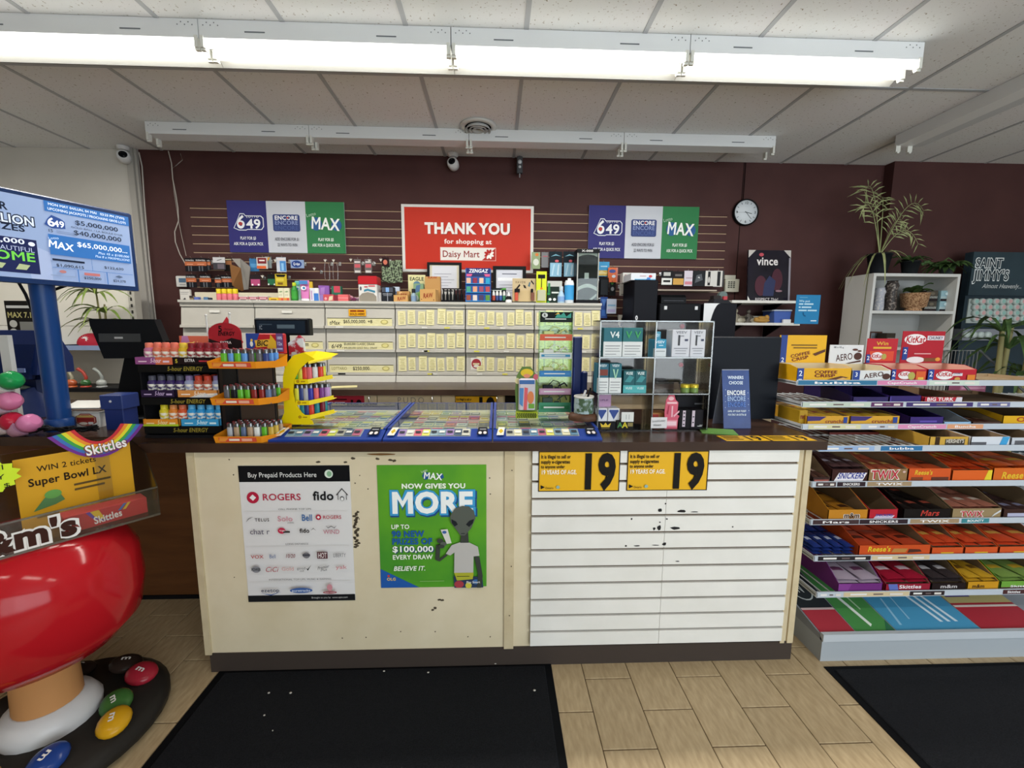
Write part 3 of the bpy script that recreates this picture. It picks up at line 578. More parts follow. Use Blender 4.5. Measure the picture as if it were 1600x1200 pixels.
for i in range(6):
    a, b_ = cx[i]+.003, cx[i+1]-.003; w_ = b_-a; mid = (a+b_)/2
    t = thing('flap_cabinet', nmx[i], 'cabinet', (mid, CFY, BZ))
    MB().box(-w_/2, w_/2, .02, .42, 0, CT-BZ-.02).build('carcass', GCAB2, t)
    MB().box(-w_/2-.002, w_/2+.002, -.02, .42, CT-BZ-.02, CT-BZ).build('top_board', GTOP, t)
    MB().box(-w_/2, w_/2, -.002, .02, 1.66-BZ, CT-BZ-.02).build('header_rail', GCAB, t)
    MB().xprism([(-.05, 0), (.02, 0), (.02, .05), (-.03, .05)], -w_/2, w_/2).build('plinth', GTOP, t)
    for k, (z0, z1) in enumerate(rows):
        z0 -= BZ; z1 -= BZ
        d = MB().xprism([(-.012, z0), (.02, z0), (.02, z1), (.008, z1)], -w_/2+.002, w_/2-.002).build('flap_door', GCAB, t)
        MB().xprism([(-.028, z0), (-.012, z0), (-.010, z0+.022), (-.026, z0+.02)], -w_/2+.002, w_/2-.002).build('pull_lip', GCAB, d)
        if i >= 3:
            n = 7
            for q in range(n):
                if i == 4 and k == 2 and q == 0:
                    sp_ = MB().box(-.045, .045, -.0014, 0, 0, .10).build('round_sticker', C('#dedad4', .5), d, (-w_/2+.085, -.008, z0+.045))
                    prints(sp_, .09, .1, [('e', .5, .5, .44, .42, '#9c3038'), ('r', .2, .42, .8, .56, '#d8c8a0'), ('e', .5, .3, .25, .12, '#d9d3cc')], fr(-.0014)); continue
                s_ = put('price_slip', slipm[rs.randrange(3)], d, (-w_/2+.05+q*(w_-.09)/(n-1)+rs.uniform(-.006, .006), -.0135, z0+.036+rs.uniform(-.006, .004)))
                s_.rotation_euler = (math.radians(-6), rs.uniform(-.04, .04), 0)
            for q in range(2): MB().box(-.022, .022, -.0295, -.0285, .004, .016).build('shelf_tag', C('#dcdad2' if q else '#d8cf5a', .6), d, (rs.uniform(-.2, .2), 0, z0))
        elif i == 2 or (i == 1 and k == 1):
            st = MB().box(-w_/2+.02, w_/2-.02, -.0155, -.013, z0+.022, z0+.085).build('jackpot_strip', PAP, d)
            tx = [[('t', 'tMax', .11, .38, .5, BK, dict(b='b', w=.16, sh=.2)), ('t', '$65,000,000. +8', .47, .55, .42, BK, dict(b='b', w=.45))], [('t', '6/49', .12, .4, .55, BK, dict(b='b', w=.16, sh=.2)), ('t', '$5,000,000 CLASSIC DRAW', .48, .68, .28, BK, dict(b='b', w=.48)), ('t', '+ $40,000,000 GOLD BALL DRAW', .48, .18, .24, BK, dict(w=.55))], [('t', 'LOTTARIO', .15, .5, .36, '#8f8858', dict(b='b', w=.24)), ('t', '$250,000.', .5, .5, .44, BK, dict(b='b', w=.28))]][k]
            if i == 1: tx = [('r', .64, .6, .78, .7, BK), ('r', .64, .4, .78, .48, BK)]
            tx = tx+[('r', 0, .93, 1, 1, '#3c3a2c'), ('e', .88, .5, .06, .3, '#b8ad6c'), ('e', .88, .5, .04, .2, '#ddd38e')]
            prints(st, w_-.04, .063, tx, fr(-.0155, 0, z0+.022))
            if k == 0 and i == 2:
                sg = MB().box(-.07, .07, -.008, -.006, z0+.1, z0+.155).build('sold_here_label', C('#e2a21c', .5), d, (-.02, 0, 0))
                prints(sg, .14, .055, [('r', .1, .64, .46, .86, '#7d2a10'), ('r', .5, .64, .9, .86, '#7d2a10'), ('t', 'SOLD HERE', .5, .3, .3, '#5a2408', dict(b='x', w=.85))], fr(-.008, 0, z0+.1))
            MB().box(-.03, .03, -.0295, -.0285, .004, .016).build('shelf_tag', C('#dcdad2' if k != 2 else '#232323', .6), d, (-.16, 0, z0))
        elif k == 0: MB().box(-.04, .04, -.007, -.005, z0+.12, z0+.14).build('shelf_tag', C('#dcdad2', .6), d, (-.02, 0, 0))
# ================================================================= goods on top of the cabinets
TZ = CT
def stand(x0, y0, x1, y1, Y, base=TZ):
    x, z, W, H = RC(x0, y0, x1, y1, Y); return x, base, W, z+H-base
def box_on(name, label, cat, r, Y, D, col, items=(), base=TZ, group=None, rz=0):
    x, z, W, H = stand(*r, Y, base); return carton(name, label, cat, W, D, H, col, (x, Y, z), rz, items, group)
def bottle(name, label, r, Y, body, cap, base=TZ, group=None, neck=.5, band=None, capf=.2, shoulder=.72, glass=None):
    x, z, W, H = stand(*r, Y, base); R_ = W/2; hb = H*(1-capf)
    t = thing(name, label, 'bottle', (x, Y+R_, z), 0, group)
    MB().lathe([(R_*.9, 0), (R_, .004), (R_, hb*shoulder), (R_*.8, hb*(shoulder+.12)), (R_*neck, hb*.97), (R_*neck, hb)], 14).build('body', glass or C(body, .3), t)
    MB().lathe([(R_*neck*1.15, hb), (R_*neck*1.15, H*.985), (R_*neck*.95, H)], 14).build('cap', C(cap, .4), t)
    if band: MB().lathe([(R_*1.015, hb*.15), (R_*1.015, hb*shoulder*.9)], 14, cap=False).build('label_band', C(band, .5), t)
    return t
G1 = 'goods along the cabinet tops'
box_on('paper_stack', 'white paper notes leaning beside the thermostat', 'paper', (281, 452, 297, 471), 3.62, .02, '#c9c5bf', [('r', .1, .7, .9, .74, GY), ('r', .1, .55, .8, .58, GY), ('p', [(.2, 0), (.6, .0), (.5, .25)], '#3a3438')])
box_on('small_carton', 'little dark and cream box by the paper notes', 'box', (296, 462, 302, 471), 3.6, .03, '#8a7a60', [('r', 0, .5, 1, 1, '#3a3030')])
box_on('small_carton', 'tiny blue box by the paper notes', 'box', (303, 464, 310, 471), 3.6, .03, '#5b6cb0')
x, z, W, H = stand(304, 457, 438, 471, 3.8)
tag(MB().cbox(-W/2, W/2, 0, .05, 0, H, .004).build('cream_tray', C('#d4cbb4', .5), None, (x, 3.8, TZ)), 'long cream ledge behind the small pink bottles', 'tray')
for k, c_ in enumerate(('#6f7f96', '#c0b9a8', '#56789a', '#303848')):
    box_on('sample_sachet', ('grey', 'cream', 'blue', 'navy')[k]+' sample packet lying in front of the cream ledge', 'packet', (306+k*6, 464+(k % 2), 312+k*6, 471), 3.62+.01*(k % 2), .02, c_)
for k in range(4): bottle('shot_bottle', 'small pink bottle with yellow cap on the cabinet', (336+k*8.6, 451, 344+k*8.6, 471), 3.6, '#d8737c', '#d8bd22', neck=.82, capf=.4, shoulder=.9, group='pink shot bottles in a row')
for k in range(3): box_on('lip_balm_box', 'flat white and red box in the row of three', 'box', (373+k*15.5, 462.5, 387+k*15.5, 471), 3.6, .06, '#d3cdc8', [('r', 0, .3, 1, .8, '#a5304a'), ('r', .12, .48, .88, .62, '#eee4e4'), ('r', .2, .08, .8, .2, '#44444a')], group='flat red boxes in a row')
box_on('small_carton', 'flat yellow box beside the cream cartons', 'box', (420, 465, 435, 471), 3.6, .04, '#d9b233', [('r', .2, .3, .8, .6, '#8a5a20')])
for k in range(2): box_on('remedy_carton', 'cream carton with an orange foot beside the green bottle', 'box', (434.5+k*9, 450, 443+k*9, 471), 3.6, .03, '#dcd6bb', [('r', 0, 0, 1, .25, '#d98a3a'), ('e', .7, .12, .2, .1, '#c84a40'), ('p', [(.1, .7), (.6, .78), (.9, .72), (.5, .66)], '#7f9a6a'), ('r', .2, .45, .8, .48, '#9a9a78')], group='cream remedy cartons')
bottle('mouthwash_bottle', 'green bottle with a yellow-green cap', (453, 441, 463, 471), 3.6, '#2f8a35', '#b6c628', neck=.5, capf=.18, band='#3f9a3c')
def tube_pack(label, r, Y, top, body, cap, tilt=0):
    x, z, W, H = stand(*r, Y); t = thing('cream_tube', label, 'tube', (x, Y, z), 0)
    MB().lathe([(W*.42, 0), (W*.42, H*.1), (W*.38, H*.12)], 14, sy=.6).build('cap', C(cap, .4), t)
    g = []
    for i in range(7):
        f_ = i/6; g.append([(math.cos(a)*W*(.40+.10*f_), math.sin(a)*W*.3*(1-f_)*.8, H*(.12+.88*f_)) for a in [2*math.pi*k/14 for k in range(15)]])
    MB().sheet(g).build('body', C(body, .35), t)
    prints(t, W*.9, H, [('r', .0, .8, 1, .97, top), ('e', .5, .62, .3, .1, '#efeff0'), ('e', .55, .62, .16, .06, '#3f7fb0')], fr(-W*.3))
tube_pack('teal and white cream tube behind the pink tube', (462, 439, 471, 471), 3.66, '#5fb0a8', '#a9dccf', '#e4efea')
tube_pack('white and magenta cream tube with a blue crimp', (469, 438, 484, 471), 3.6, '#4a82bd', '#d07ab4', '#e6e2ea')
box_on('small_carton', 'slim yellow carton behind the magenta tube', 'box', (482, 440, 488, 462), 3.68, .02, '#d8b53a')
box_on('ointment_pack', 'white and blue pack standing beside the magenta tube', 'box', (484, 450, 498, 471), 3.6, .02, '#d6d8e2', [('r', .45, .02, .98, .6, '#3f78c4'), ('r', .12, .1, .3, .8, '#b9a0c0'), ('r', .6, .65, .9, .98, '#e8e6e4')])
def bow(label, px, py, s_, col, Y=3.62):
    p = P(px, py, Y=Y); b2 = MB(); z_ = max(p.z, TZ+s_*.55)
    for k in range(9):
        a = 2*math.pi*k/9; e_ = .35+.4*(k % 3)/2
        M = Matrix.Translation((p.x, Y, TZ+s_*.45)) @ Matrix.Rotation(a, 4, 'Z') @ Matrix.Rotation(-e_, 4, 'Y')
        b2.ball((s_*.5, 0, 0), s_*.5, s_*.22, s_*.3, 8, 6, M=M)
    b2.ball((p.x, Y, TZ+s_*.45), s_*.4, s_*.4, s_*.45, 8, 6)
    return tag(b2.build('gift_bow', C(col, .3)), label, 'gift bow')
box_on('gift_box', 'purple faceted gift box on the cabinet', 'box', (498, 446, 514, 461), 3.7, .06, '#8a5aa8', [('p', [(.1, .2), (.5, .3), (.6, .9), (.2, .85)], '#a97cc0')], rz=.2)
box_on('gift_box', 'lilac box under the purple gift box', 'box', (497, 461, 508, 471), 3.62, .05, '#9a83c2')
box_on('candy_pack', 'red and cream candy pack beside the lilac box', 'packet', (505, 460, 521, 471), 3.6, .04, '#c0505a', [('p', [(.5, .1), (.9, .2), (.95, .8), (.6, .7)], '#d9c8a8'), ('e', .25, .4, .12, .2, '#e9a0a4')])
box_on('candy_pack', 'green and red festive pack standing upright', 'packet', (518, 447, 533, 463), 3.7, .04, '#2f6f58', [('r', .25, .6, .9, 1, '#c5485a'), ('r', .1, .05, .9, .3, '#3f8a6a')])
box_on('candy_pack', 'dark red packet behind the coral box', 'packet', (522, 461, 530, 471), 3.62, .03, '#8f2f3f')
box_on('gift_box', 'coral pink box in front of the festive pack', 'box', (528, 460, 544, 471), 3.6, .05, '#d9686a', [('r', 0, .45, 1, .55, '#e8989a')])
bow('pink star bow on the cabinet', 543, 459, .052, '#e3a5b4', 3.68); bow('small plum bow beside the pink bow', 552, 466, .03, '#7d3a5c', 3.62); bow('pale lilac bow beside the lidded tub', 558, 463, .035, '#c2a2b4', 3.66)
x, z, W, H = stand(560, 431, 589, 472, 3.58); t = thing('paper_tub', 'red-lidded white dispenser tub with an open mouth', 'tub', (x, 3.58, TZ))
MB().cbox(-W/2, W/2, 0, .11, 0, H*.68, .004).build('body', C('#d9d6d2', .4), t)
MB().cbox(-W*.52, W*.52, -.006, .12, H*.68, H, .008).build('lid', C('#b5242c', .3), t)
MB().prism([(-W*.46, 0), (W*.46, 0), (W*.46, H*.2), (W*.3, H*.32), (0, H*.37), (-W*.3, H*.32), (-W*.46, H*.2)], -.004, 0).build('mouth_liner', C('#8f877a', .7), t)
prints(t, W, H*.68, [('p', [(.3, .55), (.5, .62), (.9, .5), (.9, .62), (.5, .74), (.3, .68)], '#3f7f98'), ('e', .13, .75, .05, .12, '#4a5060'), ('r', .32, .8, .5, .88, '#b5505a'), ('r', .55, .86, .9, .93, '#c9545a')], fr(-.001))
box_on('grinder_display', 'black counter display with pink lids beside the tub', 'display', (596, 448, 615, 471), 3.6, .07, '#23252b', [('r', .05, .65, .33, .95, '#4a4e5a'), ('r', .36, .65, .64, .95, '#7fa6d8'), ('r', .67, .65, .95, .95, '#4a4e5a'), ('r', .1, .5, .9, .55, '#9a9ca4'), ('r', .15, .4, .85, .44, '#7c7e88'), ('r', .47, .05, .53, .6, '#8f929c')])
box_on('small_carton', 'white and blue carton behind the black display', 'box', (613, 448, 624, 471), 3.7, .03, '#b8c4d4', [('r', .2, .3, .9, .4, '#5a7ab0'), ('r', .2, .6, .9, .7, '#5a7ab0')])
box_on('small_carton', 'slim grey carton between tub and black display', 'box', (589, 457, 596, 471), 3.62, .03, '#c9c5c4')
KR = '#c79a5e'
box_on('rolling_paper_box', 'low kraft box with red lettering', 'box', (615, 461, 637, 471.5), 3.58, .07, KR, [('t', 'RAW', .55, .5, .5, '#8a2a1c', dict(b='x', w=.6, sh=.15, rot=8))])
box_on('rolling_paper_box', 'kraft box behind the low kraft box', 'box', (620, 455, 640, 471), 3.67, .05, '#b98c54', [('e', .3, .85, .12, .12, '#d9b07a'), ('t', 'RAW', .55, .68, .28, '#8a2a1c', dict(b='x', w=.5))])
bottle('torch_bottle', 'small clear bottle with a dark top beside the kraft boxes', (641, 451, 650, 471), 3.6, '#8fa6b4', '#23262c', neck=.55, capf=.3, band='#7f98b8')
x, z, W, H = RC(637, 429, 664, 449, 3.74); panel('torch_card', 'pale yellow card reading EAGLE behind the kraft boxes', 'card', W, z+H-TZ, .004, C('#d9d3a0', .6), (x, 3.76, TZ), 0, [('t', 'EAGLE', .5, .86, .12, '#2c3a2c', dict(b='x', w=.82)), ('e', .5, .68, .2, .1, '#5a7f98'), ('e', .75, .6, .18, .08, '#6f9a4f')])
box_on('lighter_display', 'green and grey pack in front of the yellow card', 'display', (646, 443, 662, 471), 3.68, .04, '#7d9a78', [('p', [(.1, .5), (.6, .6), (.7, .95), (.3, .9)], '#4f6f94'), ('e', .7, .4, .25, .2, '#6fa84a'), ('e', .3, .25, .2, .15, '#a8b8b0')])
box_on('rolling_paper_box', 'tall kraft box topped with a red emblem', 'box', (664, 432, 688, 471), 3.66, .07, '#b98c54', [('t', 'RAW', .5, .96, .08, '#9a3a20', dict(b='x', w=.6))])
x, z, W, H = stand(656, 452, 681, 474, 3.55); t = thing('rolling_paper_box', 'open kraft box with red lettering overhanging the cabinet edge', 'box', (x, 3.545, TZ), -.12)
mb = MB().box(-W/2, W/2, 0, .004, 0, H).box(-W/2, W/2, .086, .09, 0, H*1.1).box(-W/2, -W/2+.004, .004, .086, 0, H).box(W/2-.004, W/2, .004, .086, 0, H).box(-W/2, W/2, 0, .09, 0, .004); mb.build('carton_body', C(KR, .7), t)
mb = MB()
for q in range(4): mb.box(-W/2+.01+q*.03, -W/2+.032+q*.03, .02, .08, .02, H*.98)
mb.build('booklets', C('#4a3424', .7), t); prints(t, W, H, [('t', 'RAW', .5, .5, .36, '#8a2418', dict(b='x', w=.62, sh=.15, rot=5)), ('e', .1, .2, .03, .04, '#5a2418'), ('e', .88, .16, .03, .04, '#5a2418')])
# framed certificates
def frame_pic(label, r, Y, fw, items, base=TZ):
    x, z, W, H = stand(*r, Y, base); t = thing('framed_certificate', label, 'picture frame', (x, Y, z), 0, None, (math.radians(-4), 0, 0))
    mb = MB()
    for a in ((-W/2, W/2, 0, fw), (-W/2, W/2, H-fw, H), (-W/2, -W/2+fw, fw, H-fw), (W/2-fw, W/2, fw, H-fw)): mb.box(a[0], a[1], 0, .018, a[2], a[3])
    mb.build('frame', C('#17181a', .4), t)
    MB().box(-W/2+fw, W/2-fw, .008, .014, fw, H-fw).build('certificate', C('#cfd0d6', .5), t)
    prints(t, W, H, items, fr(.008))
LN = [('r', .2, .30+.07*q, .2+.5+.1*math.sin(q*2.1), .312+.07*q, '#9a9ca8') for q in range(7)]
frame_pic('black framed certificate behind the kraft boxes', (667, 409, 721, 471), 3.84, .022, [('r', .08, .06, .92, .94, '#cfc8b0'), ('r', .14, .08, .86, .92, '#d2d3da')]+LN)
frame_pic('black framed certificate behind the tan display', (770, 415, 822, 471), 3.84, .03, [('r', .13, .1, .87, .9, '#d0d2dc'), ('r', .15, .62, .87, .70, '#eceef2'), ('r', .28, .79, .72, .81, '#3a4058')]+LN[:4])
def display_rack(label, r, Y, D, col, hdr, hdrcol, rowsn, cols, pal, base=TZ):
    x, z, W, H = stand(*r, Y, base); t = thing('lighter_display', label, 'display', (x, Y, z))
    mb = MB().xprism([(0, 0), (D, 0), (D, H), (D*.7, H)], -W/2, W/2); mb.build('body', C(col, .4), t)
    for q in range(rowsn): MB().box(-W*.48, W*.48, D*(.7*(.22*q+.05))-.012, D*(.7*(.22*q+.05))+.02, H*(.03+.25*q), H*(.055+.25*q)).build('ledge', C('#2f84c0', .4), t)
    k_ = 0
    for q in range(rowsn):
        for c_ in range(cols):
            px_ = -W/2+W*(c_+.5)/cols; y_ = D*(.7*(.25*q+.1))-.006
            MB().cbox(px_-W*.085, px_+W*.085, y_, y_+.012, H*(.055+.25*q), H*(.215+.25*q), .002).build('lighter_pack', C(pal[k_ % len(pal)], .4), t); k_ += 1
    prints(t, W*.92, H*.16, [('r', 0, 0, 1, 1, '#1c2a6a'), ('t', hdr, .5, .5, .6, '#e8ecf4', dict(b='x', w=.8, sh=.2))], fr(D*.58, 0, H*.84))
    prints(t, W*.92, H*.07, [('r', 0, 0, 1, 1, '#cf5a86'), ('p', [(.2, 0), (.8, 0), (.75, 1), (.25, 1)], '#28305e')], fr(D*.5, 0, H*.76))
    return t
display_rack('blue tiered lighter display with a navy header', (727, 418, 767, 472), 3.575, .06, '#1f4f96', 'ZENGAZ', '#e8ecf4', 3, 4, ['#8f4a3a', '#d9c8c0', '#4a3a5a', '#5a8a3a', '#4a9a80', '#d99a7a', '#9a4a60', '#b04a50', '#d9b09a', '#8a3048', '#e0b8a0', '#2f9ac0'])
x, z, W, H = stand(689, 449, 724, 472, 3.6); t = thing('torch_display', 'black tray of torch lighters with a white header', 'display', (x, 3.6, TZ))
MB().box(-W/2, W/2, 0, .08, 0, .02).build('tray', BLACK, t); MB().box(-W/2, W/2, .075, .08, .02, H).build('header', C('#cfccc8', .5), t)
prints(t, W, H-.02, [('r', 0, .9, 1, 1, '#2a2426'), ('p', [(.55, 0), (1, 0), (1, .9), (.6, .85)], '#4a2a2c'), ('r', .1, .72, .26, .84, '#3a3436'), ('r', .29, .72, .5, .84, '#3a3436')], fr(.075, 0, .02))
tm_ = MB().lathe([(.011, 0), (.012, .045), (.007, .055), (.006, .075), (.009, .085), (.004, .09)], 10).mesh('torch', C('#16171a', .35))
for q in range(6): put('torch', tm_, t, (-W*.4+q*W*.16, .03+.02*(q % 2), .02))
x, z, W, H = stand(768, 449, 791, 472, 3.6); t = thing('dropper_display', 'black tray of four white-capped dropper bottles with green header', 'display', (x, 3.6, TZ))
MB().box(-W/2, W/2, 0, .07, 0, .02).build('tray', BLACK, t); MB().box(-W/2, W/2, .062, .07, .02, H).build('header', C('#20262a', .5), t)
prints(t, W, H, [('p', [(.6, .88), (1, .9), (1, 1), (.8, 1)], '#4f9a3c'), ('r', .05, .82, .7, .87, '#d0d4d0')], fr(.062))
for q, c_ in enumerate(('#b04a38', '#3a4a80', '#3a5a9a', '#3a7a5a')):
    b2 = MB().lathe([(.013, .02), (.014, .055), (.010, .062)], 10, (-W*.36+q*W*.24, .025, 0)).build('bottle', C(c_, .35), t)
    MB().lathe([(.012, .062), (.011, .085), (.004, .10)], 10, (-W*.36+q*W*.24, .025, 0)).build('bottle_cap', C('#dcdcda', .4), b2)
x, z, W, H = stand(790, 456, 800, 472, 3.58); t = thing('nozzle_bottle', 'single white squeeze bottle with a black nozzle band', 'bottle', (x, 3.60, TZ))
MB().lathe([(W*.5, 0), (W*.5, .02), (W*.42, .024), (W*.42, H*.5), (W*.3, H*.6)], 14).build('body', C('#e2e2e0', .35), t); MB().lathe([(W*.43, H*.3), (W*.44, H*.5), (W*.3, H*.62)], 14).build('band', C('#1c1c1e', .4), t); MB().lathe([(W*.25, H*.6), (W*.2, H*.8), (W*.05, H)], 12).build('nozzle', C('#e6e6e4', .35), t)
x, z, W, H = stand(801, 434, 838, 472, 3.6); t = thing('torch_display', 'tan cardboard torch display with black-handled torches', 'display', (x, 3.6, TZ))
MB().box(-W/2, W/2, .05, .055, 0, H).build('back_card', C('#c0ac88', .6), t); MB().box(-W/2, W/2, 0, .05, 0, H*.5).build('front_box', C('#c3ac80', .6), t); MB().box(-W*.5, W*.5, -.002, .05, 0, H*.06).build('foot_strip', C('#3a3a34', .5), t)
prints(t, W, H, [('t', 'HAVEN', .35, .85, .09, '#5a4a3a', dict(b='b', w=.45, tr=.2)), ('p', [(.15, .6), (.3, .78), (.34, .72), (.2, .56)], '#2c2622'), ('p', [(.45, .75), (.55, .72), (.6, .6), (.5, .62)], '#2c2622'), ('p', [(.8, .95), (.92, .8), (.9, .75), (.78, .88)], '#2c2622'), ('p', [(.66, .7), (.72, .86), (.77, .84), (.74, .66)], '#4a6a7a')], fr(.05))
for q in (-1, 1):
    tb = MB().cbox(q*W*.34-.014, q*W*.34+.014, -.022, 0, .02, H*.42, .003).build('torch_body', C('#c0503a' if q < 0 else '#7a4a3a', .4), t)
    MB().cbox(q*W*.34-.016, q*W*.34+.016+.012*(-q), -.024, 0, H*.42, H*.56, .003).build('torch_head', BLACK, tb)
x, z, W, H = stand(838, 424, 854, 472, 3.62); t = thing('clip_strip', 'tall yellow card strip holding a clear blister', 'display', (x, 3.62, TZ))
MB().box(-W/2, W/2, 0, .006, 0, H).build('card', C('#cdd62c', .5), t); MB().cbox(-W*.42, W*.42, -.02, 0, H*.08, H*.42, .006).build('blister', C('#b9b89c', .3), t); prints(t, W, H, [('r', .15, .78, .85, .9, '#1c1c1c'), ('r', .46, .45, .54, .8, '#1c1c1c'), ('e', .5, .47, .12, .03, '#d9702a')])
box_on('green_display', 'black and green tiered box of white capped vials', 'display', (855, 439, 878, 472), 3.62, .06, '#23302a', [('r', 0, .75, 1, 1, '#b8bab4'), ('r', .05, .5, .2, .9, '#2f7f4a'), ('r', .3, .45, .95, .52, '#c9d0ca'), ('r', 0, .38, .2, .48, '#2f8a4a'), ('e', .2, .18, .1, .06, '#e6e8e6'), ('e', .5, .18, .1, .06, '#e6e8e6'), ('e', .8, .18, .1, .06, '#e6e8e6'), ('r', .0, .02, .15, .1, '#2f8a4a')])
bottle('spray_bottle', 'clear trigger bottle with a pale blue label', (872, 447, 883, 472), 3.585, '#a8c4d8', '#b8c4cc', neck=.5, capf=.25, band='#7fa0cc', shoulder=.6)
bottle('cleaner_bottle', 'tall white bottle with a bright blue label', (883, 434, 898, 472), 3.59, '#dfe4e8', '#e6e8ea', neck=.32, capf=.09, band='#3f98d0', shoulder=.88)
# tall dark showcase tower
x, z, W, H = stand(901, 389, 936, 472, 3.60); t = thing('showcase_tower', 'tall narrow dark glass showcase with a white arc', 'showcase', (x, 3.60, TZ))
MB().box(-W/2, W/2, .01, .14, 0, H).build('case', C('#131416', .35), t); MB().box(-W/2, W/2, -.004, .01, H*.93, H).build('header', BLACK, t); MB().box(-W/2, W/2, -.004, .01, 0, H*.07).build('foot', BLACK, t)
mb = MB()
for s_ in (-1, 1): mb.box(s_*W*.46-W*.025, s_*W*.46+W*.025, 0, .01, H*.07, H*.93)
mb.build('steel_edges', C('#b0b0aa', .35), t)
arc = [(.05+.9*q/12, .30+.07*math.sin(math.pi*q/12)) for q in range(13)]
prints(t, W, H, [('p', [(.08, .93), (.08, .86), (.25, .89), (.5, .905), (.75, .89), (.92, .86), (.92, .93)], '#a9a6a0'), ('p', [(u, v) for u, v in arc]+[(u, v-.07) for u, v in reversed(arc)], '#cfcfca'), ('p', [(.6, .08), (.95, .2), (.95, .15), (.72, .07)], '#c9c9c4'), ('r', .36, .46, .55, .57, '#d4d4d0'), ('r', .3, .025, .7, .035, '#9a9a9a')], fr(.0095))
prints(t, W, H*.07, [('t', 'X-000', .45, .5, .5, '#dcdcdc', dict(b='x', w=.5))], fr(-.004, 0, H*.93), 'header_lettering')
MB().box(-W*.45, W*.45, .0, .003, H*.07, H*.93).build('glass_door', GLASS, t)
# ================================================================= packs hanging on slatwall hooks
HG = 'chrome display hooks on the slatwall'
hkm = MB().tube([(0, 0, 0), (0, -.14, .012), (0, -.15, .022)], .0028, 6).box(-.012, .012, -.003, 0, -.02, .012).mesh('display_hook', CHROME)
tgm = MB().prism([(-.014, .012), (0, -.012), (.014, .012)], -.153, -.1505).mesh('price_flag', C('#c9c4ba', .5))
def hook(px, py, flag=False, Y=YB-.018):
    p = P(px, py, Y=Y-.15); h = tag(put('display_hook', hkm, None, (p.x, Y, p.z-.02)), 'chrome display hook projecting from the slatwall', 'hook', HG)
    if flag: put('price_flag', tgm, h)
    return p
def pack(name, label, r, col, items=(), Y=3.86, D=.02, flag=False, group=None, hk=True, blister=None):
    x, z, W, H = RC(*r, Y); t = thing(name, label, 'packet', (x, Y, z), 0, group)
    MB().box(-W/2, W/2, 0, .003, 0, H).build('card', C(col, .5), t)
    if blister: MB().cbox(-W*.42, W*.42, -D, 0, H*.04, H*blister[0], .005).build('blister', C(blister[1], .3), t)
    if items: prints(t, W, H, items)
    if hk: hook((r[0]+r[2])/2, r[1]-2, flag)
    return t
BAT = [('r', 0, .72, 1, .9, '#16161a'), ('t', 'DURACELL', .5, .82, .1, '#d6d6d6', dict(b='x', w=.85)), ('r', 0, .42, 1, .72, '#b8653f'), ('r', .2, .50, .8, .55, '#d9a084'), ('r', .3, .02, .42, .4, '#5a5c62'), ('r', .55, .02, .67, .4, '#5a5c62')]
for k, r in enumerate(((289, 403, 305, 424), (305, 403, 323, 424), (322, 404, 329, 422), (291, 429, 307, 449), (312, 429, 330, 449), (336, 432, 346, 449), (345, 430, 363, 449))):
    pack('battery_pack', ('copper and black battery pack, first of the upper row', 'copper and black battery pack, second of the upper row', 'narrow battery pack at the end of the upper row', 'battery pack beside the thermostat', 'battery pack below the upper row middle', 'half-hidden battery pack in the lower row', 'battery pack touching the brown cardboard sleeve')[k], r, '#1b1b20', BAT, 3.86-.012*(k % 2))
pack('razor_pack', 'white and grey pack between batteries and cardboard sleeve', (333, 402, 352, 421), '#3a3a40', [('r', 0, .55, 1, 1, '#c5c4c6'), ('p', [(.3, .7), (.7, .8), (.75, .86), (.35, .76)], '#2a2a2e'), ('r', .35, .05, .9, .45, '#6a6068')], 3.84)
pack('battery_pack', 'orange-topped battery pack behind the cardboard sleeve', (350, 403, 362, 424), '#26221f', [('r', 0, .5, 1, .8, '#a8704a'), ('r', 0, .85, 1, .92, '#c9bc9a')], 3.88)
# brown cardboard sleeve and clear bag
def slab(name, label, cat, pts, Y0, Y1, mat, th=.004):
    a = [P(px, py, Y=Y0+(Y1-Y0)*f_) for (px, py, f_) in pts]; n = (a[1]-a[0]).cross(a[2]-a[0]).normalized()*th
    k = len(a); return tag(MB().add([p for p in a]+[p+n for p in a], [tuple(range(k)), tuple(range(2*k-1, k-1, -1))]+[(i, i+k, (i+1) % k+k, (i+1) % k) for i in range(k)]).build(name, mat), label, cat)
slab('cardboard_sleeve', 'bare brown cardboard sleeve hanging at an angle', 'cardboard', [(359, 413, 0), (376, 419, .2), (381, 454, 1), (377, 455, 1), (363, 446, .4)], 3.76, 3.9, C('#8a5f38', .8))
slab('clear_bag', 'crumpled clear plastic bag of white parts on a hook', 'bag', [(362, 404, 0), (375, 404, .1), (391, 417, .3), (388, 452, 1), (381, 453, .9), (376, 420, .2)], 3.78, 3.9, C('#9a958f', .25), .012)
hook(362, 401); hook(389, 401)
pack('blue_pouch', 'blue pouch behind the maroon snack pack', (390, 404, 404, 424), '#3a78ac', [('r', .1, .3, .9, .6, '#5a9acc')], 3.88)
pack('snack_pack', 'maroon and white pack with an orange foot', (401, 402, 418, 420), '#c8c2bc', [('r', .1, .45, .9, .95, '#7a2028'), ('r', .25, .66, .75, .78, '#e6dcd8'), ('r', 0, .02, .85, .25, '#d9602a')], 3.84)
pack('foil_pack', 'silver foil pack behind the maroon pack', (414, 401, 424, 419), '#8f9a9c', [('p', [(.1, .9), (.9, .95), (.5, .6)], '#d99a3a')], 3.87)
pack('brush_pack', 'white and blue toothbrush pack hanging on a hook', (432, 402, 447, 425), '#c6cad6', [('r', .35, .05, .98, .75, '#4a88c8'), ('r', .5, .1, .75, .6, '#8fc0e6'), ('r', .1, .8, .9, .95, '#d9d0d0')], 3.85)
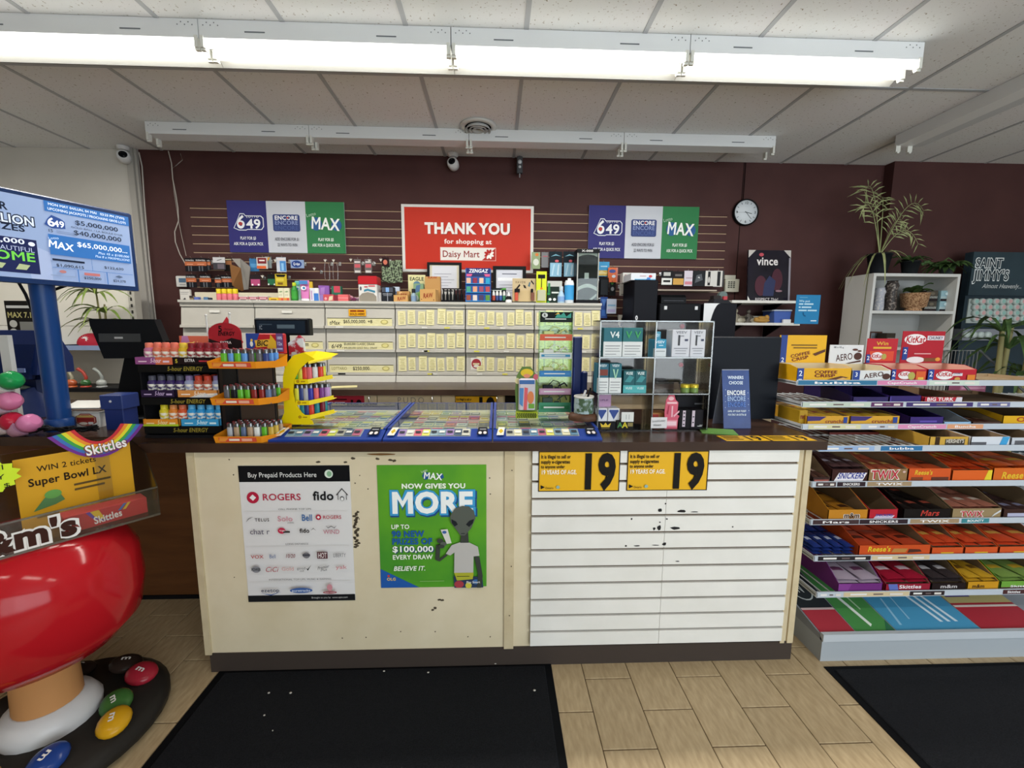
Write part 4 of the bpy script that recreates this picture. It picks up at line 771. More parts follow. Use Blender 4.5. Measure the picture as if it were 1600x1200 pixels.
pack('swab_pack', 'flat blue pouch with a navy oval', (454, 406, 475, 419), '#8a9cc0', [('e', .45, .5, .38, .42, '#1c3a80'), ('t', 'Q-tips', .45, .52, .3, '#e8ecf4', dict(b='x', w=.5))], 3.82, flag=False)
pack('aerosol_card', 'pink card pack under the maroon pack', (391, 429, 407, 447), '#2a2226', [('r', .05, .05, .95, .6, '#b04a76'), ('e', .2, .12, .1, .08, '#ece4e8'), ('e', .8, .12, .1, .08, '#ece4e8')], 3.84)
pack('tin_pack', 'green card pack with a black arch', (418, 429, 430, 446), '#1b1e1c', [('r', .02, .05, .98, .6, '#2a6a48'), ('e', .12, .1, .1, .08, '#e0e4e0'), ('e', .88, .1, .1, .08, '#e0e4e0')], 3.85)
pack('tin_pack', 'yellow card pack with a black arch', (430, 428, 448, 447), '#c7ad2c', [('p', [(.05, .95), (.2, .75), (.8, .75), (.95, .95)], '#1b1e1c'), ('r', .2, .12, .65, .3, '#7a5a1c'), ('r', .1, .4, .75, .65, '#dcc64a')], 3.83)
for a in ((430, 404), (410, 429), (491, 417), (508, 404), (521, 404), (548, 403), (577, 404), (595, 403)): hook(*a, True)
# beaded chains
for k, px in enumerate((508, 521)):
    y0 = 408; pts = [(px, y0), (px-1, 420), (px, 435), (px+3, 442), (px+7, 436), (px+7, 420), (px+5, 410)]
    tag(MB().tube([P(a, b2, Y=3.84) for a, b2 in pts], .0016, 5).build('key_chain', CHROME), ('thin hanging key chain with a red bead', 'thin hanging key chain with a ball end')[k], 'chain')
pack('lighter_card', 'slim grey card with a pink label, first of two', (553, 405, 564, 427), '#6a6262', [('r', .1, .4, .9, .65, '#c85a62'), ('r', .1, .75, .9, .85, '#d9d2d0'), ('r', .1, .05, .9, .2, '#cfcac4')], 3.84)
pack('lighter_card', 'slim grey card with a pink label beside the camouflage pouch', (570, 405, 581, 427), '#6a6262', [('r', .1, .4, .9, .65, '#c85a62'), ('r', .1, .75, .9, .85, '#d9d2d0'), ('r', .1, .05, .9, .2, '#cfcac4')], 3.84)
CAMO = NZ('camouflage', '#12140f', '#8fa080', 60, .6, .42, .58)
for k, r in enumerate(((596, 410, 606, 440), (605, 407, 617, 442), (616, 406, 628, 441))):
    x, z, W, H = RC(*r, 3.84); tag(MB().cbox(-W/2, W/2, 0, .03, 0, H, .008).build('camo_pouch', CAMO, None, (x, 3.84, z)), ('dark camouflage pouch by the pink labelled cards', 'camouflage pouch in the middle of three', 'camouflage pouch beside the red sign')[k], 'pouch')
pack('grip_card', 'dark pack with a round pink label above the camouflage pouches', (597, 402, 608, 416), '#2c1a1c', [('e', .45, .45, .3, .28, '#c9705a')], 3.83)
# thermostat
x, z, W, H = RC(275, 431, 292, 448, 3.97); t = thing('thermostat', 'white wall thermostat with a small grey screen', 'thermostat', (x, 3.965, z))
MB().cbox(-W/2, W/2, 0, .034, 0, H, .006).build('case', C('#d6d4d0', .4), t); prints(t, W, H, [('r', .3, .38, .95, .78, '#56708a'), ('r', .35, .15, .9, .24, '#a0a0a0')])
# packs right of the second certificate
pack('air_freshener', 'green and white air freshener card near the red sign', (831, 394, 844, 420), '#8fa07a', [('e', .6, .85, .2, .1, '#d07a3a'), ('e', .5, .4, .35, .2, '#d4d8cc')], 3.83)
pack('knife_card', 'grey card pack on a long hook', (846, 394, 857, 418), '#77777a', [('r', .2, .7, .9, .76, '#b05a66')], 3.82)
for k, r in enumerate(((858, 393, 878, 433), (880, 393, 899, 433))):
    pack('mask_pack', ('dark and sky blue pack beside the grey card', 'dark and sky blue pack beside the glass showcase')[k], r, '#1c262e', [('r', .08, .02, .98, .56, '#8fbcd6'), ('p', [(.2, .1), (.35, .5), (.45, .5), (.3, .05)], '#b8d6e6'), ('p', [(.1, .8), (.5, .9), (.9, .82), (.5, .84)], '#6fa0b4'), ('e', .6, .63, .15, .05, '#d0606a'), ('p', [(.6, .1), (.7, .5), (.8, .5), (.75, .06)], '#c4dcea')], 3.80)
pack('snack_pouch', 'blue and yellow pouch beside the lottery sign', (935, 409, 952, 432), '#3a90c0', [('r', 0, .05, 1, .42, '#c9a84a'), ('p', [(.0, .3), (.3, .4), (.7, .25), (1, .38), (1, .2), (0, .15)], '#d9c78a'), ('r', .2, .65, .8, .72, '#a8d0e6')], 3.86)
pack('pain_relief_box', 'orange pack with a blue oval', (950, 418, 965, 441), '#d2683a', [('e', .45, .75, .35, .12, '#3a4a8a'), ('e', .6, .4, .2, .1, '#c9d4e0'), ('r', .85, 0, 1, 1, '#c8786a')], 3.84)
pack('glove_pack', 'black bundled pack under the blue pouch', (936, 434, 951, 462), '#17181b', [('p', [(.3, .6), (.5, .75), (.7, .55)], '#4a4c52'), ('p', [(.5, .4), (.6, .5), (.7, .4)], '#a8aaac')], 3.84, blister=(.9, '#202226'))
pack('earbud_card', 'black card with a green corner', (952, 441, 962, 462), '#18191b', [('p', [(.1, .98), (.8, .98), (.4, .8)], '#3f8a3a'), ('e', .5, .5, .25, .15, '#8a8c90')], 3.86)
pack('cable_pack', 'blue card pack above the plexiglass case', (938, 464, 949, 497), '#2c4f9a', [('p', [(.1, .9), (.9, .9), (.5, .55)], '#5a86d0'), ('r', .2, .1, .8, .4, '#3f6fc0')], 3.84)
pack('cable_pack', 'white and lilac card pack above the plexiglass case', (948, 467, 963, 490), '#ccd4e6', [('r', .1, .1, .9, .3, '#c0b4dc'), ('r', .1, .5, .9, .62, '#8fb8d8')], 3.80)
pack('cable_pack', 'white boxy pack near the tall black box', (968, 443, 982, 462), '#d2cec6', [('e', .85, .5, .15, .18, '#2a2a2c'), ('r', .2, .06, .8, .12, '#55524e')], 3.84)
pack('cable_pack', 'pale pack with a dark bird emblem', (966, 492, 982, 508), '#c9c5ba', [('e', .5, .6, .2, .2, '#23231f'), ('r', .2, .1, .8, .25, '#4a4a40')], 3.84)
pack('cable_pack', 'white pack with a navy centre', (968, 503, 981, 511), '#d2cfc8', [('r', .1, .1, .9, .9, '#26306a')], 3.80, hk=False)
# small vape packs in a hanging row
VP = [('#1f1f22', [('r', .05, .05, .95, .5, '#dcdcd8'), ('r', .2, .22, .8, .36, '#2a2a2a'), ('r', .2, .65, .8, .9, '#b8b8b4')], 'black and white card pack first in the vape row'), ('#242022', [('r', .05, .05, .95, .5, '#c99a4a'), ('r', .2, .65, .8, .8, '#6a6462')], 'amber card pack in the vape row'), ('#d2c8d4', [('r', .1, .1, .9, .3, '#c9808e'), ('r', .2, .5, .9, .55, '#a88a98')], 'pale pink card pack in the vape row'), ('#26282c', [('p', [(.2, .2), (.8, .4), (.7, .8), (.3, .7)], '#54585e'), ('p', [(.4, .55), (.5, .62), (.6, .5)], '#d8d8d8')], 'black foil pack in the vape row'), ('#d0cdc8', [('r', .3, .05, .6, .95, '#2a2a2c'), ('e', .45, .4, .12, .2, '#c8c4c0')], 'white pack with black window in the vape row'), ('#d0cdc8', [('r', .35, .05, .65, .95, '#2a2a2c'), ('r', .85, 0, 1, 1, '#3a3a3c')], 'last white pack with black window in the vape row')]
for k, r in enumerate(((1033, 423, 1051, 446), (1051, 424, 1069, 446), (1069, 423, 1083, 447), (1082, 423, 1102, 447), (1102, 423, 1115, 447), (1115, 423, 1131, 448))): pack('vape_pack', VP[k][2], r, VP[k][0], VP[k][1], 3.84)
p0, p1 = P(1026, 453, Y=3.84), P(1120, 454, Y=3.84)
tag(MB().box(p0.x, p1.x, 3.84, 3.982, p0.z-.006, p0.z+.006).box(p0.x, p0.x+.008, 3.84, 3.982, p0.z-.02, p0.z+.03).build('wire_ledge', C('#a89a8c', .5)), 'thin ledge shelf under the vape pack row', 'shelf')
x, z, W, H = RC(1133, 436, 1155, 456, 3.97); t = thing('alarm_keypad', 'cream wall keypad with dark number buttons', 'keypad', (x, 3.965, z))
MB().cbox(-W/2, W/2, 0, .034, 0, H, .006).build('case', C('#c9c6b6', .4), t); mb = MB()
for q in range(12): mb.box(-W*.32+(q % 3)*W*.18, -W*.2+(q % 3)*W*.18, -.003, 0, H*(.3+.14*(q//3)), H*(.39+.14*(q//3)))
mb.build('buttons', C('#54544c', .5), t)['kind'] = 'stuff'; MB().box(-W*.55, W*.2, .005, .034, H, H*1.3).build('display', C('#bcb9ac', .4), t)
# ================================================================= shelves by the clock
SHW = C('#d4d2cc', .45)
def wshelf(label, xa, xb, py, Y0, back=3.98):
    a, b_ = P(xa, py, Y=Y0), P(xb, py, Y=Y0); t = thing('wall_shelf', label, 'shelf', ((a.x+b_.x)/2, 0, a.z)); w_ = b_.x-a.x
    MB().box(-w_/2, w_/2, Y0, back, -.022, 0).build('board', SHW, t)
    for s_ in (-.3, .3): MB().add([(w_*s_-.006, back, -.022), (w_*s_+.006, back, -.022), (w_*s_-.006, back, -.14), (w_*s_+.006, back, -.14), (w_*s_-.006, Y0+.06, -.022), (w_*s_+.006, Y0+.06, -.022)], [(0, 1, 3, 2), (2, 3, 5, 4), (0, 2, 4), (1, 5, 3), (0, 4, 5, 1)]).build('bracket', BLACK, t)
    return a.z
SZ1 = wshelf('upper white wall shelf below the clock', 1144, 1251, 469, 3.66); SZ2 = wshelf('lower white wall shelf with figurines', 1146, 1250, 504, 3.66)
x, z, W, H = RC(1169, 390, 1235, 467, 3.76); H = z+H-SZ1
POST = NZ('glossy_poster', '#14121a', '#201d29', 5, .12, .3, .7, spec=.3)
it = [('p', [(0, .85), (.0, 1), (.17, 1)], '#bdb8b4'), ('p', [(1, .85), (1, 1), (.83, 1)], '#bdb8b4'), ('p', [(0, .1), (0, 0), (.07, 0)], '#d0ccc8'), ('r', .955, .0, 1, .85, '#8a8690'), ('t', 'vince', .45, .785, .15, '#d9d4d4', dict(b='x', w=.5)), ('e', .3, .91, .055, .035, '#b04a56'), ('t', 'RESPECT This!', .45, .035, .05, '#c4bec0', dict(b='b', w=.55)),
      ('e', .3, .3, .14, .2, '#4a2430'), ('e', .68, .42, .13, .22, '#46222e'), ('p', [(.35, .1), (.6, .1), (.65, .4), (.5, .5), (.38, .35)], '#2b3152'), ('e', .73, .2, .08, .02, '#8a6a74')]
t = panel('framed_poster', 'glossy dark poster with white lettering on the upper shelf', 'poster', W, H, .02, POST, (x, 3.74, SZ1), 0, it, rot=(math.radians(-5), 0, 0))
x, z, W, H = RC(1250, 460, 1288, 506, 3.6); t = panel('blue_notice', 'blue notice card fixed to the white shelf ends', 'sign', W, H, .003, C('#2a80b4', .4), (x, 3.655, z), 0, [('t', 'We put', .12, .79, .07, '#c0e0f0', dict(al='l', b='x', w=.45)), ('r', .12, .66, .3, .71, '#c0e0f0'), ('r', .34, .66, .72, .71, '#c0e0f0'), ('r', .12, .55, .2, .6, '#c0e0f0'), ('r', .24, .55, .64, .6, '#c0e0f0'), ('r', .12, .44, .46, .49, '#c0e0f0'), ('r', .5, .44, .88, .49, '#c0e0f0'), ('p', [(.3, .4), (.35, .4), (.36, .32), (.45, .28), (.42, .25), (.33, .3)], '#1c5a8a'), ('r', .66, .09, .9, .13, '#d0e6f4'), ('r', .12, .9, .45, .92, '#6fb0d4')])
def fig(label, px, py0, py1, col, Y=3.74, base=None):
    base = SZ2 if base is None else base; a = P(px, py0, Y=Y); h = a.z-base; t = thing('figurine', label, 'figurine', (a.x, Y, base))
    MB().lathe([(h*.28, 0), (h*.26, h*.08), (h*.16, h*.15), (h*.22, h*.35), (h*.14, h*.6), (h*.07, h*.68)], 12, sy=.7).build('body', C(col, .4), t)
    MB().ball((0, 0, h*.82), h*.15, h*.14, h*.17).build('head', C(col, .4), t)
    MB().tube([(h*.18, 0, h*.55), (h*.32, -h*.1, h*.4), (h*.15, -h*.2, h*.35)], h*.055, 6).build('arm', C(col, .4), t); MB().tube([(-h*.18, 0, h*.55), (-h*.3, -h*.1, h*.42), (-h*.1, -h*.2, h*.4)], h*.055, 6).build('arm', C(col, .4), t)
fig('pale stone figurine at the lower shelf end', 1150, 482, 504, '#8f8878'); fig('dark bronze figurine on the lower shelf', 1170, 483, 504, '#4f4a44')
x, z, W, H = RC(1155, 493, 1212, 504, 3.78); tag(MB().cbox(-W/2, W/2, 0, .1, 0, H, .004).build('display_riser', C('#cbc5b2', .5), None, (x, 3.80, SZ2)), 'cream riser block behind the golden ornament', 'riser')
tag(MB().ball((0, 0, .02), .075, .03, .02).ball((.045, 0, .045), .022, .02, .025).ball((-.05, .0, .03), .02, .02, .02).ball((0, 0, .04), .04, .025, .02).build('golden_ornament', C('#a37c3c', .4), None, (P(1190, 500, Y=3.72).x, 3.72, SZ2)), 'golden crouching animal ornament on the lower shelf', 'ornament')
x, z, W, H = stand(1209, 484, 1236, 504, 3.7, SZ2); t = thing('storage_bin', 'blue plastic storage bin with a pale lid', 'bin', (x, 3.7, SZ2))
MB().prism([(-W*.44, 0), (W*.44, 0), (W*.5, H*.9), (-W*.5, H*.9)], 0, .16).build('tub', C('#3f5aa0', .3), t); MB().cbox(-W*.53, W*.53, -.008, .168, H*.9, H, .004).build('lid', C('#aab4c4', .35), t)
box_on('small_carton', 'white tag box in front of the blue bin', 'box', (1224, 499, 1236, 504), 3.665, .02, '#d6d6d8', base=SZ2)
# ================================================================= tall black box and equipment beside the cabinets
x, z, W, H = stand(988, 437, 1025, 600, 3.42, BZ); t = thing('speaker_box', 'tall plain black box with a white oval badge', 'box', (x, 3.42, BZ))
MB().cbox(-W/2, W/2, 0, .3, 0, H, .006).build('cabinet', C('#121319', .45), t); prints(t, W, H, [('e', .15, .64, .05, .022, '#d8d8dc'), ('e', .15, .64, .018, .012, '#1c1c20')], name='badge'); ZB = BZ+H
x, z, W, H = stand(986, 423, 1025, 437, 3.45, ZB); carton('glove_box', 'white and blue carton on the tall black box', 'box', W, .2, H*.75, '#ced2da', (x, 3.45, ZB), 0, [('r', .15, 0, 1, .18, '#6fb0d8'), ('p', [(.6, .0), (.78, .0), (.78, .35), (.66, .4)], '#3f78c0'), ('e', .78, .55, .07, .18, '#b8404a'), ('r', .35, .55, .6, .62, '#a05a60')])
carton('glove_box', 'white carton lying behind on the tall black box', 'box', W*.85, .08, H*1.15, '#c9c8c4', (x-.02, 3.66, ZB), 0, [('r', .1, .6, .4, .8, '#a06a6a'), ('r', .5, .6, .7, .85, '#b04a50')])
x, z, W, H = stand(1028, 474, 1092, 600, 3.40, BZ); t = thing('receipt_printer', 'wide black cabinet with two white clips', 'cabinet', (x, 3.40, BZ))
MB().cbox(-W/2, W/2, 0, .3, 0, H, .006).build('body', C('#0e0f13', .4), t)
for s_ in (-.36, .38): MB().cbox(W*s_-.012, W*s_+.012, -.005, 0, H-.05, H-.022, .002).build('clip', C('#c6c8cc', .4), t)
x, z, W2, H2 = stand(1034, 460, 1073, 474, 3.45, BZ+H); t = thing('laser_printer', 'small black printer on the wide black cabinet', 'printer', (x, 3.46, BZ+H))
MB().xprism([(0, 0), (.2, 0), (.2, H2), (.03, H2), (0, H2*.7)], -W2/2, W2/2).build('body', C('#0b0c0f', .35), t); MB().box(-W2*.4, W2*.4, -.004, 0, H2*.3, H2*.36).build('paper_slot', C('#3a3c42', .4), t)
x, z, W, H = stand(1095, 474, 1146, 640, 3.41, BZ); t = thing('arched_display', 'black display cabinet door with a white quarter arc', 'cabinet', (x, 3.41, BZ))
MB().cbox(-W/2, W/2, .0, .35, 0, H, .005).build('body', C('#17181e', .45), t)
q_ = [(0, 1), (0, .36)]+[(.5*(1-math.cos(a)), .36+.64*math.sin(a)) for a in [math.pi/2*k/10 for k in range(11)]]
prints(t, W, H, [('p', [(0, 1), (0, .3)]+[(.12+.36*(1-math.cos(math.pi/2*k/10)), .3+.7*math.sin(math.pi/2*k/10)) for k in range(11)], '#d4d6da'), ('r', .78, .28, .84, .4, '#101114'), ('r', .86, .33, .9, .39, '#101114')])
TB = BZ+H
x, z, W, H = stand(1118, 452, 1150, 474, 3.46, TB); t = thing('card_terminal', 'grey tape dispenser and scraps on the black display', 'dispenser', (x, 3.50, TB))
MB().prism([(-W*.5, 0), (W*.5, 0), (W*.2, H*.35), (-W*.4, H*.35)], 0, .1).build('base', C('#26262a', .4), t); MB().lathe([(H*.3, -.02), (H*.3, .02)], 14, M=Matrix.Translation((W*.1, .05, H*.62)) @ Matrix.Rotation(math.pi/2, 4, 'X')).build('roll', C('#5a6a68', .4), t); MB().box(W*.02, W*.2, -.004, .02, H*.3, H*.55).build('red_tab', C('#b04048', .5), t); MB().box(-W*.4, -W*.05, .02, .08, H*.35, H*.6).build('crumpled_wrap', C('#2f2a2a', .5), t)
# ================================================================= on the main worktop
KZ = 1.035
# ---- lottery ticket trays
BLU = C('#1f3c8c', .35)
tb = [[P(q, 687, Z=KZ).x for q in (420, 598, 768, 942)], [P(q, 631, Z=KZ+.06).x for q in (492, 690, 776, 925)]]
xs = [-.935, -.472, -.017, .447]
pal = ['#8fa6b0', '#c9c7b8', '#7f9aa8', '#b0617a', '#c8cf5a', '#d8d46a', '#5f86a0', '#a8a89a', '#d9d2b0', '#7a9a6a', '#d06a7a', '#9a7fb0', '#c9b04a', '#4a5a70']
tkm = []
for k, c_ in enumerate(pal):
    mb = MB().box(-.027, .027, -.055, .055, 0, .001)
    mb.box(-.023, .023, .02, .045, .001, .0012, 1); mb.box(-.023, .023, -.045, .01, .001, .0012, 2); mb.box(-.018, .018, -.03, .0, .0012, .0014, 0)
    tkm.append(mb.mesh('scratch_ticket', [C(c_, .4), C(pal[(k*5+3) % len(pal)], .4), C(('#dcdcd2', '#5a5f66', '#cfd0a0')[k % 3], .4)]))
rk = random.Random(21)
nm = ['blue-framed glass lottery tray beside the yellow lighter tower', 'blue-framed glass lottery tray in the middle of three', 'blue-framed glass lottery tray beside the plexiglass case']
tn = ['scratch ticket under glass in the tray beside the yellow tower', 'scratch ticket under glass in the middle tray', 'scratch ticket under glass in the tray beside the plexiglass case']
TYF, TYB = 1.715, 2.36
for i in range(3):
    a, b_ = xs[i]+.003, xs[i+1]-.003; w_ = b_-a; mid = (a+b_)/2; t = thing('lottery_tray', nm[i], 'lottery tray', (mid, 0, KZ))
    def slope(y): return .03+(y-1.80)/(TYB-1.80)*.012
    MB().box(-w_/2, w_/2, TYF+.06, TYB, 0, .008).build('base', C('#c9c9c2', .5), t)
    MB().xprism([(TYF, 0), (TYF+.10, 0), (TYF+.10, .028), (TYF+.085, .032), (TYF, .008)], -w_/2, w_/2).build('front_rail', BLU, t)
    for s_ in (-1, 1): MB().xprism([(TYF+.08, .0), (TYB, .0), (TYB, slope(TYB)+.008), (TYF+.08, .036)], s_*w_/2-(.0 if s_ < 0 else .012), s_*w_/2+(.012 if s_ < 0 else 0)).build('side_rail', BLU, t)
    MB().box(-w_/2, w_/2, TYB-.01, TYB, 0, slope(TYB)+.006).build('back_rail', BLU, t)
    MB().add([(-w_/2+.012, 1.80, .034), (w_/2-.012, 1.80, .034), (w_/2-.012, TYB, slope(TYB)+.006), (-w_/2+.012, TYB, slope(TYB)+.006)], [(0, 1, 2, 3)]).build('glass_lid', GLASS, t)
    M = Matrix.Translation((0, TYF+.003, .0085)) @ Matrix.Rotation(math.atan2(.024, .085), 4, 'X')
    strip = [('r', .12, .25, .8, .95, '#9aa0a0')]
    for q in range(9): strip.append(('r', .12+.075*q, .3, .19+.075*q, .92, pal[rk.randrange(len(pal))]))
    for q in range(9): strip.append(('r', .13+.075*q, .5, .18+.075*q, .7, ('#2c2f36', '#dcdcd4')[q % 2]))
    strip += [('p', [(.03, .2), (.095, .2), (.11, 1), (.05, 1)], '#dad8cc'), ('p', [(.05, .6), (.07, .35), (.095, .6), (.075, .85)], '#c9a81c'), ('p', [(.86, .25), (.965, .25), (.955, 1), (.87, 1)], '#1a1c24'), ('e', .89, .42, .016, .14, '#d8d0d0'), ('e', .935, .42, .016, .14, '#d8d0d0'), ('r', .885, .72, .945, .8, '#a8aab0')]
    prints(t, w_, .085, strip, M @ TOP, 'ticket_strip')
    n = 8
    for r_ in range(4):
        for q in range(n):
            if r_ == 3 and q % 2: pass
            y = 1.865+r_*.13
            o = put('scratch_ticket', tkm[rk.randrange(len(pal))], None, (mid-w_/2+.04+q*(w_-.08)/(n-1), y, KZ+.009))
            tag(o, tn[i], 'lottery ticket', 'scratch tickets in tray '+('one', 'two', 'three')[i])
# ---- lighter, shared meshes by colour
def lighter_meshes(r0=.0115, h=.058):
    d = {}
    def get(c_):
        if c_ not in d: d[c_] = MB().lathe([(r0*.95, 0), (r0, .003), (r0, h*.97), (r0*.93, h)], 10, sy=.55).mesh('body', C(c_, .25))
        return d[c_]
    hood = MB().lathe([(r0*.92, h), (r0*.92, h+.014), (r0*.8, h+.016)], 10, sy=.55).mesh('metal_hood', C('#77777a', .3, .9))
    but = MB().cbox(-r0*.7, -r0*.1, -r0*.4, r0*.4, h+.008, h+.018, .001).mesh('thumb_button', C('#8a1f28', .4))
    return get, hood, but
LG, HOOD, BUT = lighter_meshes()
def lighter(c_, cn, loc, where, rz=0, but=True):
    t = thing('lighter', cn+' pocket lighter on '+where, 'lighter', loc, rz, cn+' lighters on '+where)
    put('body', LG(c_), t); put('metal_hood', HOOD, t)
    if but: put('thumb_button', BUT, t)
LC = {'lime green': '#5fae2e', 'sky blue': '#5f95d6', 'dark grey': '#5c5a60', 'navy blue': '#33407a', 'black': '#1d1d20', 'dark red': '#8a2a26', 'tan patterned': '#a98e72', 'mustard': '#c0a040', 'steel blue': '#5a6a8a', 'white': '#d8d8d4', 'yellow': '#d6d03a', 'bright red': '#d24432', 'silver': '#a8aab0', 'royal blue': '#34349a', 'coral': '#d8626a', 'purple': '#7a3f86', 'lilac': '#b58ac0', 'teal': '#2a8088', 'maroon': '#7a2030'}
# ---- orange lighter rack
x0, x1 = P(342, 690, Z=KZ).x, P(422, 690, Z=KZ).x
ORG = C('#e08a1c', .35); rx = (x0+x1)/2; rw_ = x1-x0
t = thing('lighter_rack', 'orange three-tier lighter rack on the worktop', 'rack', (rx, 1.70, KZ), math.radians(0)); RY = 1.70
tiers = [(690, 677), (634, 622), (577, 565)]
TZs = [0, P(392, 633, Y=RY).z-KZ, P(396, 576, Y=RY).z-KZ]
MB().box(-rw_*.3, rw_*.42, .115, .13, 0, TZs[2]+.03).build('back_panel', C('#4a3a30', .5), t)
for s_ in (-.32, .40): MB().tube([(rw_*s_, .12, 0), (rw_*s_, .12, TZs[2]+.05)], .006, 8).build('post', BLACK, t)
for k, z_ in enumerate(TZs):
    M = Matrix.Translation((0, 0, z_))
    tr_ = MB()
    front = [(-rw_*.5, .0), (rw_*.38, .0), (rw_*.62, .05), (rw_*.66, .13), (-rw_*.46, .13), (-rw_*.54, .02)]
    n = len(front); vs = [(x, y, 0) for x, y in front]+[(x*1.03, y-.006 if y < .1 else y, .028 if y < .1 else .05) for x, y in front]
    tr_.add([M @ Vector(p) for p in vs], [tuple(range(n-1, -1, -1))]+[(i, (i+1) % n, (i+1) % n+n, i+n) for i in range(n)])
    ip = [((x)*.97, y*.94+.004, .004) for x, y in front]
    tt = tr_.build('tier_tray', ORG, t)
    prints(tt, rw_*.8, .026, [('r', .05, .1, .95, .85, '#d0503a'), ('p', [(.05, .2), (.2, .2), (.3, .8), (.08, .8)], '#e0903a'), ('r', .3, .3, .55, .65, '#e8d8c8'), ('r', .6, .25, .85, .7, '#e6a890')], Matrix.Translation((-rw_*.06, -.0015, z_+.002)) @ Matrix.Rotation(math.radians(12), 4, 'X') @ FRONT)
rows_ = [(['silver', 'tan patterned', 'steel blue', 'tan patterned', 'white', 'lime green', 'mustard'], 'the bottom orange tier'), (['dark grey', 'black', 'lime green', 'lime green', 'dark red', 'dark red', 'steel blue'], 'the middle orange tier'), (['lime green', 'sky blue', 'lime green', 'sky blue', 'dark grey', 'dark grey', 'navy blue'], 'the top orange tier')]
for k, (cs, wh) in enumerate(rows_):
    for q in range(7):
        for d_ in range(3):
            c_ = cs[q] if d_ == 0 else cs[(q*3+d_*2+k) % 7]
            lighter(LC[c_], c_, (rx-rw_*.30+q*rw_*.132+d_*.004, RY+.030+d_*.030+(.004 if q > 4 else 0), KZ+TZs[k]+.0005), wh, rk.uniform(-.2, .2))
# open red header box on the rack
x, z, W, H = RC(384, 521, 444, 556, 1.84); t = thing('lighter_header', 'red blue and yellow BIC header card above the orange rack', 'card', (x, 1.845, KZ+TZs[2]+.051)); t['label'] = 'red, blue and yellow header card above the orange rack'
H = z+H-(KZ+TZs[2]+.051)
MB().cbox(-W/2, W/2, 0, .02, 0, H, .004).build('card', C('#b3242c', .35), t)
prints(t, W, H, [('p', [(0, 0), (.13, .0), (.25, .5), (.36, 1), (0, 1)], '#2a4390'), ('p', [(.45, 0), (.78, .0), (.78, .6), (.64, .95), (.6, .5)], '#d8a62c'), ('p', [(.25, .30), (.60, .36), (.63, .72), (.22, .66)], '#dca63a'), ('t', 'BiC', .42, .52, .26, '#1c1c1e', dict(b='x', w=.30, sh=.15)), ('e', .14, .48, .04, .14, '#e8e2d8'), ('e', .15, .66, .03, .07, '#dcb050'), ('r', .79, .1, .97, 1, '#6a4a7a'), ('t', '100%', .88, .78, .14, '#c8c8e6', dict(b='x', w=.14)), ('t', '12x', .88, .5, .16, '#c8c8e6', dict(b='x', w=.13)), ('r', .81, .2, .95, .28, '#b0b0d8')])
# ---- yellow C-shaped lighter tower
p0 = P(440, 664, Z=KZ+.04); YT = C('#e6cc0e', .35)
t = thing('lighter_tower', 'yellow C-shaped lighter tower standing on the lottery tray', 'rack', (P(440, 660, Y=1.85).x, 1.85, KZ+.0405), math.radians(0)); TW = P(515, 660, Y=1.85).x-P(440, 660, Y=1.85).x; TH = P(470, 552, Y=1.85).z-(KZ+.0405)
OUT = [(475, 550.6), (458.6, 555), (446, 570), (441.8, 590), (443, 617.5), (444, 645), (439.4, 656), (438, 663.3), (489.8, 664), (488, 658), (471.5, 645), (461.4, 630), (457.7, 612), (459.6, 593.6), (468, 577), (480.6, 565.5), (492, 561)]
OP = [((lambda q: (q.x-t.location.x, max(q.z-t.location.z, 0)))(P(a, b2, Y=1.85))) for a, b2 in OUT]
for yy in (0, .125): MB().prism(OP, yy, yy+.004).build('side_panel', YT, t)
mb = MB()
for k in range(7): (xa, za), (xb, zb) = OP[k], OP[k+1]; mb.add([(xa, 0, za), (xb, 0, zb), (xb, .129, zb), (xa, .129, za)], [(0, 1, 2, 3)])
mb.build('back_curve', YT, t)
cn = [(lambda q: (q.x-t.location.x, q.z-t.location.z))(P(a, b2, Y=1.85)) for a, b2 in ((475, 550.6), (511.8, 559), (481.6, 566))]
MB().add([(cn[0][0], 0, cn[0][1]), (cn[2][0], 0, cn[2][1]), (cn[1][0], .05, cn[1][1]), (cn[1][0], .129, cn[1][1]+.01), (cn[0][0], .129, cn[0][1])], [(0, 1, 2, 3, 4)]).add([(cn[2][0], 0, cn[2][1]), (cn[1][0], .05, cn[1][1]), (cn[1][0], .05, cn[1][1]-.008), (cn[2][0], 0, cn[2][1]-.008)], [(3, 2, 1, 0)]).build('top_canopy', YT, t)
zt = [.035, TH*.30+.005, TH*.615]
CS = [['white', 'teal', 'navy blue', 'bright red', 'teal', 'maroon'], ['yellow', 'navy blue', 'silver', 'royal blue', 'coral', 'purple', 'lilac'], ['lime green', 'yellow', 'bright red', 'coral', 'white', 'bright red']]
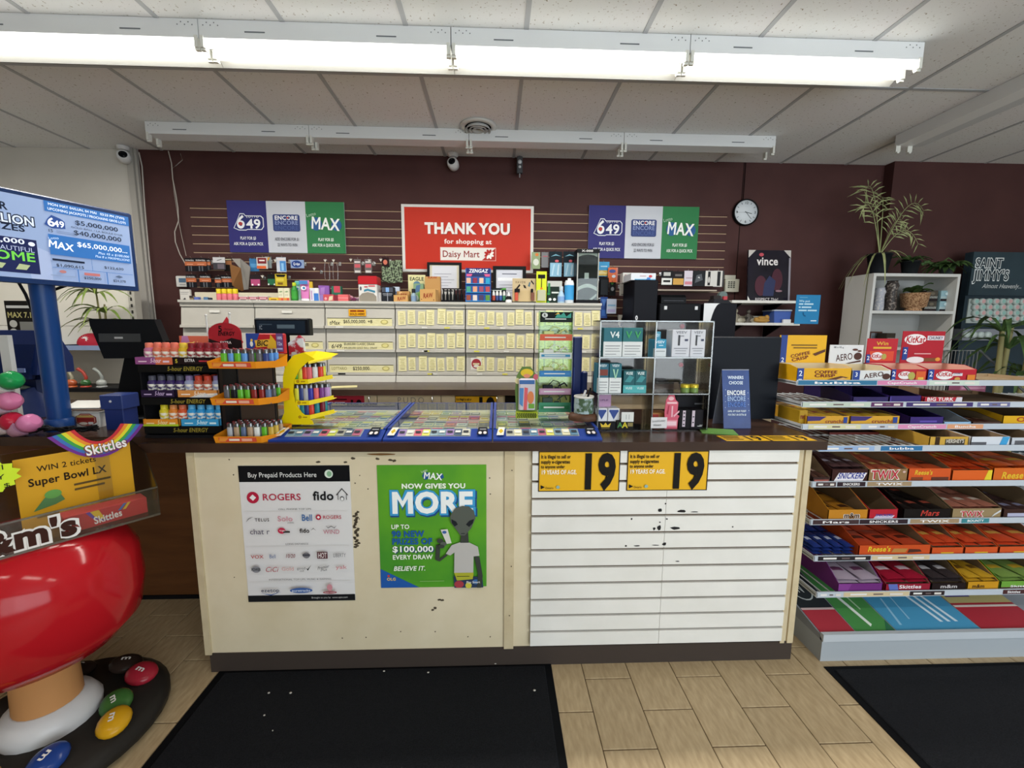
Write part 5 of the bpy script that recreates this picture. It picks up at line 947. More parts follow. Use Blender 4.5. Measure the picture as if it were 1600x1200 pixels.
for k, z_ in enumerate(zt):
    tt = MB().prism([(TW*.3, z_-.012), (TW*.6, z_-.012), (TW*.6, z_), (TW*.3, z_)], .006, .124).add([(TW*.6, 0, z_-.012), (TW, .06, z_+.004), (TW, .06, z_+.022), (TW*.6, 0, z_+.008), (TW*.32, -.001, z_+.008), (TW*.32, -.001, z_-.012)], [(0, 1, 2, 3), (5, 0, 3, 4)]).add([(TW*.6, 0, z_), (TW, .06, z_+.004), (TW*.95, .129, z_), (TW*.6, .129, z_)], [(0, 1, 2, 3)]).build('tier_tray', YT, t)
    prints(tt, TW*.3, .018, [('e', .3, .5, .12, .4, '#b08a10'), ('r', .5, .3, .8, .6, '#a8860f')], fr(-.0005, TW*.45, z_-.010))
    wh = ('the lowest', 'the middle', 'the uppermost')[k]+' yellow tower tier'
    for q, c_ in enumerate(CS[k]):
        u = TW*(.30+.095*q); lighter(LC[c_], c_, (t.location.x+u, t.location.y+.025+.011*max(0, q-3), t.location.z+z_+.001), wh, .1, False)
        if q > 0: lighter(LC[CS[k][(q+2) % 6]], CS[k][(q+2) % 6], (t.location.x+u, t.location.y+.075, t.location.z+z_+.001), wh, .1, False)
# ---- energy shot rack
ex0, ex1 = P(235, 682, Z=KZ).x, P(352, 682, Z=KZ).x; EY = 1.78
t = thing('energy_rack', 'black three-shelf rack of small energy bottles', 'rack', ((ex0+ex1)/2, EY, KZ)); ew = ex1-ex0
EZ = [.012, P(290, 610, Y=EY).z-KZ, P(290, 570, Y=EY).z-KZ]
EZ[0] = P(290, 665, Y=EY).z-KZ; EZ[1] = P(290, 620, Y=EY).z-KZ; EZ[2] = P(290, 569, Y=EY).z-KZ
MB().box(-ew/2, ew/2, .16, .17, 0, EZ[2]+.09).build('back_panel', BLACK, t)
for s_ in (-1, 1): MB().box(s_*ew/2-.003, s_*ew/2+.003, .01, .17, 0, EZ[2]+.02).build('side_panel', BLACK, t)
MB().box(-ew/2, ew/2, 0, .17, 0, .012).build('foot', BLACK, t)
for k, z_ in enumerate(EZ):
    sh_ = MB().box(-ew/2, ew/2, 0, .165, z_-.034, z_-.004).build('shelf', C('#131313', .4), t)
    prints(sh_, ew, .03, [('t', '5-hour ENERGY', .6, .5, .55, '#8a7a2c', dict(b='x', w=.45, sh=.15))], fr(0, 0, z_-.034))
MB().box(ew/2, ew/2+.004, .01, .03, .02, EZ[2]+.02).build('side_trim', C('#2a2220', .4), t)
_eb = {}
def ebot(c1, c2, loc, label, group):
    if (c1, c2) not in _eb:
        _eb[c1, c2] = (MB().lathe([(.016, 0), (.0185, .003), (.0185, .022), (.0165, .03), (.0185, .038), (.0185, .06), (.013, .068)], 12).mesh('body', C(c1, .25)), MB().lathe([(.0135, .066), (.0135, .084), (.011, .087)], 12).mesh('cap', C(c2, .35)), MB().lathe([(.0189, .008), (.0189, .022), (.0169, .03), (.0189, .038), (.0189, .052)], 12).mesh('label_band', NZ('bottle_label', c1, '#e0dcd0', 70, .4, .45, .6)))
    a, b_, c_ = _eb[c1, c2]; t = thing('energy_bottle', label, 'bottle', loc, 0, group); put('body', a, t); put('cap', b_, t); put('label_band', c_, t)
ECOL = [[('#c9b82a', '#d6c62e', 'yellow'), ('#d07a30', '#d88a50', 'orange'), ('#c8502a', '#d06a4a', 'red-orange'), None, ('#2f8cc4', '#58a4d2', 'sky blue')], [('#3a2a5c', '#4a4a58', 'deep purple'), None, ('#8f94b4', '#7a6a92', 'silver blue'), ('#b0503c', '#b8402e', 'copper red')], [('#b86a8c', '#d0705c', 'pink'), ('#cc6a50', '#cf6a58', 'coral'), ('#cfa826', '#d2b13a', 'gold'), ('#8a2430', '#7a1c26', 'crimson')]]
seqs = [[0, 1, 2, 4, 4, 4, 4], [0, 0, 0, 0, 2, 3, 3, 2], [0, 1, 1, 1, 2, 3, 3, 3, 3]]
shn = ['the lowest black shelf', 'the middle black shelf', 'the top black shelf']
for k, sq in enumerate(seqs):
    n = len(sq)
    for q, ci in enumerate(sq):
        c1, c2, cn = ECOL[k][ci]; fx = (.22 if k == 0 else .1)+(.74 if k == 0 else (.86 if k == 1 else .9))*q/(n-1)
        for d_ in (0, 1):
            ebot(c1, c2, (t.location.x-ew/2+ew*fx*.98, EY+.03+d_*.045, KZ+EZ[k]-.001), 'small %s energy bottle on %s' % (cn, shn[k]), '%s bottles on %s' % (cn, shn[k]))
def tray_front(label, x, w_, z_, col, items, h=.03):
    tt = thing('shelf_carton', label, 'carton', (x, EY-.003, KZ+z_-.002)); D = .12
    MB().box(-w_/2, w_/2, 0, .002, 0, h).box(-w_/2, -w_/2+.002, 0, D, 0, h).box(w_/2-.002, w_/2, 0, D, 0, h).box(-w_/2, w_/2, 0, D, 0, .001).build('carton_body', C(col, .45), tt); prints(tt, w_, h, items)
ecx = t.location.x
FIV = lambda c_: [('t', '5-hour', .55, .55, .55, c_, dict(b='x', w=.28, sh=.2)), ('r', .1, .35, .32, .5, c_), ('r', .75, .3, .92, .55, c_)]
tray_front('orange and lime bottle carton on the lowest black shelf', ecx-ew*.27, ew*.46, EZ[0], '#d98a2a', [('r', 0, 0, 1, .3, '#a8c02c')]+FIV('#f0d8a0')); tray_front('sky blue bottle carton on the lowest black shelf', ecx+ew*.24, ew*.50, EZ[0], '#3a94c6', FIV('#d0e8f0'))
tray_front('dark purple bottle carton on the middle black shelf', ecx-ew*.27, ew*.44, EZ[1], '#2c1f3a', FIV('#b8a0c8')); tray_front('orange and silver bottle carton on the middle black shelf', ecx+ew*.24, ew*.52, EZ[1], '#cf8a4a', [('p', [(.3, 0), (1, 0), (1, .6), (.6, .5)], '#d0d0d4')]+FIV('#f0e0d0'))
tray_front('purple and coral bottle carton on the top black shelf', ecx-ew*.28, ew*.48, EZ[2], '#8a4a80', [('r', .55, 0, 1, 1, '#cf6a4a')]+FIV('#e8c8d8')); tray_front('black bottle carton on the top black shelf', ecx+ew*.22, ew*.52, EZ[2], '#211618', [('t', 'EXTRA', .42, .6, .4, '#d8d0d0', dict(b='x', w=.25)), ('t', '5', .1, .5, .5, '#c0b03a', dict(b='x')), ('r', .65, .4, .95, .6, '#b03040')])
# header cards on the energy rack
x, z, W, H = RC(320, 504, 372, 556, EY+.13); zb = KZ+EZ[2]+.05
t = thing('energy_header', 'round-topped crimson header card reading 5 hour ENERGY', 'card', (x, EY+.155, zb)); H = z+H-zb; t['label'] = 'round-topped crimson header card on the energy rack'
pts = [(-W/2, 0), (W/2, 0), (W/2, H*.62)]+[(W*.5*math.cos(math.pi*q/14), H*.62+H*.38*math.sin(math.pi*q/14)) for q in range(1, 14)]+[(-W/2, H*.62)]
MB().prism(pts, 0, .004).build('card', C('#a3242e', .4), t)
prints(t, W, H, [('p', [(0, 0), (1, 0), (1, .36), (.7, .45), (.35, .28), (0, .42)], '#241c1e'), ('t', '5', .38, .78, .2, '#1c1416', dict(b='x')), ('t', '-hour', .62, .77, .10, '#5a1c20', dict(w=.3)), ('t', 'ENERGY', .55, .60, .14, '#1c1416', dict(b='x', w=.5, sh=.15)), ('t', 'EXTRA', .52, .28, .09, '#e8dcdc', dict(b='x', w=.34))])
slab('energy_flag', 'red and white pennant card behind the crimson header', 'card', [(345, 508, 0), (354, 495, 0), (362, 508, 0), (380, 535, 0), (372, 540, 0)], EY+.165, EY+.165, C('#c0303a', .4), .003)
x, z, W, H = RC(277, 525, 322, 552, EY+.14); zb = KZ+EZ[2]+.04
panel('energy_header', 'slanted coral and lilac header card on the energy rack', 'card', W, z+H-zb, .003, C('#cf6a52', .4), (x, EY+.155, zb), 0, [('p', [(0, 0), (.45, 0), (.3, 1), (.1, 1)], '#b880b0'), ('t', '5-hour', .68, .5, .3, '#f0d890', dict(b='x', w=.5, sh=.2))])
for k, (px, py) in enumerate(((321, 493), (354, 490))):
    a = P(px, py, Y=EY+.158); tag(MB().tube([(a.x, EY+.162, KZ+EZ[2]+.03), (a.x+(.01 if k else 0), EY+.162, a.z)], .004, 8).ball((a.x+(.01 if k else 0), EY+.162, a.z), .006, .006, .006, 8, 6).build('flag_pole', C('#c9c9c6', .4)), ('thin white rod beside the crimson header', 'thin white rod behind the crimson header')[k], 'rod')
# ---- customer display screen
p = P(440, 512, Y=2.1); t = thing('customer_display', 'black pole display with a dark screen behind the lighters', 'display', (p.x, 2.1, KZ))
x, z, W, H = RC(397, 497, 483, 524, 2.1)
MB().tube([(0, .04, 0), (0, .04, z-KZ)], .016, 10).build('pole', BLACK, t); MB().cbox(-.07, .07, -.02, .1, 0, .015, .004).build('foot', BLACK, t)
MB().cbox(-W/2, W/2, 0, .05, z-KZ, z-KZ+H, .006).build('housing', C('#16181c', .35), t); prints(t, W, H, [('r', .05, .12, .93, .85, '#1d2836'), ('t', '1C', .12, .45, .22, '#b8c4d0', dict(w=.06)), ('r', .42, .4, .74, .62, '#5a6c78'), ('r', .1, .6, .33, .66, '#3f4f5e')], fr(0, 0, z-KZ), 'screen')
slab('candy_tube', 'red white and blue wrapped sweets behind the lighters', 'packet', [(450, 536, 0), (466, 524, 0), (473, 530, 0), (475, 552, 0), (452, 556, 0)], 1.95, 1.95, NZ('swirl_wrap', '#a02a3a', '#c8d0dc', 25, .4, .45, .55), .02)
# ---- hanging toy candy, green acrylic stand, boot jar
LZ = KZ+.0435
x, z, W, H = RC(804, 573, 842, 641, 1.99); t = thing('candy_blister', 'bright blister pack of toy candy with a yellow crest', 'packet', (x, 1.99, LZ)); H = z+H-LZ
MB().prism([(-W*.42, 0), (W*.42, 0), (W*.46, H*.35), (W*.48, H*.6), (W*.38, H*.85), (W*.15, H), (-W*.2, H), (-W*.42, H*.82), (-W*.48, H*.55)], .0, .004).build('card', C('#5f7a3a', .5), t)
MB().cbox(-W*.34, W*.34, -.022, 0, H*.16, H*.78, .008).build('blister', C('#c3bcc4', .25), t)
MB().cbox(-W*.45, W*.45, -.03, .01, 0, H*.12, .003).build('foot', C('#9aa828', .4), t)
prints(t, W, H, [('e', .5, .88, .26, .08, '#d8b92c'), ('e', .5, .82, .14, .04, '#d98a6a'), ('e', .12, .72, .1, .06, '#d8cc9a'), ('e', .86, .8, .1, .06, '#c05a6a')], fr(-.0005)); prints(t, W*.68, H*.62, [('r', .05, .82, .95, .95, '#3f66a0'), ('p', [(.3, .0), (.5, .0), (.55, .7), (.35, .72)], '#cf5a62'), ('p', [(.05, .2), (.25, .1), (.3, .7), (.05, .7)], '#4f80b8'), ('e', .72, .4, .2, .2, '#d07a4a'), ('r', .6, .05, .95, .2, '#6a9a3a')], fr(-.022, 0, H*.16))
prints(t, W*.9, H*.12, [('p', [(.08*q+.05, .1), (.08*q+.09, .1), (.08*q+.13, .5), (.08*q+.09, .9), (.08*q+.05, .9), (.08*q+.09, .5)], '#1c1c14') for q in range(11)], fr(-.03))
x, z, W, H = RC(842, 486, 894, 648, 2.06); t = thing('charger_stand', 'tall clear green stand of charging gadgets on the glass tray', 'display stand', (x, 2.06, LZ)); H = z+H-LZ
MB().box(-W*.5, W*.5, .05, .053, 0, H).box(-W*.5, -W*.485, 0, .05, 0, H).box(W*.485, W*.5, 0, .05, 0, H).build('acrylic_shell', GREENAC, t)
tiers_ = [('#3f8a6a', '#2f7a52'), ('#b98aa8', '#c4a0b8'), ('#2f74b0', '#3f84c0'), ('#d0d4d0', '#3a88b0'), ('#d0563a', '#cf5a3c'), ('#1f2422', '#26302c')]
for k, (c1, c2) in enumerate(tiers_):
    z_ = H*(.02+.175*k); hh = H*.075 if k else H*.12
    s_ = MB().box(-W*.48, W*.48, 0, .048, z_, z_+.004).box(-W*.48, W*.48, -.002, 0, z_, z_+hh*.8).build('shelf', C(c1, .4), t)
    prints(s_, W*.96, hh*.8, [('r', .05, .3, .95, .7, c2), ('r', .15, .42, .8, .58, '#d8dcd8')], fr(-.002, 0, z_))
    if 0 < k < 5 or k == 0:
        gd = MB(); gz_ = z_+.004; gd.cbox(-W*.36, -W*.05, .012, .036, gz_, gz_+hh*1.1, .003); gd.cbox(W*.0, W*.16, .014, .034, gz_, gz_+hh*.8, .003); gd.tube([(-W*.2, .02, gz_+hh), (-W*.05, .016, gz_+hh*1.7), (W*.12, .018, gz_+hh*1.5), (W*.22, .02, gz_+hh*.4)], .0025, 6); gd.tube([(W*.1, .02, gz_+hh*.9), (W*.3, .015, gz_+hh*1.4), (W*.38, .02, gz_+hh*.9)], .004, 6); gd.build('gadget', C(('#3a4a42', '#23262a', '#c8cc9a', '#d6d8d2', '#c9d48a')[k], .4), t)
prints(t, W*.96, H*.06, [('r', 0, 0, 1, 1, '#1b1f1e'), ('e', .14, .5, .09, .38, '#d4d8d4'), ('t', 'R', .14, .5, .4, '#1b1f1e', dict(b='x')), ('p', [(.45, .1), (.55, .9), (.62, .5), (.72, .95), (.8, .3), (.95, .9), (.95, .1)], '#3f9a8a'), ('p', [(.45, .6), (.55, .95), (.6, .7)], '#d8b04a')], fr(-.003, 0, H*.93))
x, z, W, H = RC(895, 526, 909, 625, 2.1); t = thing('gas_lighter', 'tall dark blue utility lighter pack standing upright', 'packet', (x, 2.1, LZ)); H = z+H-LZ
MB().cbox(-W/2, W/2, 0, .035, 0, H, .005).build('body', C('#1c2c70', .35), t); MB().cbox(W/2, W*1.2, .0, .03, .1, H*.55, .008).build('trigger_pack', C('#23336f', .3), t); prints(t, W, H, [('r', .1, .3, .2, .6, '#3a4c98')])
b0 = P(908, 652, Z=LZ); t = thing('boot_mug', 'clear mug shaped with a brown boot sole on the tray', 'mug', (b0.x, 1.93, LZ))
MB().lathe([(.062, 0), (.066, .012), (.06, .03), (.045, .034)], 20, sx=1.1, sy=.8).build('brown_sole', NZ('brown_leather', '#4a3022', '#5c3e2c', 30, .5, .3, .7), t)
MB().lathe([(.045, .034), (.046, .07), (.044, .105)], 20).build('painted_body', NZ('painted_glass', '#4a5f48', '#9fb0b4', 40, .25, .45, .55), t)
MB().lathe([(.044, .105), (.047, .108), (.046, .114), (.04, .114), (.04, .106)], 20).build('rim', C('#d0cdc8', .35), t)
MB().tube([(.01, -.01, .09), (.03, .0, .15)], .005, 6).build('pen', BLACK, t); MB().tube([(-.01, .0, .09), (.005, -.01, .14)], .005, 6).build('pen', C('#c6c6c8', .4), t)
# ---- acrylic vape case
VX0, VX1, VM, VY = P(931, 672, Z=KZ).x, P(1103, 672, Z=KZ).x, P(1016, 672, Z=KZ).x, 1.885
VZ = [KZ, P(1016, 615, Y=VY).z, P(1016, 558, Y=VY).z, P(1016, 501, Y=VY).z]; VD = .14
vc = thing('vape_case', 'clear plexiglass pigeonhole case of vape boxes', 'display case', (0, VY, 0))
for a, c_ in ((VX0, VX0+.006), (VM-.003, VM+.003), (VX1-.006, VX1)): MB().box(a, c_, 0, VD, KZ, VZ[3]).build('upright', ACRYL, vc)
for k in range(4): MB().box(VX0, VX1, 0, VD, VZ[k] if k == 0 else VZ[k]-.005, VZ[k]+.005 if k == 0 else VZ[k]).build('shelf', ACRYL, vc)
MB().box(VX0, VX1, VD, VD+.004, KZ, VZ[3]).build('back_panel', SMOKE, vc)
em = MB()
for a in (VX0, VM-.003, VX1-.005): em.box(a, a+.005, -.001, .001, KZ, VZ[3])
for k in range(1, 4): em.box(VX0, VX1, -.001, .001, VZ[k]-.005, VZ[k])
em.build('polished_edges', ACRYL_EDGE, vc)
VS = [KZ+.0055, VZ[1]+.0005, VZ[2]+.0005]
def vbox(label, r, k, col, items, dy=.012, D=.07, cat='box', name='vape_box', group=None): 
    x, z, W, H = RC(*r, VY+dy); return carton(name, label, cat, W, D, min(z+H, (VZ[k+1]-.008))-VS[k], col, (x, VY+dy, VS[k]), 0, items, group)
def warn(top, mark, mc='#e8eef0'):
    return [('r', 0, 0, 1, .52, '#d9dcdd'), ('r', .1, .36, .9, .385, '#7a7c80'), ('r', .1, .27, .85, .29, '#8a8c90'), ('r', .1, .18, .9, .2, '#8a8c90'), ('r', .1, .08, .7, .1, '#8a8c90')]+mark
VV = [('p', [(.25, .9), (.38, .9), (.5, .66), (.62, .9), (.72, .9), (.54, .58), (.46, .58)], '#9fd0c4')]
vbox('teal vape box with a white V, first on the top tier', (943, 512, 972, 557), 2, '#2c6a78', warn(0, [('t', 'V4', .6, .76, .2, '#dfeaea', dict(b='x', w=.5))]))
vbox('teal vape box with a green V on the top tier', (973, 512, 1004, 557), 2, '#2a6e72', warn(0, [('t', 'V', .3, .76, .22, '#3fa060', dict(b='x')), ('t', 'V', .75, .76, .22, '#3fa060', dict(b='x'))]))
vbox('pale blue vape box behind the divider', (1019, 518, 1032, 557), 2, '#4f9ab4', [('t', 'VEEV', .5, .85, .12, '#d8ecf4', dict(b='x', w=.7))], .06)
vbox('bright blue vape box on the top tier', (1021, 530, 1041, 557), 2, '#2f8fb4', [('r', 0, 0, 1, .48, '#d2d8dc'), ('t', 'VEEV', .5, .84, .14, '#d8ecf4', dict(b='x', w=.7)), ('r', .4, .62, .75, .68, '#a8d4e6'), ('r', .1, .3, .9, .34, '#8a9094')])
for k, r in enumerate(((1050, 515, 1078, 557), (1079, 515, 1105, 557))):
    vbox(('white device box with a black pen, first of two', 'white device box with a black pen at the case end')[k], r if k == 0 else (1079, 515, 1102, 557), 2, '#cfd0d8', [('t', 'VEEV', .5, .9, .09, '#6a6c76', dict(b='b', w=.6)), ('t', 'one', .55, .78, .07, '#6a6c76', dict(w=.2)), ('r', .33, .42, .44, .8, '#3a3c42'), ('r', .7, .58, .88, .66, '#4a4e66'), ('r', .12, .3, .88, .33, '#8a8c94'), ('r', .2, .22, .8, .24, '#8a8c94'), ('r', .2, .12, .8, .14, '#8a8c94')])
vbox('teal vape box with a brown band on the middle tier', (933, 568, 951, 614), 1, '#2f6478', warn(0, [('t', 'VEEV', .5, .93, .08, '#cfe0e6', dict(b='x', w=.6)), ('r', .1, .6, .9, .8, '#7a3a30')]))
vbox('teal vape box with a pale green V on the middle tier', (952, 568, 971, 614), 1, '#2c6a78', warn(0, [('t', 'VEEV', .5, .93, .08, '#cfe0e6', dict(b='x', w=.6))]+[('p', [(u, v-.09) for u, v in VV[0][1]], '#9fd0b4')]))
for k, r in enumerate(((974, 579, 992, 613), (992, 579, 1010, 613))):
    vbox(('dark teal vape box beside the green V box', 'dark teal vape box beside the case divider')[k], r, 1, '#1f5a62', [('r', 0, 0, 1, .35, '#4fa8ac'), ('t', 'VUSE', .5, .88, .12, '#dfeef0', dict(b='x', w=.6)), ('t', 'VUSE', .5, .22, .1, '#c8e6e8', dict(b='x', w=.6)), ('p', [(.1, .5), (.5, .8), (.9, .7), (.6, .48)], '#3f8a90')])
for k in range(2):
    x, z, W, H = RC(1066+k*14, 600, 1079+k*14, 612, VY+.03); tt = thing('honey_jar', ('little gold-lidded jar, first of two', 'little gold-lidded jar at the case end')[k], 'jar', (x, VY+.045, VS[1]))
    MB().lathe([(W*.5, 0), (W*.5, H*.55), (W*.42, H*.65)], 14).build('glass', C('#6f8a4a', .2), tt); MB().lathe([(W*.52, H*.62), (W*.52, H), (W*.45, H*1.05)], 14).build('lid', C('#c9b43c', .3, .4), tt)
x, z, W, H = RC(1021, 597, 1064, 612, VY+.03); tag(MB().xprism([(0, 0), (.08, 0), (.08, .04), (.03, H)], -W/2, W/2).build('clear_bag', SMOKE, None, (x, VY+.03, VS[1])), 'crumpled clear bag of sweets in the middle tier', 'bag')
for k in range(2):
    vbox(('white pack with a navy chevron, first of two', 'white pack with a navy chevron beside the handwritten tag')[k], (931+k*19, 638, 949+k*19, 659), 0, '#dadbe0', [('p', [(.12, .85), (.88, .85), (.5, .45)], '#33498c'), ('r', .1, .82, .9, .93, '#33498c'), ('t', 'Nic Out', .5, .2, .24, '#3a3c42', dict(b='b', w=.85))], .02)
vbox('lilac box reading UPLIF', (933, 616, 955, 629), 0, '#b08aac', [('t', 'UPLIF', .5, .82, .05, '#5a3a66', dict(b='b', w=.6))], .06)['label'] = 'lilac box standing behind the chevron packs'
vbox('black tray at the foot of the case with a gold crown', (930, 659, 962, 671), 0, '#1d1d1f', [('p', [(.3, .3), (.7, .3), (.76, .85), (.6, .55), (.5, .9), (.4, .55), (.24, .85)], '#d8b83a'), ('r', .3, .1, .7, .16, '#8a7a3a')], .004, .014, 'tray', 'crown_tray')
vbox('black tray with green and yellow letters A', (963, 657, 990, 671), 0, '#24221f', [('t', 'A', .22, .5, .55, '#4a8a4a', dict(b='x')), ('t', 'A', .5, .5, .6, '#d8c42c', dict(b='x')), ('r', .65, .35, .95, .75, '#8a7a4a')], .004, .014, 'tray', 'letter_tray')['label'] = 'black tray with green and yellow letters'
x, z, W, H = RC(971, 644, 990, 659, VY-.002); panel('price_note', 'white handwritten price note on the case front', 'note', W, H, .001, C('#dcdcd8', .6), (x, VY-.003, z), 0, [('t', '1 1', .5, .5, .5, '#6a6c72', dict(w=.4))])
x, z, W, H = RC(1017, 652, 1042, 669, VY-.002); panel('price_note', 'white handwritten note on the lower case tier', 'note', W, H, .001, C('#dcd8d8', .6), (x, VY-.003, z), 0, [('t', 'Scratch/Lottery', .48, .68, .2, '#3a3a40', dict(w=.82, rot=4)), ('t', 'Winners', .4, .3, .2, '#3a3a40', dict(w=.5, rot=4))])
vbox('red and tan box behind the handwritten note', (1019, 645, 1043, 660), 0, '#a8703c', [('r', 0, .1, .4, .9, '#a83a34')], .05)
x, z, W, H = RC(1038, 617, 1062, 669, VY+.02); t = thing('candy_sign', 'pink cut-out card of candy sticks', 'card', (x, VY+.02, VS[0])); H = min(z+H, VZ[1]-.01)-VS[0]
MB().prism([(-W*.4, 0), (W*.4, 0), (W*.42, H*.3), (W*.5, H*.38), (W*.35, H*.42), (W*.38, H*.78), (W*.2, H*.86), (W*.1, H), (-W*.25, H), (-W*.42, H*.85), (-W*.48, H*.5)], 0, .004).build('card', C('#cf5a70', .45), t)
prints(t, W, H, [('e', .4, .9, .18, .06, '#e8b8c0'), ('r', .15, .74, .8, .80, '#e8b8c0'), ('p', [(.15, .45), (.25, .7), (.32, .7), (.25, .42)], '#a8344a'), ('p', [(.45, .35), (.45, .68), (.55, .68), (.55, .35)], '#eab0bc'), ('p', [(.6, .4), (.95, .55), (.97, .5), (.62, .34)], '#eab0bc'), ('r', .15, .06, .85, .26, '#e0909e'), ('r', .2, .1, .8, .22, '#f0c8d0')])
vbox('black box standing with white vertical lettering', (1061, 640, 1079, 669), 0, '#1b1a1d', [('r', .3, .1, .55, .95, '#c9b8c4'), ('r', .34, .2, .5, .25, '#1b1a1d'), ('r', .34, .4, .5, .45, '#1b1a1d'), ('r', .34, .6, .5, .65, '#1b1a1d'), ('r', .34, .8, .5, .85, '#1b1a1d')], .02)
vbox('wide black box with white vertical lettering at the case corner', (1079, 640, 1099, 669), 0, '#1d1b1f', [('r', .1, .1, .32, .95, '#c9b8c4'), ('r', .14, .3, .28, .35, '#1d1b1f'), ('r', .14, .6, .28, .65, '#1d1b1f'), ('r', .55, .12, .9, .15, '#c8c8c8'), ('r', .7, .18, .95, .2, '#c8c8c8')], .02)
vbox('black box stacked behind the lettered boxes', (1056, 618, 1098, 640), 0, '#232226', [('r', .7, .7, .9, .75, '#7a7a80'), ('r', .3, .1, .7, .15, '#55555a')], .09, .04)
for k, (px, py) in enumerate(((1066, 510), (1064, 570))):
    p = P(px, py, Y=VY+VD+.002); tag(MB().lathe([(.011, 0), (.011, .0015)], 16, M=Matrix.Translation(p) @ Matrix.Rotation(math.pi/2, 4, 'X')).build('red_dot', C('#c0384e', .5)), ('round red sticker on the upper back of the plexiglass case', 'round red sticker on the middle back of the plexiglass case')[k], 'sticker')
# ---- dark panel and tent card
x, z, W, H = RC(1106, 526, 1217, 660, 2.14); t = thing('monitor_back', 'large plain dark panel seen from behind on the worktop', 'screen', (x, 2.14, KZ)); H = z+H-KZ
MB().cbox(-W/2, W/2, 0, .03, .0, H, .006).build('shell', C('#11151d', .4), t); MB().box(-W*.3, W*.3, .03, .2, 0, .012).build('foot', BLACK, t)
x, z, W, H = RC(1130, 577, 1181, 672, 1.93); t = thing('tent_card', 'blue tent card reading Winners Choose Encore', 'card', (x, 1.93, KZ), 0); t['label'] = 'blue folded tent card with white lettering'
H = z+H-KZ; tl_ = math.radians(-11)
cd_ = put('front_leaf', MB().box(-W*.42, W*.42, 0, .002, 0, H).mesh('front_leaf', NZ('night_blue_print', '#132660', '#30559c', 4, .3, .3, .75)), t, (0, 0, 0), 0, (tl_, 0, 0))
prints(cd_, W*.84, H, [('t', 'WINNERS', .5, .86, .05, '#dbe6f4', dict(b='x', w=.58)), ('t', 'CHOOSE', .5, .77, .05, '#dbe6f4', dict(b='x', w=.52)), ('t', 'ENCORE', .5, .60, .075, '#f0f4fa', dict(b='x', w=.68)), ('t', 'ENCORE', .5, .50, .075, '#a8c0e8', dict(b='b', w=.68)), ('t', 'ENCORE', .5, .40, .075, '#5a80cc', dict(b='b', w=.68)), ('t', 'LEVEL UP YOUR TICKET', .5, .29, .03, '#dbe6f4', dict(b='x', w=.68)), ('t', 'FOR ONLY AN EXTRA $1', .5, .23, .03, '#dbe6f4', dict(b='x', w=.68))]+[('e', (.06 if q % 2 else .93)+.03*math.sin(q*3), .3+.05*q, .012, .006, '#c8d8f0') for q in range(8)])
put('back_leaf', MB().box(-W*.42, W*.42, -.002, 0, 0, H).mesh('back_leaf', C('#8a90a4', .4)), t, (0, 2*H*math.sin(-tl_), 0), 0, (-tl_, 0, 0))
t.rotation_euler = (0, 0, .0)
p = P(1120, 674, Z=KZ); tag(MB().box(-.075, .075, -.05, .05, 0, .004).build('flyer', C('#6a9a4a', .5), None, (p.x, 1.865, KZ), -.3), 'green flyer lying flat beside the plexiglass case', 'flyer')
p = P(545, 602, Z=BZ); tag(MB().box(-.09, .09, -.05, .05, 0, .003).build('loose_papers', C('#d8cf9a', .7), None, (p.x, 3.2, BZ), .3), 'loose yellow papers on the back worktop', 'paper')
# ================================================================= the terminal corner
def PL(px, py, loc, rz, yl):                     # pixel -> (local x, world z) on a vertical plane turned by rz
    d = FW+RT*((px-800)/F)-UP*((py-600)/F); n = Vector((math.sin(rz), -math.cos(rz), 0)); u = Vector((math.cos(rz), math.sin(rz), 0))
    p0 = Vector(loc)-n*yl; t = (p0-CAMP).dot(n)/d.dot(n); q = CAMP+d*t; return (q-Vector(loc)).dot(u), q.z
def EM(h, e=.5): return C(h, .3, emit=e)
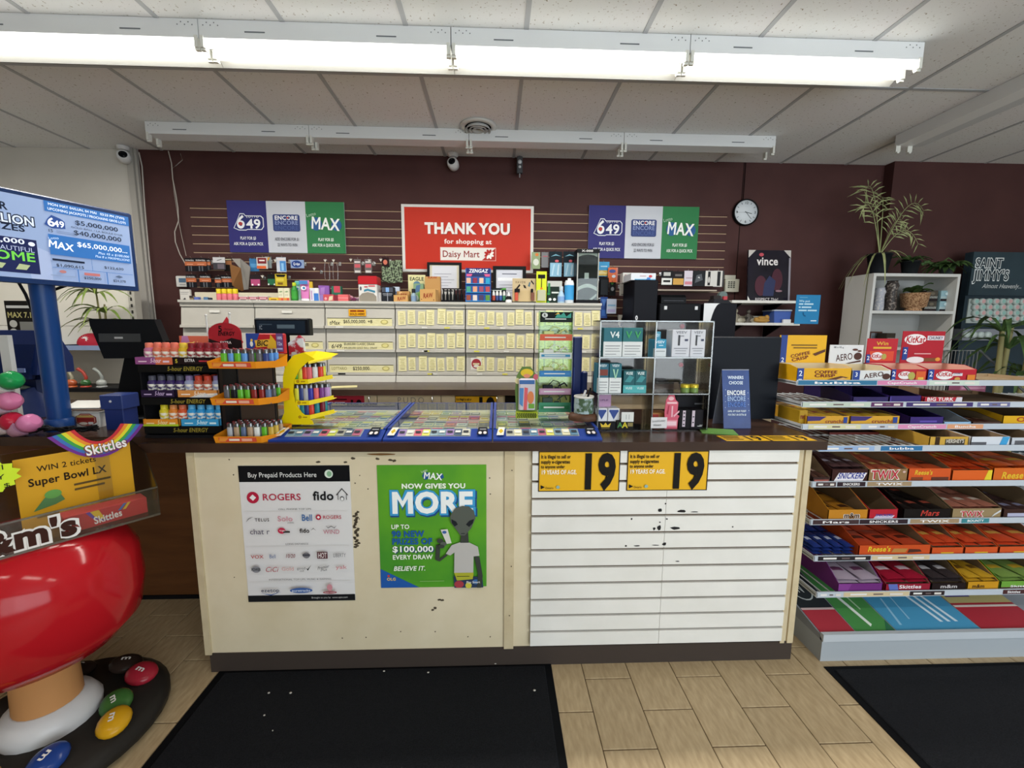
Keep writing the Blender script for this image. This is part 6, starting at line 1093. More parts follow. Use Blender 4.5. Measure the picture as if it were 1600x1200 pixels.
# ---- lottery screen on a blue pole
tr_z = math.atan2(.916, .4); SC = (-1.903, 1.907, KZ)
t = thing('lottery_screen', 'blue-framed lottery jackpot screen on a thick blue pole', 'screen', SC, tr_z)
DB = C('#16305e', .35); z0, z1 = 1.672-KZ, 2.04-KZ; W = .655; H = z1-z0
MB().tube([(-.0, .06, .02), (-.0, .06, z0+.1)], .040, 20).build('pole', C('#153a72', .35), t)
MB().lathe([(.05, 0), (.05, .05), (.043, .055)], 20, (0, .06, 0)).build('collar', C('#153a72', .35), t)
MB().cbox(-W/2, W/2, 0, .05, z0, z1, .006).build('housing', DB, t)
w_, h_ = W-.035, H-.04
wht = EM('#8ea2c8', .3); dk = EM('#20283c', .2); blu = EM('#2f66a8', .45)
L0 = .525
def q(u, v): return (L0+u*(1-L0), v)
it = [('r', 0, 0, 1, 1, wht), ('p', [(.42, 0), (L0, 0), (L0, .35), (.40, .45)], EM('#96a4c4', .5)),
      ('t', 'SUPER', .352, .84, .085, dk, dict(b='x', w=.17, al='r')), ('t', 'MILLION', .472, .70, .10, dk, dict(b='p', w=.262, al='r')), ('t', 'MILLION', .47, .70, .095, EM('#c8d2e6', .5), dict(b='x', w=.258, al='r')), ('t', 'PRIZES', .42, .60, .07, dk, dict(b='x', w=.20, al='r')),
      ('r', .0, .06, .465, .48, EM('#1c2450', .3)), ('t', '500,000', .41, .44, .055, EM('#d0d8e8', .5), dict(b='x', w=.21, al='r')), ('e', .44, .425, .016, .026, EM('#d0d8e8', .5)), ('t', 'BEAUTIFUL', .45, .35, .055, EM('#aab4d4', .4), dict(b='r', w=.2, al='r')), ('t', 'HOME', .45, .26, .10, EM('#6cc04a', .5), dict(b='x', w=.25, al='r')), ('p', [(.24, .1), (.29, .1), (.31, .16), (.26, .17)], EM('#a8b48a', .3)), ('p', [(.35, .1), (.4, .1), (.42, .16), (.37, .17)], EM('#a8b48a', .3)),
      ('r', L0, .87, 1, 1, blu), ('t', 'MON MAY 04/LUN, 04 MAI   03:23 PM (TVM)', L0+.235, .965, .03, EM('#d8e2f0', .6), dict(b='b', w=.43)), ('t', 'UPCOMING JACKPOTS / PROCHAINS GROS LOTS', L0+.235, .905, .03, EM('#d8e2f0', .6), dict(b='b', w=.44)),
      ('p', [(.515, .70), (.535, .78), (.555, .83), (.6, .80), (.62, .77), (.62, .68), (.55, .665)], EM('#2c4a8c', .3)), ('t', '6', .55, .74, .10, EM('#e4eaf4', .6), dict(b='x')), ('t', '49', .59, .73, .075, EM('#e4eaf4', .6), dict(b='x', w=.055)), ('t', '$5,000,000', .80, .79, .055, dk, dict(b='b', w=.25)), ('t', 'GOLD BALL / LA BOULE D\'OR', .80, .72, .022, dk, dict(w=.3)), ('t', '$40,000,000', .80, .655, .058, dk, dict(b='b', w=.28)), ('t', '15', .54, .63, .034, dk, dict(b='b')), ('r', .57, .635, .68, .642, EM('#7080a0', .4)), ('r', .57, .615, .68, .622, EM('#7080a0', .4)),
      ('r', L0, .33, .985, .585, blu), ('t', 'Lotto', .55, .54, .03, EM('#c0d4ec', .5), dict(w=.055, rot=12)), ('t', 'MAX', .585, .455, .085, EM('#e4eaf4', .6), dict(b='x', w=.13, rot=-6)), ('t', '$65,000,000...', .82, .505, .06, EM('#e4eaf4', .6), dict(b='b', w=.30)), ('t', 'Plus 45 x $100,000', .88, .425, .03, EM('#c0d4ec', .5), dict(b='b', w=.19, sh=.2)), ('t', 'Plus 8 x MAXMILLIONS', .87, .375, .03, EM('#c0d4ec', .5), dict(b='b', w=.21, sh=.2)),
      ('t', '$1,090,615', .62, .20, .034, dk, dict(b='b', w=.15)), ('r', .53, .255, .70, .28, dk), ('r', .74, .17, .742, .33, blu), ('t', '$122,630', .87, .235, .032, dk, dict(b='b', w=.12)), ('r', L0, .165, .985, .17, blu), ('r', .655, .0, .66, .165, blu), ('r', .82, 0, .825, .165, blu), ('r', .69, .10, .78, .135, EM('#b06a6a', .4)), ('t', '$250,000', .735, .065, .03, dk, dict(b='b', w=.1)), ('t', '$24,278', .895, .06, .03, dk, dict(b='b', w=.08)), ('e', .575, .12, .018, .02, EM('#a87070', .4)), ('r', .51, .06, .64, .07, EM('#8090b0', .4)), ('p', [(.87, .12), (.895, .14), (.92, .12), (.895, .10)], EM('#50607c', .4))]
prints(t, w_, h_, it, fr(0, 0, z0+.02), 'screen', .0002)
for k, pts in enumerate(([(26, 436), (40, 460), (52, 490), (62, 510)], [(76, 456), (95, 449), (115, 442)])):
    tag(MB().tube([P(a, b2, Y=2.02) for a, b2 in pts], .006, 6).build('cable', BLACK), ('black cable hanging behind the blue pole', 'black cable leaving the blue pole toward the plant')[k], 'cable')
# ---- lottery terminal
x, z, W, H = RC(-100, 517, 76, 668, 2.2); t = thing('lottery_terminal', 'dark blue lottery terminal with a tilted hood', 'terminal', (x+.02, 2.12, KZ)); TBL = C('#16285a', .35)
MB().xprism([(.05, .22), (.24, .22), (.24, .30), (.17, .44), (.10, .44)], -W*.45, W*.42).build('hood', TBL, t)
MB().xprism([(.03, .20), (.10, .42), (.12, .42), (.06, .20)], -W*.40, W*.38).build('hood_face', C('#101c40', .25), t)
MB().cbox(-W*.4, W*.36, .10, .24, 0, .22, .03).build('body', C('#13224e', .4), t)
g = []
for i_ in range(7):
    a = math.pi/2*i_/6; g.append([(W*.42*math.cos(b2)*(1-.25*math.sin(a)), .14-.15*math.sin(b2)*(1-.3*math.sin(a)), .002+.15*math.sin(a)) for b2 in [math.pi*k/14 for k in range(15)]])
MB().sheet(g).build('rounded_front', TBL, t)
MB().ball((0, .06, .155), W*.30, .075, .02, 16, 7).build('scanner_window', C('#5a665c', .25), t)
MB().box(W*.2, W*.36, .028, .034, .235, .255).build('maker_plate', C('#7a8cc0', .4), t)
tag(MB().box(-.02, .02, 0, .02, 0, .42).build('white_post', C('#c9cac8', .4), None, (P(12, 580, Y=2.0).x, 2.0, KZ)), 'white upright strip beside the lottery terminal', 'post')
x, z, W, H = RC(8, 470, 62, 518, 2.62); panel('beer_sign', 'black counter sign reading MAX 7.1% behind the terminal', 'sign', W*.95, z+H-KZ, .05, C('#1d1b19', .5), (x, 2.62, KZ), 0, [('t', 'MAX 7.1%', .5, .865, .05, '#c2b878', dict(b='x', w=.9)), ('r', .05, .93, .9, .955, '#d0d0cc'), ('e', .2, .78, .12, .035, '#c8c8c0'), ('e', .18, .7, .12, .035, '#c8c8c0'), ('e', .16, .62, .12, .035, '#b89a98'), ('r', .4, .60, .9, .8, '#8a8a84'), ('p', [(.4, .6), (.55, .7), (.6, .7), (.7, .6)], '#a8a05a')])['label'] = 'black printed counter sign standing behind the lottery terminal'
# ---- black till monitor seen from behind
x, z, W, H = RC(170, 513, 262, 668, 2.16); t = thing('till_monitor', 'black till monitor on a curved stand seen from behind', 'monitor', (x, 2.12, KZ), math.radians(12))
MB().prism([(-W*.5, H*.94), (-W*.36, H*.62), (W*.40, H*.62), (W*.55, H*.72), (W*.42, H), (-W*.5, H)], .0, .06).build('screen_back', C('#141518', .4), t)
MB().prism([(-W*.38, H*.78), (W*.2, H*.78), (W*.2, H*.86), (-W*.38, H*.86)], -.008, 0).build('vent_band', C('#3a3b3c', .4), t)
prints(t, W*.5, H*.06, [('r', .36, .35, .6, .65, '#a8a8a8')], fr(-.0085, -W*.09, H*.79), 'badge')
MB().prism([(-W*.34, .02), (W*.14, .02), (W*.1, H*.4), (W*.22, H*.62), (-W*.08, H*.66), (-W*.2, H*.4)], .015, .09).build('neck', C('#0f1012', .35), t)
MB().cbox(-W*.45, W*.55, -.06, .2, 0, .025, .006).build('foot', C('#101113', .4), t)
for q_ in range(4): MB().tube([(W*.2, .05, H*(.1+.07*q_)), (W*.45, .02, H*(.12+.06*q_)), (W*.5, .03, .02)], .004, 6).build('cord', BLACK, t)
# ---- octagon-sign donation box with papers, navy card reader
x, z, W, H = RC(114, 645, 157, 690, 1.98); t = thing('age_box', 'white box with a red octagon sign under folded papers', 'box', (x, 1.98, KZ)); H = max(z+H-KZ, .07)
MB().cbox(-W/2, W/2, 0, .06, 0, H, .003).build('carton_body', C('#cfccc8', .5), t)
oc = [(.5+.42*math.cos(math.pi/8+math.pi/4*k), .5+.45*math.sin(math.pi/8+math.pi/4*k)) for k in range(8)]
prints(t, W, H, [('p', oc, '#7d2a26'), ('p', [(.5+(u-.5)*.88, .5+(v-.5)*.88) for u, v in oc], '#c9a08c'), ('p', [(.5+(u-.5)*.82, .5+(v-.5)*.82) for u, v in oc], '#8f2f2a'), ('r', .2, .66, .8, .8, '#b89a58'), ('r', .2, .45, .8, .6, '#7a2420'), ('e', .42, .26, .16, .09, '#cfc0b4'), ('r', .6, .2, .78, .36, '#d0cccc')])
t2 = thing('folded_papers', 'folded white papers resting on the octagon-sign box', 'paper', (x, 2.0, KZ+H))
for q_ in range(3): MB().box(-W*.62, W*.62, -.03, .05, .002+.014*q_, .006+.014*q_, M=Matrix.Rotation(.06*(q_-1), 4, 'Z') @ Matrix.Rotation(math.radians(8*q_), 4, 'X')).build('sheet', C(('#cfc8c0', '#b89a8a', '#d6d3cc')[q_], .6), t2)
x, z, W, H = RC(161, 617, 196, 690, 1.93); t = thing('card_box', 'navy flip-lid box beside the till monitor', 'box', (x, 1.93, KZ)); H = z+H-KZ
MB().cbox(-W*.42, W*.42, 0, .08, 0, H*.62, .003).build('body', C('#1f2f6a', .35), t); MB().cbox(-W*.5, W*.5, -.008, .085, H*.6, H, .003).build('lid', C('#25366f', .35), t); MB().ball((0, -.01, H*.82), .006, .004, .006, 8, 6).build('rivet', C('#c9c9d0', .3), t)
# tangled cables
rc = random.Random(9); mb = MB()
for k in range(7):
    a = P(50+rc.uniform(0, 30), 668+rc.uniform(0, 16), Z=KZ+.01); pts = [(a.x+.05*j+rc.uniform(-.03, .03), 1.845+rc.uniform(-.03, .025), KZ+.006+.03*abs(math.sin(j+k))) for j in range(6)]; mb.tube(pts, .004, 5)
tag(mb.build('cable_tangle', BLACK), 'tangle of black cables at the foot of the blue pole', 'cable', kind='stuff')
# ---- generic candy capsules on a wire spinner
t = thing('candy_spinner', 'black wire hanger beside the lottery terminal', 'rack', (P(2, 690, Y=1.86).x, 1.86, KZ))
MB().tube([(-.05, 0, 0), (-.05, 0, .36)], .005, 6).build('upright', BLACK, t); MB().lathe([(.06, 0), (.05, .008)], 14, (-.05, 0, 0)).build('foot', BLACK, t)
for k in range(4): MB().tube([(-.05, 0, .06+.085*k), (.04, -.03, .07+.085*k), (.06, -.03, .10+.085*k)], .003, 5).build('prong', BLACK, t)
cap_ = [('#1f8a4a', '#d8d8d4', 8, 600, 'green topped candy capsule on the wire hanger'), ('#c9749a', '#c8b4c4', 6, 632, 'pale pink candy capsule on the wire hanger'), ('#b0203a', '#d4c8cc', 10, 664, 'red candy capsule on the wire hanger'), ('#cf7aa6', '#b88aa6', 40, 690, 'rose pink candy capsule at the bottom of the hanger')]
for c1, c2, px, py, lb in cap_:
    p = P(px, py, Y=1.82); tt = thing('candy_capsule', lb, 'candy', (p.x, 1.82, max(p.z, KZ+.04)))
    M = Matrix.Rotation(math.radians(60), 4, 'Y')
    MB().lathe([(.0, .0), (.034, .008), (.04, .03), (.034, .052), (.02, .06)], 14, M=M).build('lid', C(c1, .25), tt); MB().lathe([(.0, -.055), (.028, -.045), (.036, -.01), (.036, .0)], 14, M=M).build('cup', C(c2, .3), tt)
# ---- white gondola behind
GW = C('#dcd8cc', .5); gx1 = P(209, 480, Y=3.58).x
gd = thing('gondola', 'white pegged gondola shelving behind the terminal', 'shelving', (0, 0, 0))
for k in range(3): MB().box(-4.5, gx1-.02, 3.58, 3.60, .5+.5*k, .5+.5*(k+1)-.004).build('back_panel', GW, gd)
up = MB().box(gx1-.02, gx1+.03, 3.56, 3.62, 0, 2.0); up.build('upright', C('#b4b0a6', .5), gd)
sl = MB()
for k in range(28): sl.box(gx1-.004, gx1+.010, 3.558, 3.5605, .6+.05*k, .625+.05*k)
sl.build('slots', C('#35332f', .7), gd)['kind'] = 'stuff'
SHZ = P(150, 541, Y=3.32).z; LSZ = P(150, 606, Y=3.32).z
gsx0, gsx1 = P(60, 541, Y=3.32).x, P(181, 541, Y=3.32).x
MB().box(gsx0-.6, gsx1, 3.32, 3.58, SHZ-.02, SHZ).box(gsx0-.6, gsx1, 3.31, 3.32, SHZ-.03, SHZ+.005).build('shelf', C('#8a9cc0', .35), gd)
MB().box(gsx0-.6, gsx1+.1, 3.30, 3.58, LSZ-.03, LSZ).build('shelf', C('#17181c', .4), gd)
p = P(136, 535, Y=3.38); t = thing('baseball_cap', 'red cap with a white leaf emblem on the shelf', 'cap', (p.x, 3.42, SHZ))
cr = [(0.085*math.cos(math.pi/2*k/7), .085*math.sin(math.pi/2*k/7)+.012) for k in range(8)]
MB().lathe([(.086, 0)]+cr[:-1]+[(.001, .097)], 18, sx=1.05, sy=.95).build('crown', C('#a81f34', .6), t)
MB().lathe([(.0, .012), (.07, .010), (.07, .004), (0, .004)], 16, M=Matrix.Translation((-.085, -.03, 0))).build('brim', C('#1f2230', .5), t)
lf = []
for k in range(22):
    a = math.pi/2+2*math.pi*k/22; r_ = (.42 if k % 2 == 0 else .22)*(1 if k != 11 else .3); lf.append((.5+r_*math.cos(a), .5+r_*math.sin(a)))
prints(t, .075, .065, [('p', lf, '#e0d8d8')], Matrix.Translation((.01, -.079, .022)) @ Matrix.Rotation(math.radians(-20), 4, 'X') @ FRONT, 'leaf_emblem')
def blade(mb, base, ang, ln, lift, w_, droop, n=7):
    pts = []
    for k in range(n):
        f_ = k/(n-1); r_ = ln*f_; z_ = lift*math.sin(f_*math.pi*.5)*ln-droop*ln*f_*f_
        c = Vector((base[0]+r_*math.cos(ang), base[1]+r_*math.sin(ang), base[2]+z_)); s_ = Vector((-math.sin(ang), math.cos(ang), .25)).normalized()*w_*math.sin(math.pi*(.12+.86*f_))
        pts.append([c-s_, c+Vector((0, 0, -w_*.3)), c+s_])
    mb.sheet(pts)
LEAF = NZ('leaf_green', '#4f6a2c', '#8a9a4c', 12, .5, .3, .7); LEAFD = NZ('leaf_dark_green', '#2c4424', '#4f6a3a', 12, .5, .3, .7); LEAFP = NZ('leaf_pale', '#7d8a5c', '#a9ad7c', 12, .5, .3, .7)
def plant(name, label, loc, n, ln, lift, w_, droop, mat_, pot, stems=None, seed=1, spread=2*math.pi, a0=0, levels=(0,)):
    t = thing(name, label, 'plant', loc); r_ = random.Random(seed); ph = 0
    if pot:
        pr_, ph, pc = pot; MB().lathe([(pr_*.75, 0), (pr_, ph*.9), (pr_*1.06, ph*.9), (pr_*1.06, ph), (pr_*.92, ph), (pr_*.9, ph*.85), (0, ph*.85)], 18).build('pot', C(pc, .4) if isinstance(pc, str) else pc, t)
    if stems: 
        for sx_, sy_, sh_, sr_ in stems: MB().tube([(sx_, sy_, ph*.8), (sx_*1.4, sy_*1.4, ph+sh_*.5), (sx_*1.9, sy_, ph+sh_)], [sr_, sr_*.9, sr_*.7], 7).build('stem', C('#8a8458', .6), t)
    for k in range(n):
        s_ = stems[k % len(stems)] if stems else (0, 0, 0, 0); lv = levels[k % len(levels)]
        mb = MB(); blade(mb, (s_[0]*1.9*lv, s_[1]*lv, ph+s_[2]*lv), a0+spread*(k+r_.uniform(-.3, .3))/n, ln*r_.uniform(.7, 1.1), lift*r_.uniform(.6, 1.2), w_, droop*r_.uniform(.6, 1.4)); mb.build('leaf', mat_, t)
    return t
p = P(163, 525, Y=3.44); plant('bamboo_plant', 'leafy lucky bamboo in a clear pink pot on the shelf', (p.x, 3.44, SHZ), 34, .24, .5, .012, .7, LEAF, (.045, .06, '#c0808a'), [(-.012, 0, .34, .008), (.01, .01, .26, .008), (.02, -.01, .2, .007)], 4, spread=1.1*math.pi, a0=.95*math.pi, levels=(1., .75, .5))
for k, (px, c_, lb) in enumerate(((108, '#a8a28a', 'amber glass pipe'), (130, '#b03a2c', 'red and green glass pipe'), (155, '#9aa09c', 'clear smoky glass pipe'))):
    p = P(px, 600, Y=3.36); t = thing('glass_pipe', lb+' on the lower black shelf', 'pipe', (p.x, 3.38, LSZ)); h = .14; gm = C(c_, .12, 0, .8)
    MB().tube([(.0, 0, .04), (.01, 0, .075), (-.01, 0, .115), (-.045, 0, .14)], [.012, .011, .011, .014], 10).build('neck', gm, t)
    MB().ball((0, 0, .03), .035, .03, .03, 12, 8).build('bowl', C(('#c0603a', '#3a6a3c', '#b0b4b0')[k], .12, 0, .8), t); MB().lathe([(.035, 0), (.03, .008)], 12).build('base', C(('#cf6a3a', '#b8483a', '#a8aaa8')[k], .2), t)
# ================================================================= candy display stand (plain drum; no figure)
DC = (-1.62, 1.43, 0); DR = math.atan2(.8, .6)
ds = thing('candy_stand', 'glossy red drum candy stand holding a clear tray', 'display stand', DC, DR)
MB().lathe([(.30, 0), (.335, .02), (.335, .045), (.30, .075), (0, .082)], 36).build('base', C('#2a2724', .35), ds)
MB().lathe([(.135, .075), (.14, .11), (.12, .145), (.095, .16)], 24).build('collar', C('#c9c7c8', .3), ds)
MB().lathe([(.092, .15), (.088, .30), (.11, .38)], 24).build('column', C('#c08a58', .5), ds)
MB().lathe([(0, .33), (.13, .335), (.22, .37), (.28, .44), (.298, .55), (.29, .67), (.25, .755), (.20, .79), (0, .80)], 40).build('drum', C('#a81820', .12), ds)
lent = [(.24, 20, '#2c211c'), (.25, -8, '#9a2432'), (.20, -42, '#3f6a34'), (.26, -62, '#c9961c'), (.24, -100, '#1f3a7a'), (.25, -138, '#c9961c'), (.22, 62, '#2c211c'), (.25, 95, '#8f2430'), (.25, 140, '#2f4f48'), (.25, -25, '#2c3a80')]
for k, (r_, a, c_) in enumerate(lent[:9]):
    aa = math.radians(a); l = MB().ball((0, 0, 0), .058, .05, .026, 18, 9).build('candy_button', C(c_, .2), ds, (r_*math.cos(aa), r_*math.sin(aa), .098)); l.rotation_euler = (math.radians(10*math.sin(k)), math.radians(12), aa-DR)
    prints(l, .05, .05, [('t', 'm', .5, .5, .4, '#dcd8d4', dict(b='x', w=.7))], Matrix.Translation((0, -.025, .0265)) @ TOP)
tf, tb_, tw2, tz0 = -.198, .13, .319, .83
MB().box(-tw2, tw2, tf, tb_, tz0-.03, tz0-.026).build('tray_floor', ACRYL, ds)
MB().box(-tw2, tw2, tf-.003, tf, tz0-.03, tz0+.075).build('tray_lip', ACRYL, ds)
for s_ in (-1, 1): MB().xprism([(tf, tz0-.03), (tb_, tz0-.03), (tb_, tz0+.22), (tf+.10, tz0+.19), (tf, tz0+.075)], s_*tw2-.002, s_*tw2+.002).build('tray_end', SMOKE, ds)
MB().box(-tw2, tw2, tb_, tb_+.004, tz0-.03, tz0+.22).build('tray_back', SMOKE, ds)
em = MB().box(-tw2, tw2, tf-.006, tf-.002, tz0-.034, tz0-.026).box(-tw2, tw2, tf-.006, tf-.002, tz0+.071, tz0+.077); em.build('tray_edges', ACRYL_EDGE, ds)
def onl(px, py, yl): return PL(px, py, DC, DR, yl)
a, b_ = onl(128, 795, tf-.004), onl(2, 850, tf-.004)
LW = onl(130, 795, tf-.004)[0]-onl(-95, 895, tf-.004)[0]; lx = a[0]-LW/2
lg = MB()
t_ = text_geo("m&m's", .068, 'p', LW*.97); lg.add([Vector((x-LW/2+lx, tf-.0045, y+tz0-.016)) for x, y in t_[0]], t_[1], 0)
t_ = text_geo("m&m's", .065, 'k', LW*.95); lg.add([Vector((x-LW/2+lx+.002, tf-.0055, y+tz0-.0145)) for x, y in t_[0]], t_[1], 1)
lg.build('tray_lettering', [C('#dedbd8', .4), C('#3a211b', .4)], ds)
# cards and cartons in the tray
def in_tray(name, label, cat, x, w_, y, h, col, items, z=tz0-.025, th=.003, tilt=0):
    R = Matrix.Rotation(DR, 4, 'Z') @ Vector((x, y, 0)); return panel(name, label, cat, w_, h, th, C(col, .45) if isinstance(col, str) else col, (DC[0]+R.x, DC[1]+R.y, z), 0, items, rot=(tilt, 0, DR))
l_, r2 = onl(22, 740, -.04), onl(205, 715, -.04)
zt_ = onl(110, 705, -.04)[1]
in_tray('contest_card', 'yellow contest card reading Win 2 tickets in the candy tray', 'card', (l_[0]+r2[0])/2, r2[0]-l_[0], -.04, zt_-(tz0-.025), '#cf9a1c', [('t', 'WIN 2 tickets', .42, .83, .075, '#2c2014', dict(b='b', w=.5)), ('t', 'Super Bowl LX', .42, .66, .10, '#2c2014', dict(b='x', w=.66)), ('r', .45, .5, .78, .53, '#5a4418'), ('r', .45, .43, .72, .46, '#5a4418'), ('p', [(.1, .26), (.2, .42), (.32, .46), (.36, .34), (.28, .3)], '#4f7a4a'), ('e', .27, .45, .07, .06, '#5f9a4a'), ('r', .12, .16, .3, .2, '#7a5a1c')])['label'] = 'yellow contest card standing in the candy tray'
# rainbow header card
l_, r2 = onl(97, 690, -.06), onl(210, 690, -.06); zt_ = onl(150, 668, -.06)[1]; zb_ = onl(150, 714, -.06)[1]
R = Matrix.Rotation(DR, 4, 'Z') @ Vector(((l_[0]+r2[0])/2, -.06, 0)); W = r2[0]-l_[0]; H = zt_-zb_
t = thing('rainbow_header', 'cut-out rainbow header card with white lettering above the tray', 'card', (DC[0]+R.x, DC[1]+R.y, tz0-.025), DR)
zz = zb_-(tz0-.025)
MB().box(-.02, .02, .004, .006, 0, zz+H*.4).build('stem', ACRYL, t)
cols_ = ['#6a2a86', '#3a6ab0', '#3a9a4a', '#d8d02c', '#e08a2a', '#c02a34']; mb = MB()
bands = 6
for k in range(bands):
    for j in range(12):
        def pt(f_, kk):   # a dip: band fraction kk across, f_ along
            u = -.5+f_; dip = -(1-(2*f_-1)**2)*.75
            return (W*(u+(.22*(kk/bands-.5)*(1-2*f_)*1.6)), zz+H*(.95+dip*.95+(-.5+kk/bands)*.55*(.25+.75*math.sin(math.pi*f_))))
        a, b_, c_, d_ = pt(j/12, k), pt((j+1)/12, k), pt((j+1)/12, k+1), pt(j/12, k+1)
        mb.add([(a[0], 0, a[1]), (b_[0], 0, b_[1]), (c_[0], 0, c_[1]), (d_[0], 0, d_[1]), (a[0], .003, a[1]), (b_[0], .003, b_[1]), (c_[0], .003, c_[1]), (d_[0], .003, d_[1])], [(0, 1, 2, 3), (7, 6, 5, 4), (0, 4, 5, 1), (3, 2, 6, 7)], k)
mb.build('rainbow', [C(c_, .4) for c_ in cols_], t)
prints(t, W, H, [('t', 'Skittles', .58, .30, .34, '#7a3a34', dict(b='o', w=.62, rot=6)), ('t', 'Skittles', .58, .31, .32, '#eae6e6', dict(b='x', w=.60, rot=6))], fr(-.002, 0, zz), 'lettering')
l_, r2 = onl(95, 790, -.15), onl(231, 765, -.15); W = r2[0]-l_[0]
R = Matrix.Rotation(DR, 4, 'Z') @ Vector(((l_[0]+r2[0])/2-.005, -.16, 0))
t = carton('candy_carton', 'red candy carton at the front of the clear tray', 'carton', W*.97, .07, .058, '#b3242e', (DC[0]+R.x, DC[1]+R.y, tz0-.0255+.0), DR, [('p', [(.25, .95), (.32, .5), (.45, .2), (.55, .15), (.42, .45), (.34, .95)], '#5a3a9a'), ('p', [(.3, .95), (.36, .5), (.47, .25), (.4, .95)], '#d8b02c'), ('p', [(.62, .6), (.7, .98), (.74, .98), (.66, .6)], '#3a6ab0'), ('p', [(.68, .6), (.75, .98), (.79, .98), (.72, .6)], '#d8b02c'), ('t', 'Skittles', .5, .4, .42, '#eae2e2', dict(b='x', w=.34, rot=4))])
l_ = onl(28, 745, -.11); R = Matrix.Rotation(DR, 4, 'Z') @ Vector((l_[0]-.07, -.11, 0)); zb_ = onl(10, 770, -.11)[1]; zt_ = onl(10, 715, -.11)[1]
t = thing('price_burst', 'neon yellow starburst price card with handwriting', 'card', (DC[0]+R.x, DC[1]+R.y, tz0-.025), DR); c0 = (zb_+zt_)/2-(tz0-.025); rr_ = (zt_-zb_)/2
pts = [((.08 if k % 2 else .068)*math.cos(2*math.pi*k/28), c0+(rr_ if k % 2 else rr_*.85)*math.sin(2*math.pi*k/28)) for k in range(28)]
MB().prism(pts, 0, .002).build('burst', C('#c8e02a', .5), t); MB().box(-.01, .01, .002, .004, 0, c0).build('stem', C('#c9c9c9', .4), t)
prints(t, .15, rr_*2, [('t', 'MULTI', .55, .75, .14, '#23281c', dict(w=.5)), ('t', 'BUY', .62, .48, .14, '#23281c', dict(w=.34)), ('t', 'FOR $', .6, .22, .12, '#23281c', dict(w=.5))], fr(-.0005, 0, c0-rr_))
# ================================================================= candy rack
RX0, RX1 = 1.48, 3.7
SH = [(2.017, 1.244), (1.969, 1.143), (1.954, 1.036), (1.837, .961), (1.857, .782), (1.841, .602), (1.796, .445), (1.759, .287)]
SPY = [598.5, 632.5, 667, 701.5, 757, 816, 873.5, 930.5]
rk_ = thing('candy_rack', 'long grey wire-shelf candy rack on a metal base', 'rack', (0, 0, 0))
RG = C('#aeb6be', .4); RYB = 2.36
MB().box(RX0, RX1, 1.70, 2.40, .0, .10).build('base', C('#a3a9af', .45), rk_)
MB().xprism([(1.70, .10), (2.40, .10), (2.40, .26), (1.72, .125)], RX0, RX1).build('base_deck', C('#8a8f96', .45), rk_)
MB().box(RX0, RX1, 1.695, 1.715, .100, .135).build('base_strip', C('#b9bec4', .35), rk_)
for x in (RX0+.01, 2.35, 3.25): MB().box(x-.015, x+.015, RYB, RYB+.03, .1, 1.30).build('upright', RG, rk_)
for k, (y, z) in enumerate(SH):
    yb = 2.36 if k < 4 else 2.36
    st = MB().box(RX0, RX1, y, y+.004, z-.014, z+.014).build('price_strip', C('#b6bdc6', .35), rk_)
    mb = MB()
    n = int((RX1-RX0)/.042)
    for q in range(n+1): x = RX0+q*(RX1-RX0)/n; mb.box(x-.002, x+.002, y+.004, yb, z-.004, z)
    for q in range(3): yy = y+.03+q*(yb-y-.04)/2; mb.box(RX0, RX1, yy-.002, yy+.002, z-.008, z-.003)
    mb.box(RX0-.002, RX0+.003, y, yb, z-.012, z+.012 if k else z+.006)
    mb.build('wire_deck', C('#ccd0d4', .35, .2), rk_)
def xat(px, k): return P(px, SPY[k], Y=SH[k][0]).x
# price-strip inserts
STR = [[(1247, 1370, '#2f6f94', 'bubba'), (1371, 1448, '#d080a8', 'CapnCrunch'), (1452, 1530, '#c4d0c4', '')], [(1254, 1360, '#b8c4b4', ''), (1361, 1411, '#5a2c5a', ''), (1416, 1520, '#3f2f6a', ''), (1527, 1578, '#6a6a94', '')], [(1263, 1345, '#cfcaa0', ''), (1352, 1402, '#b8bcc4', ''), (1403, 1478, '#d48ab0', 'CapnCrunch'), (1480, 1536, '#d89a72', 'Buncha')], [(1280, 1366, '#8fa8cc', ''), (1376, 1441, '#2a6a9a', 'bubba')], [(1275, 1306, '#4a3838', ''), (1308, 1352, '#33262c', 'SNICKERS'), (1355, 1424, '#9a8264', 'TWIX')], [(1270, 1342, '#3f2c2e', 'Mars'), (1343, 1418, '#33262c', 'SNICKERS'), (1422, 1498, '#9a8264', 'TWIX'), (1502, 1545, '#3a8088', 'BOUNTY')], [(1278, 1360, '#2f2a2c', ''), (1362, 1452, '#cbb894', '')], [(1278, 1317, '#b8bfc8', ''), (1318, 1420, '#cbb894', ''), (1421, 1475, '#2f2628', ''), (1566, 1600, '#4a2a2a', 'Skittles')]]
for k, row in enumerate(STR):
    for a, b_, c_, tx in row:
        xa, xb = xat(a, k), xat(b_, k); w_ = xb-xa; it = [('r', 0, 0, 1, 1, c_)]
        if tx: it.append(('t', tx, .5, .5, .5, '#e8e4e4', dict(b='x', w=.6)))
        else: it += [('r', .1, .3, .35, .7, '#e0dcd8'), ('r', .45, .35, .6, .65, '#6a5a5a'), ('r', .7, .25, .9, .7, '#d8d0c8')]
        prints(rk_, w_, .022, it, fr(SH[k][0], (xa+xb)/2, SH[k][1]-.011), 'shelf_ticket')
WN = ['the top shelf', 'the second shelf down', 'the third shelf down', 'the fourth shelf down', 'the fifth shelf down', 'the sixth shelf down', 'the seventh shelf down', 'the lowest shelf']
KRAFT = C('#8a745a', .8); rb = random.Random(31); _bar = {}
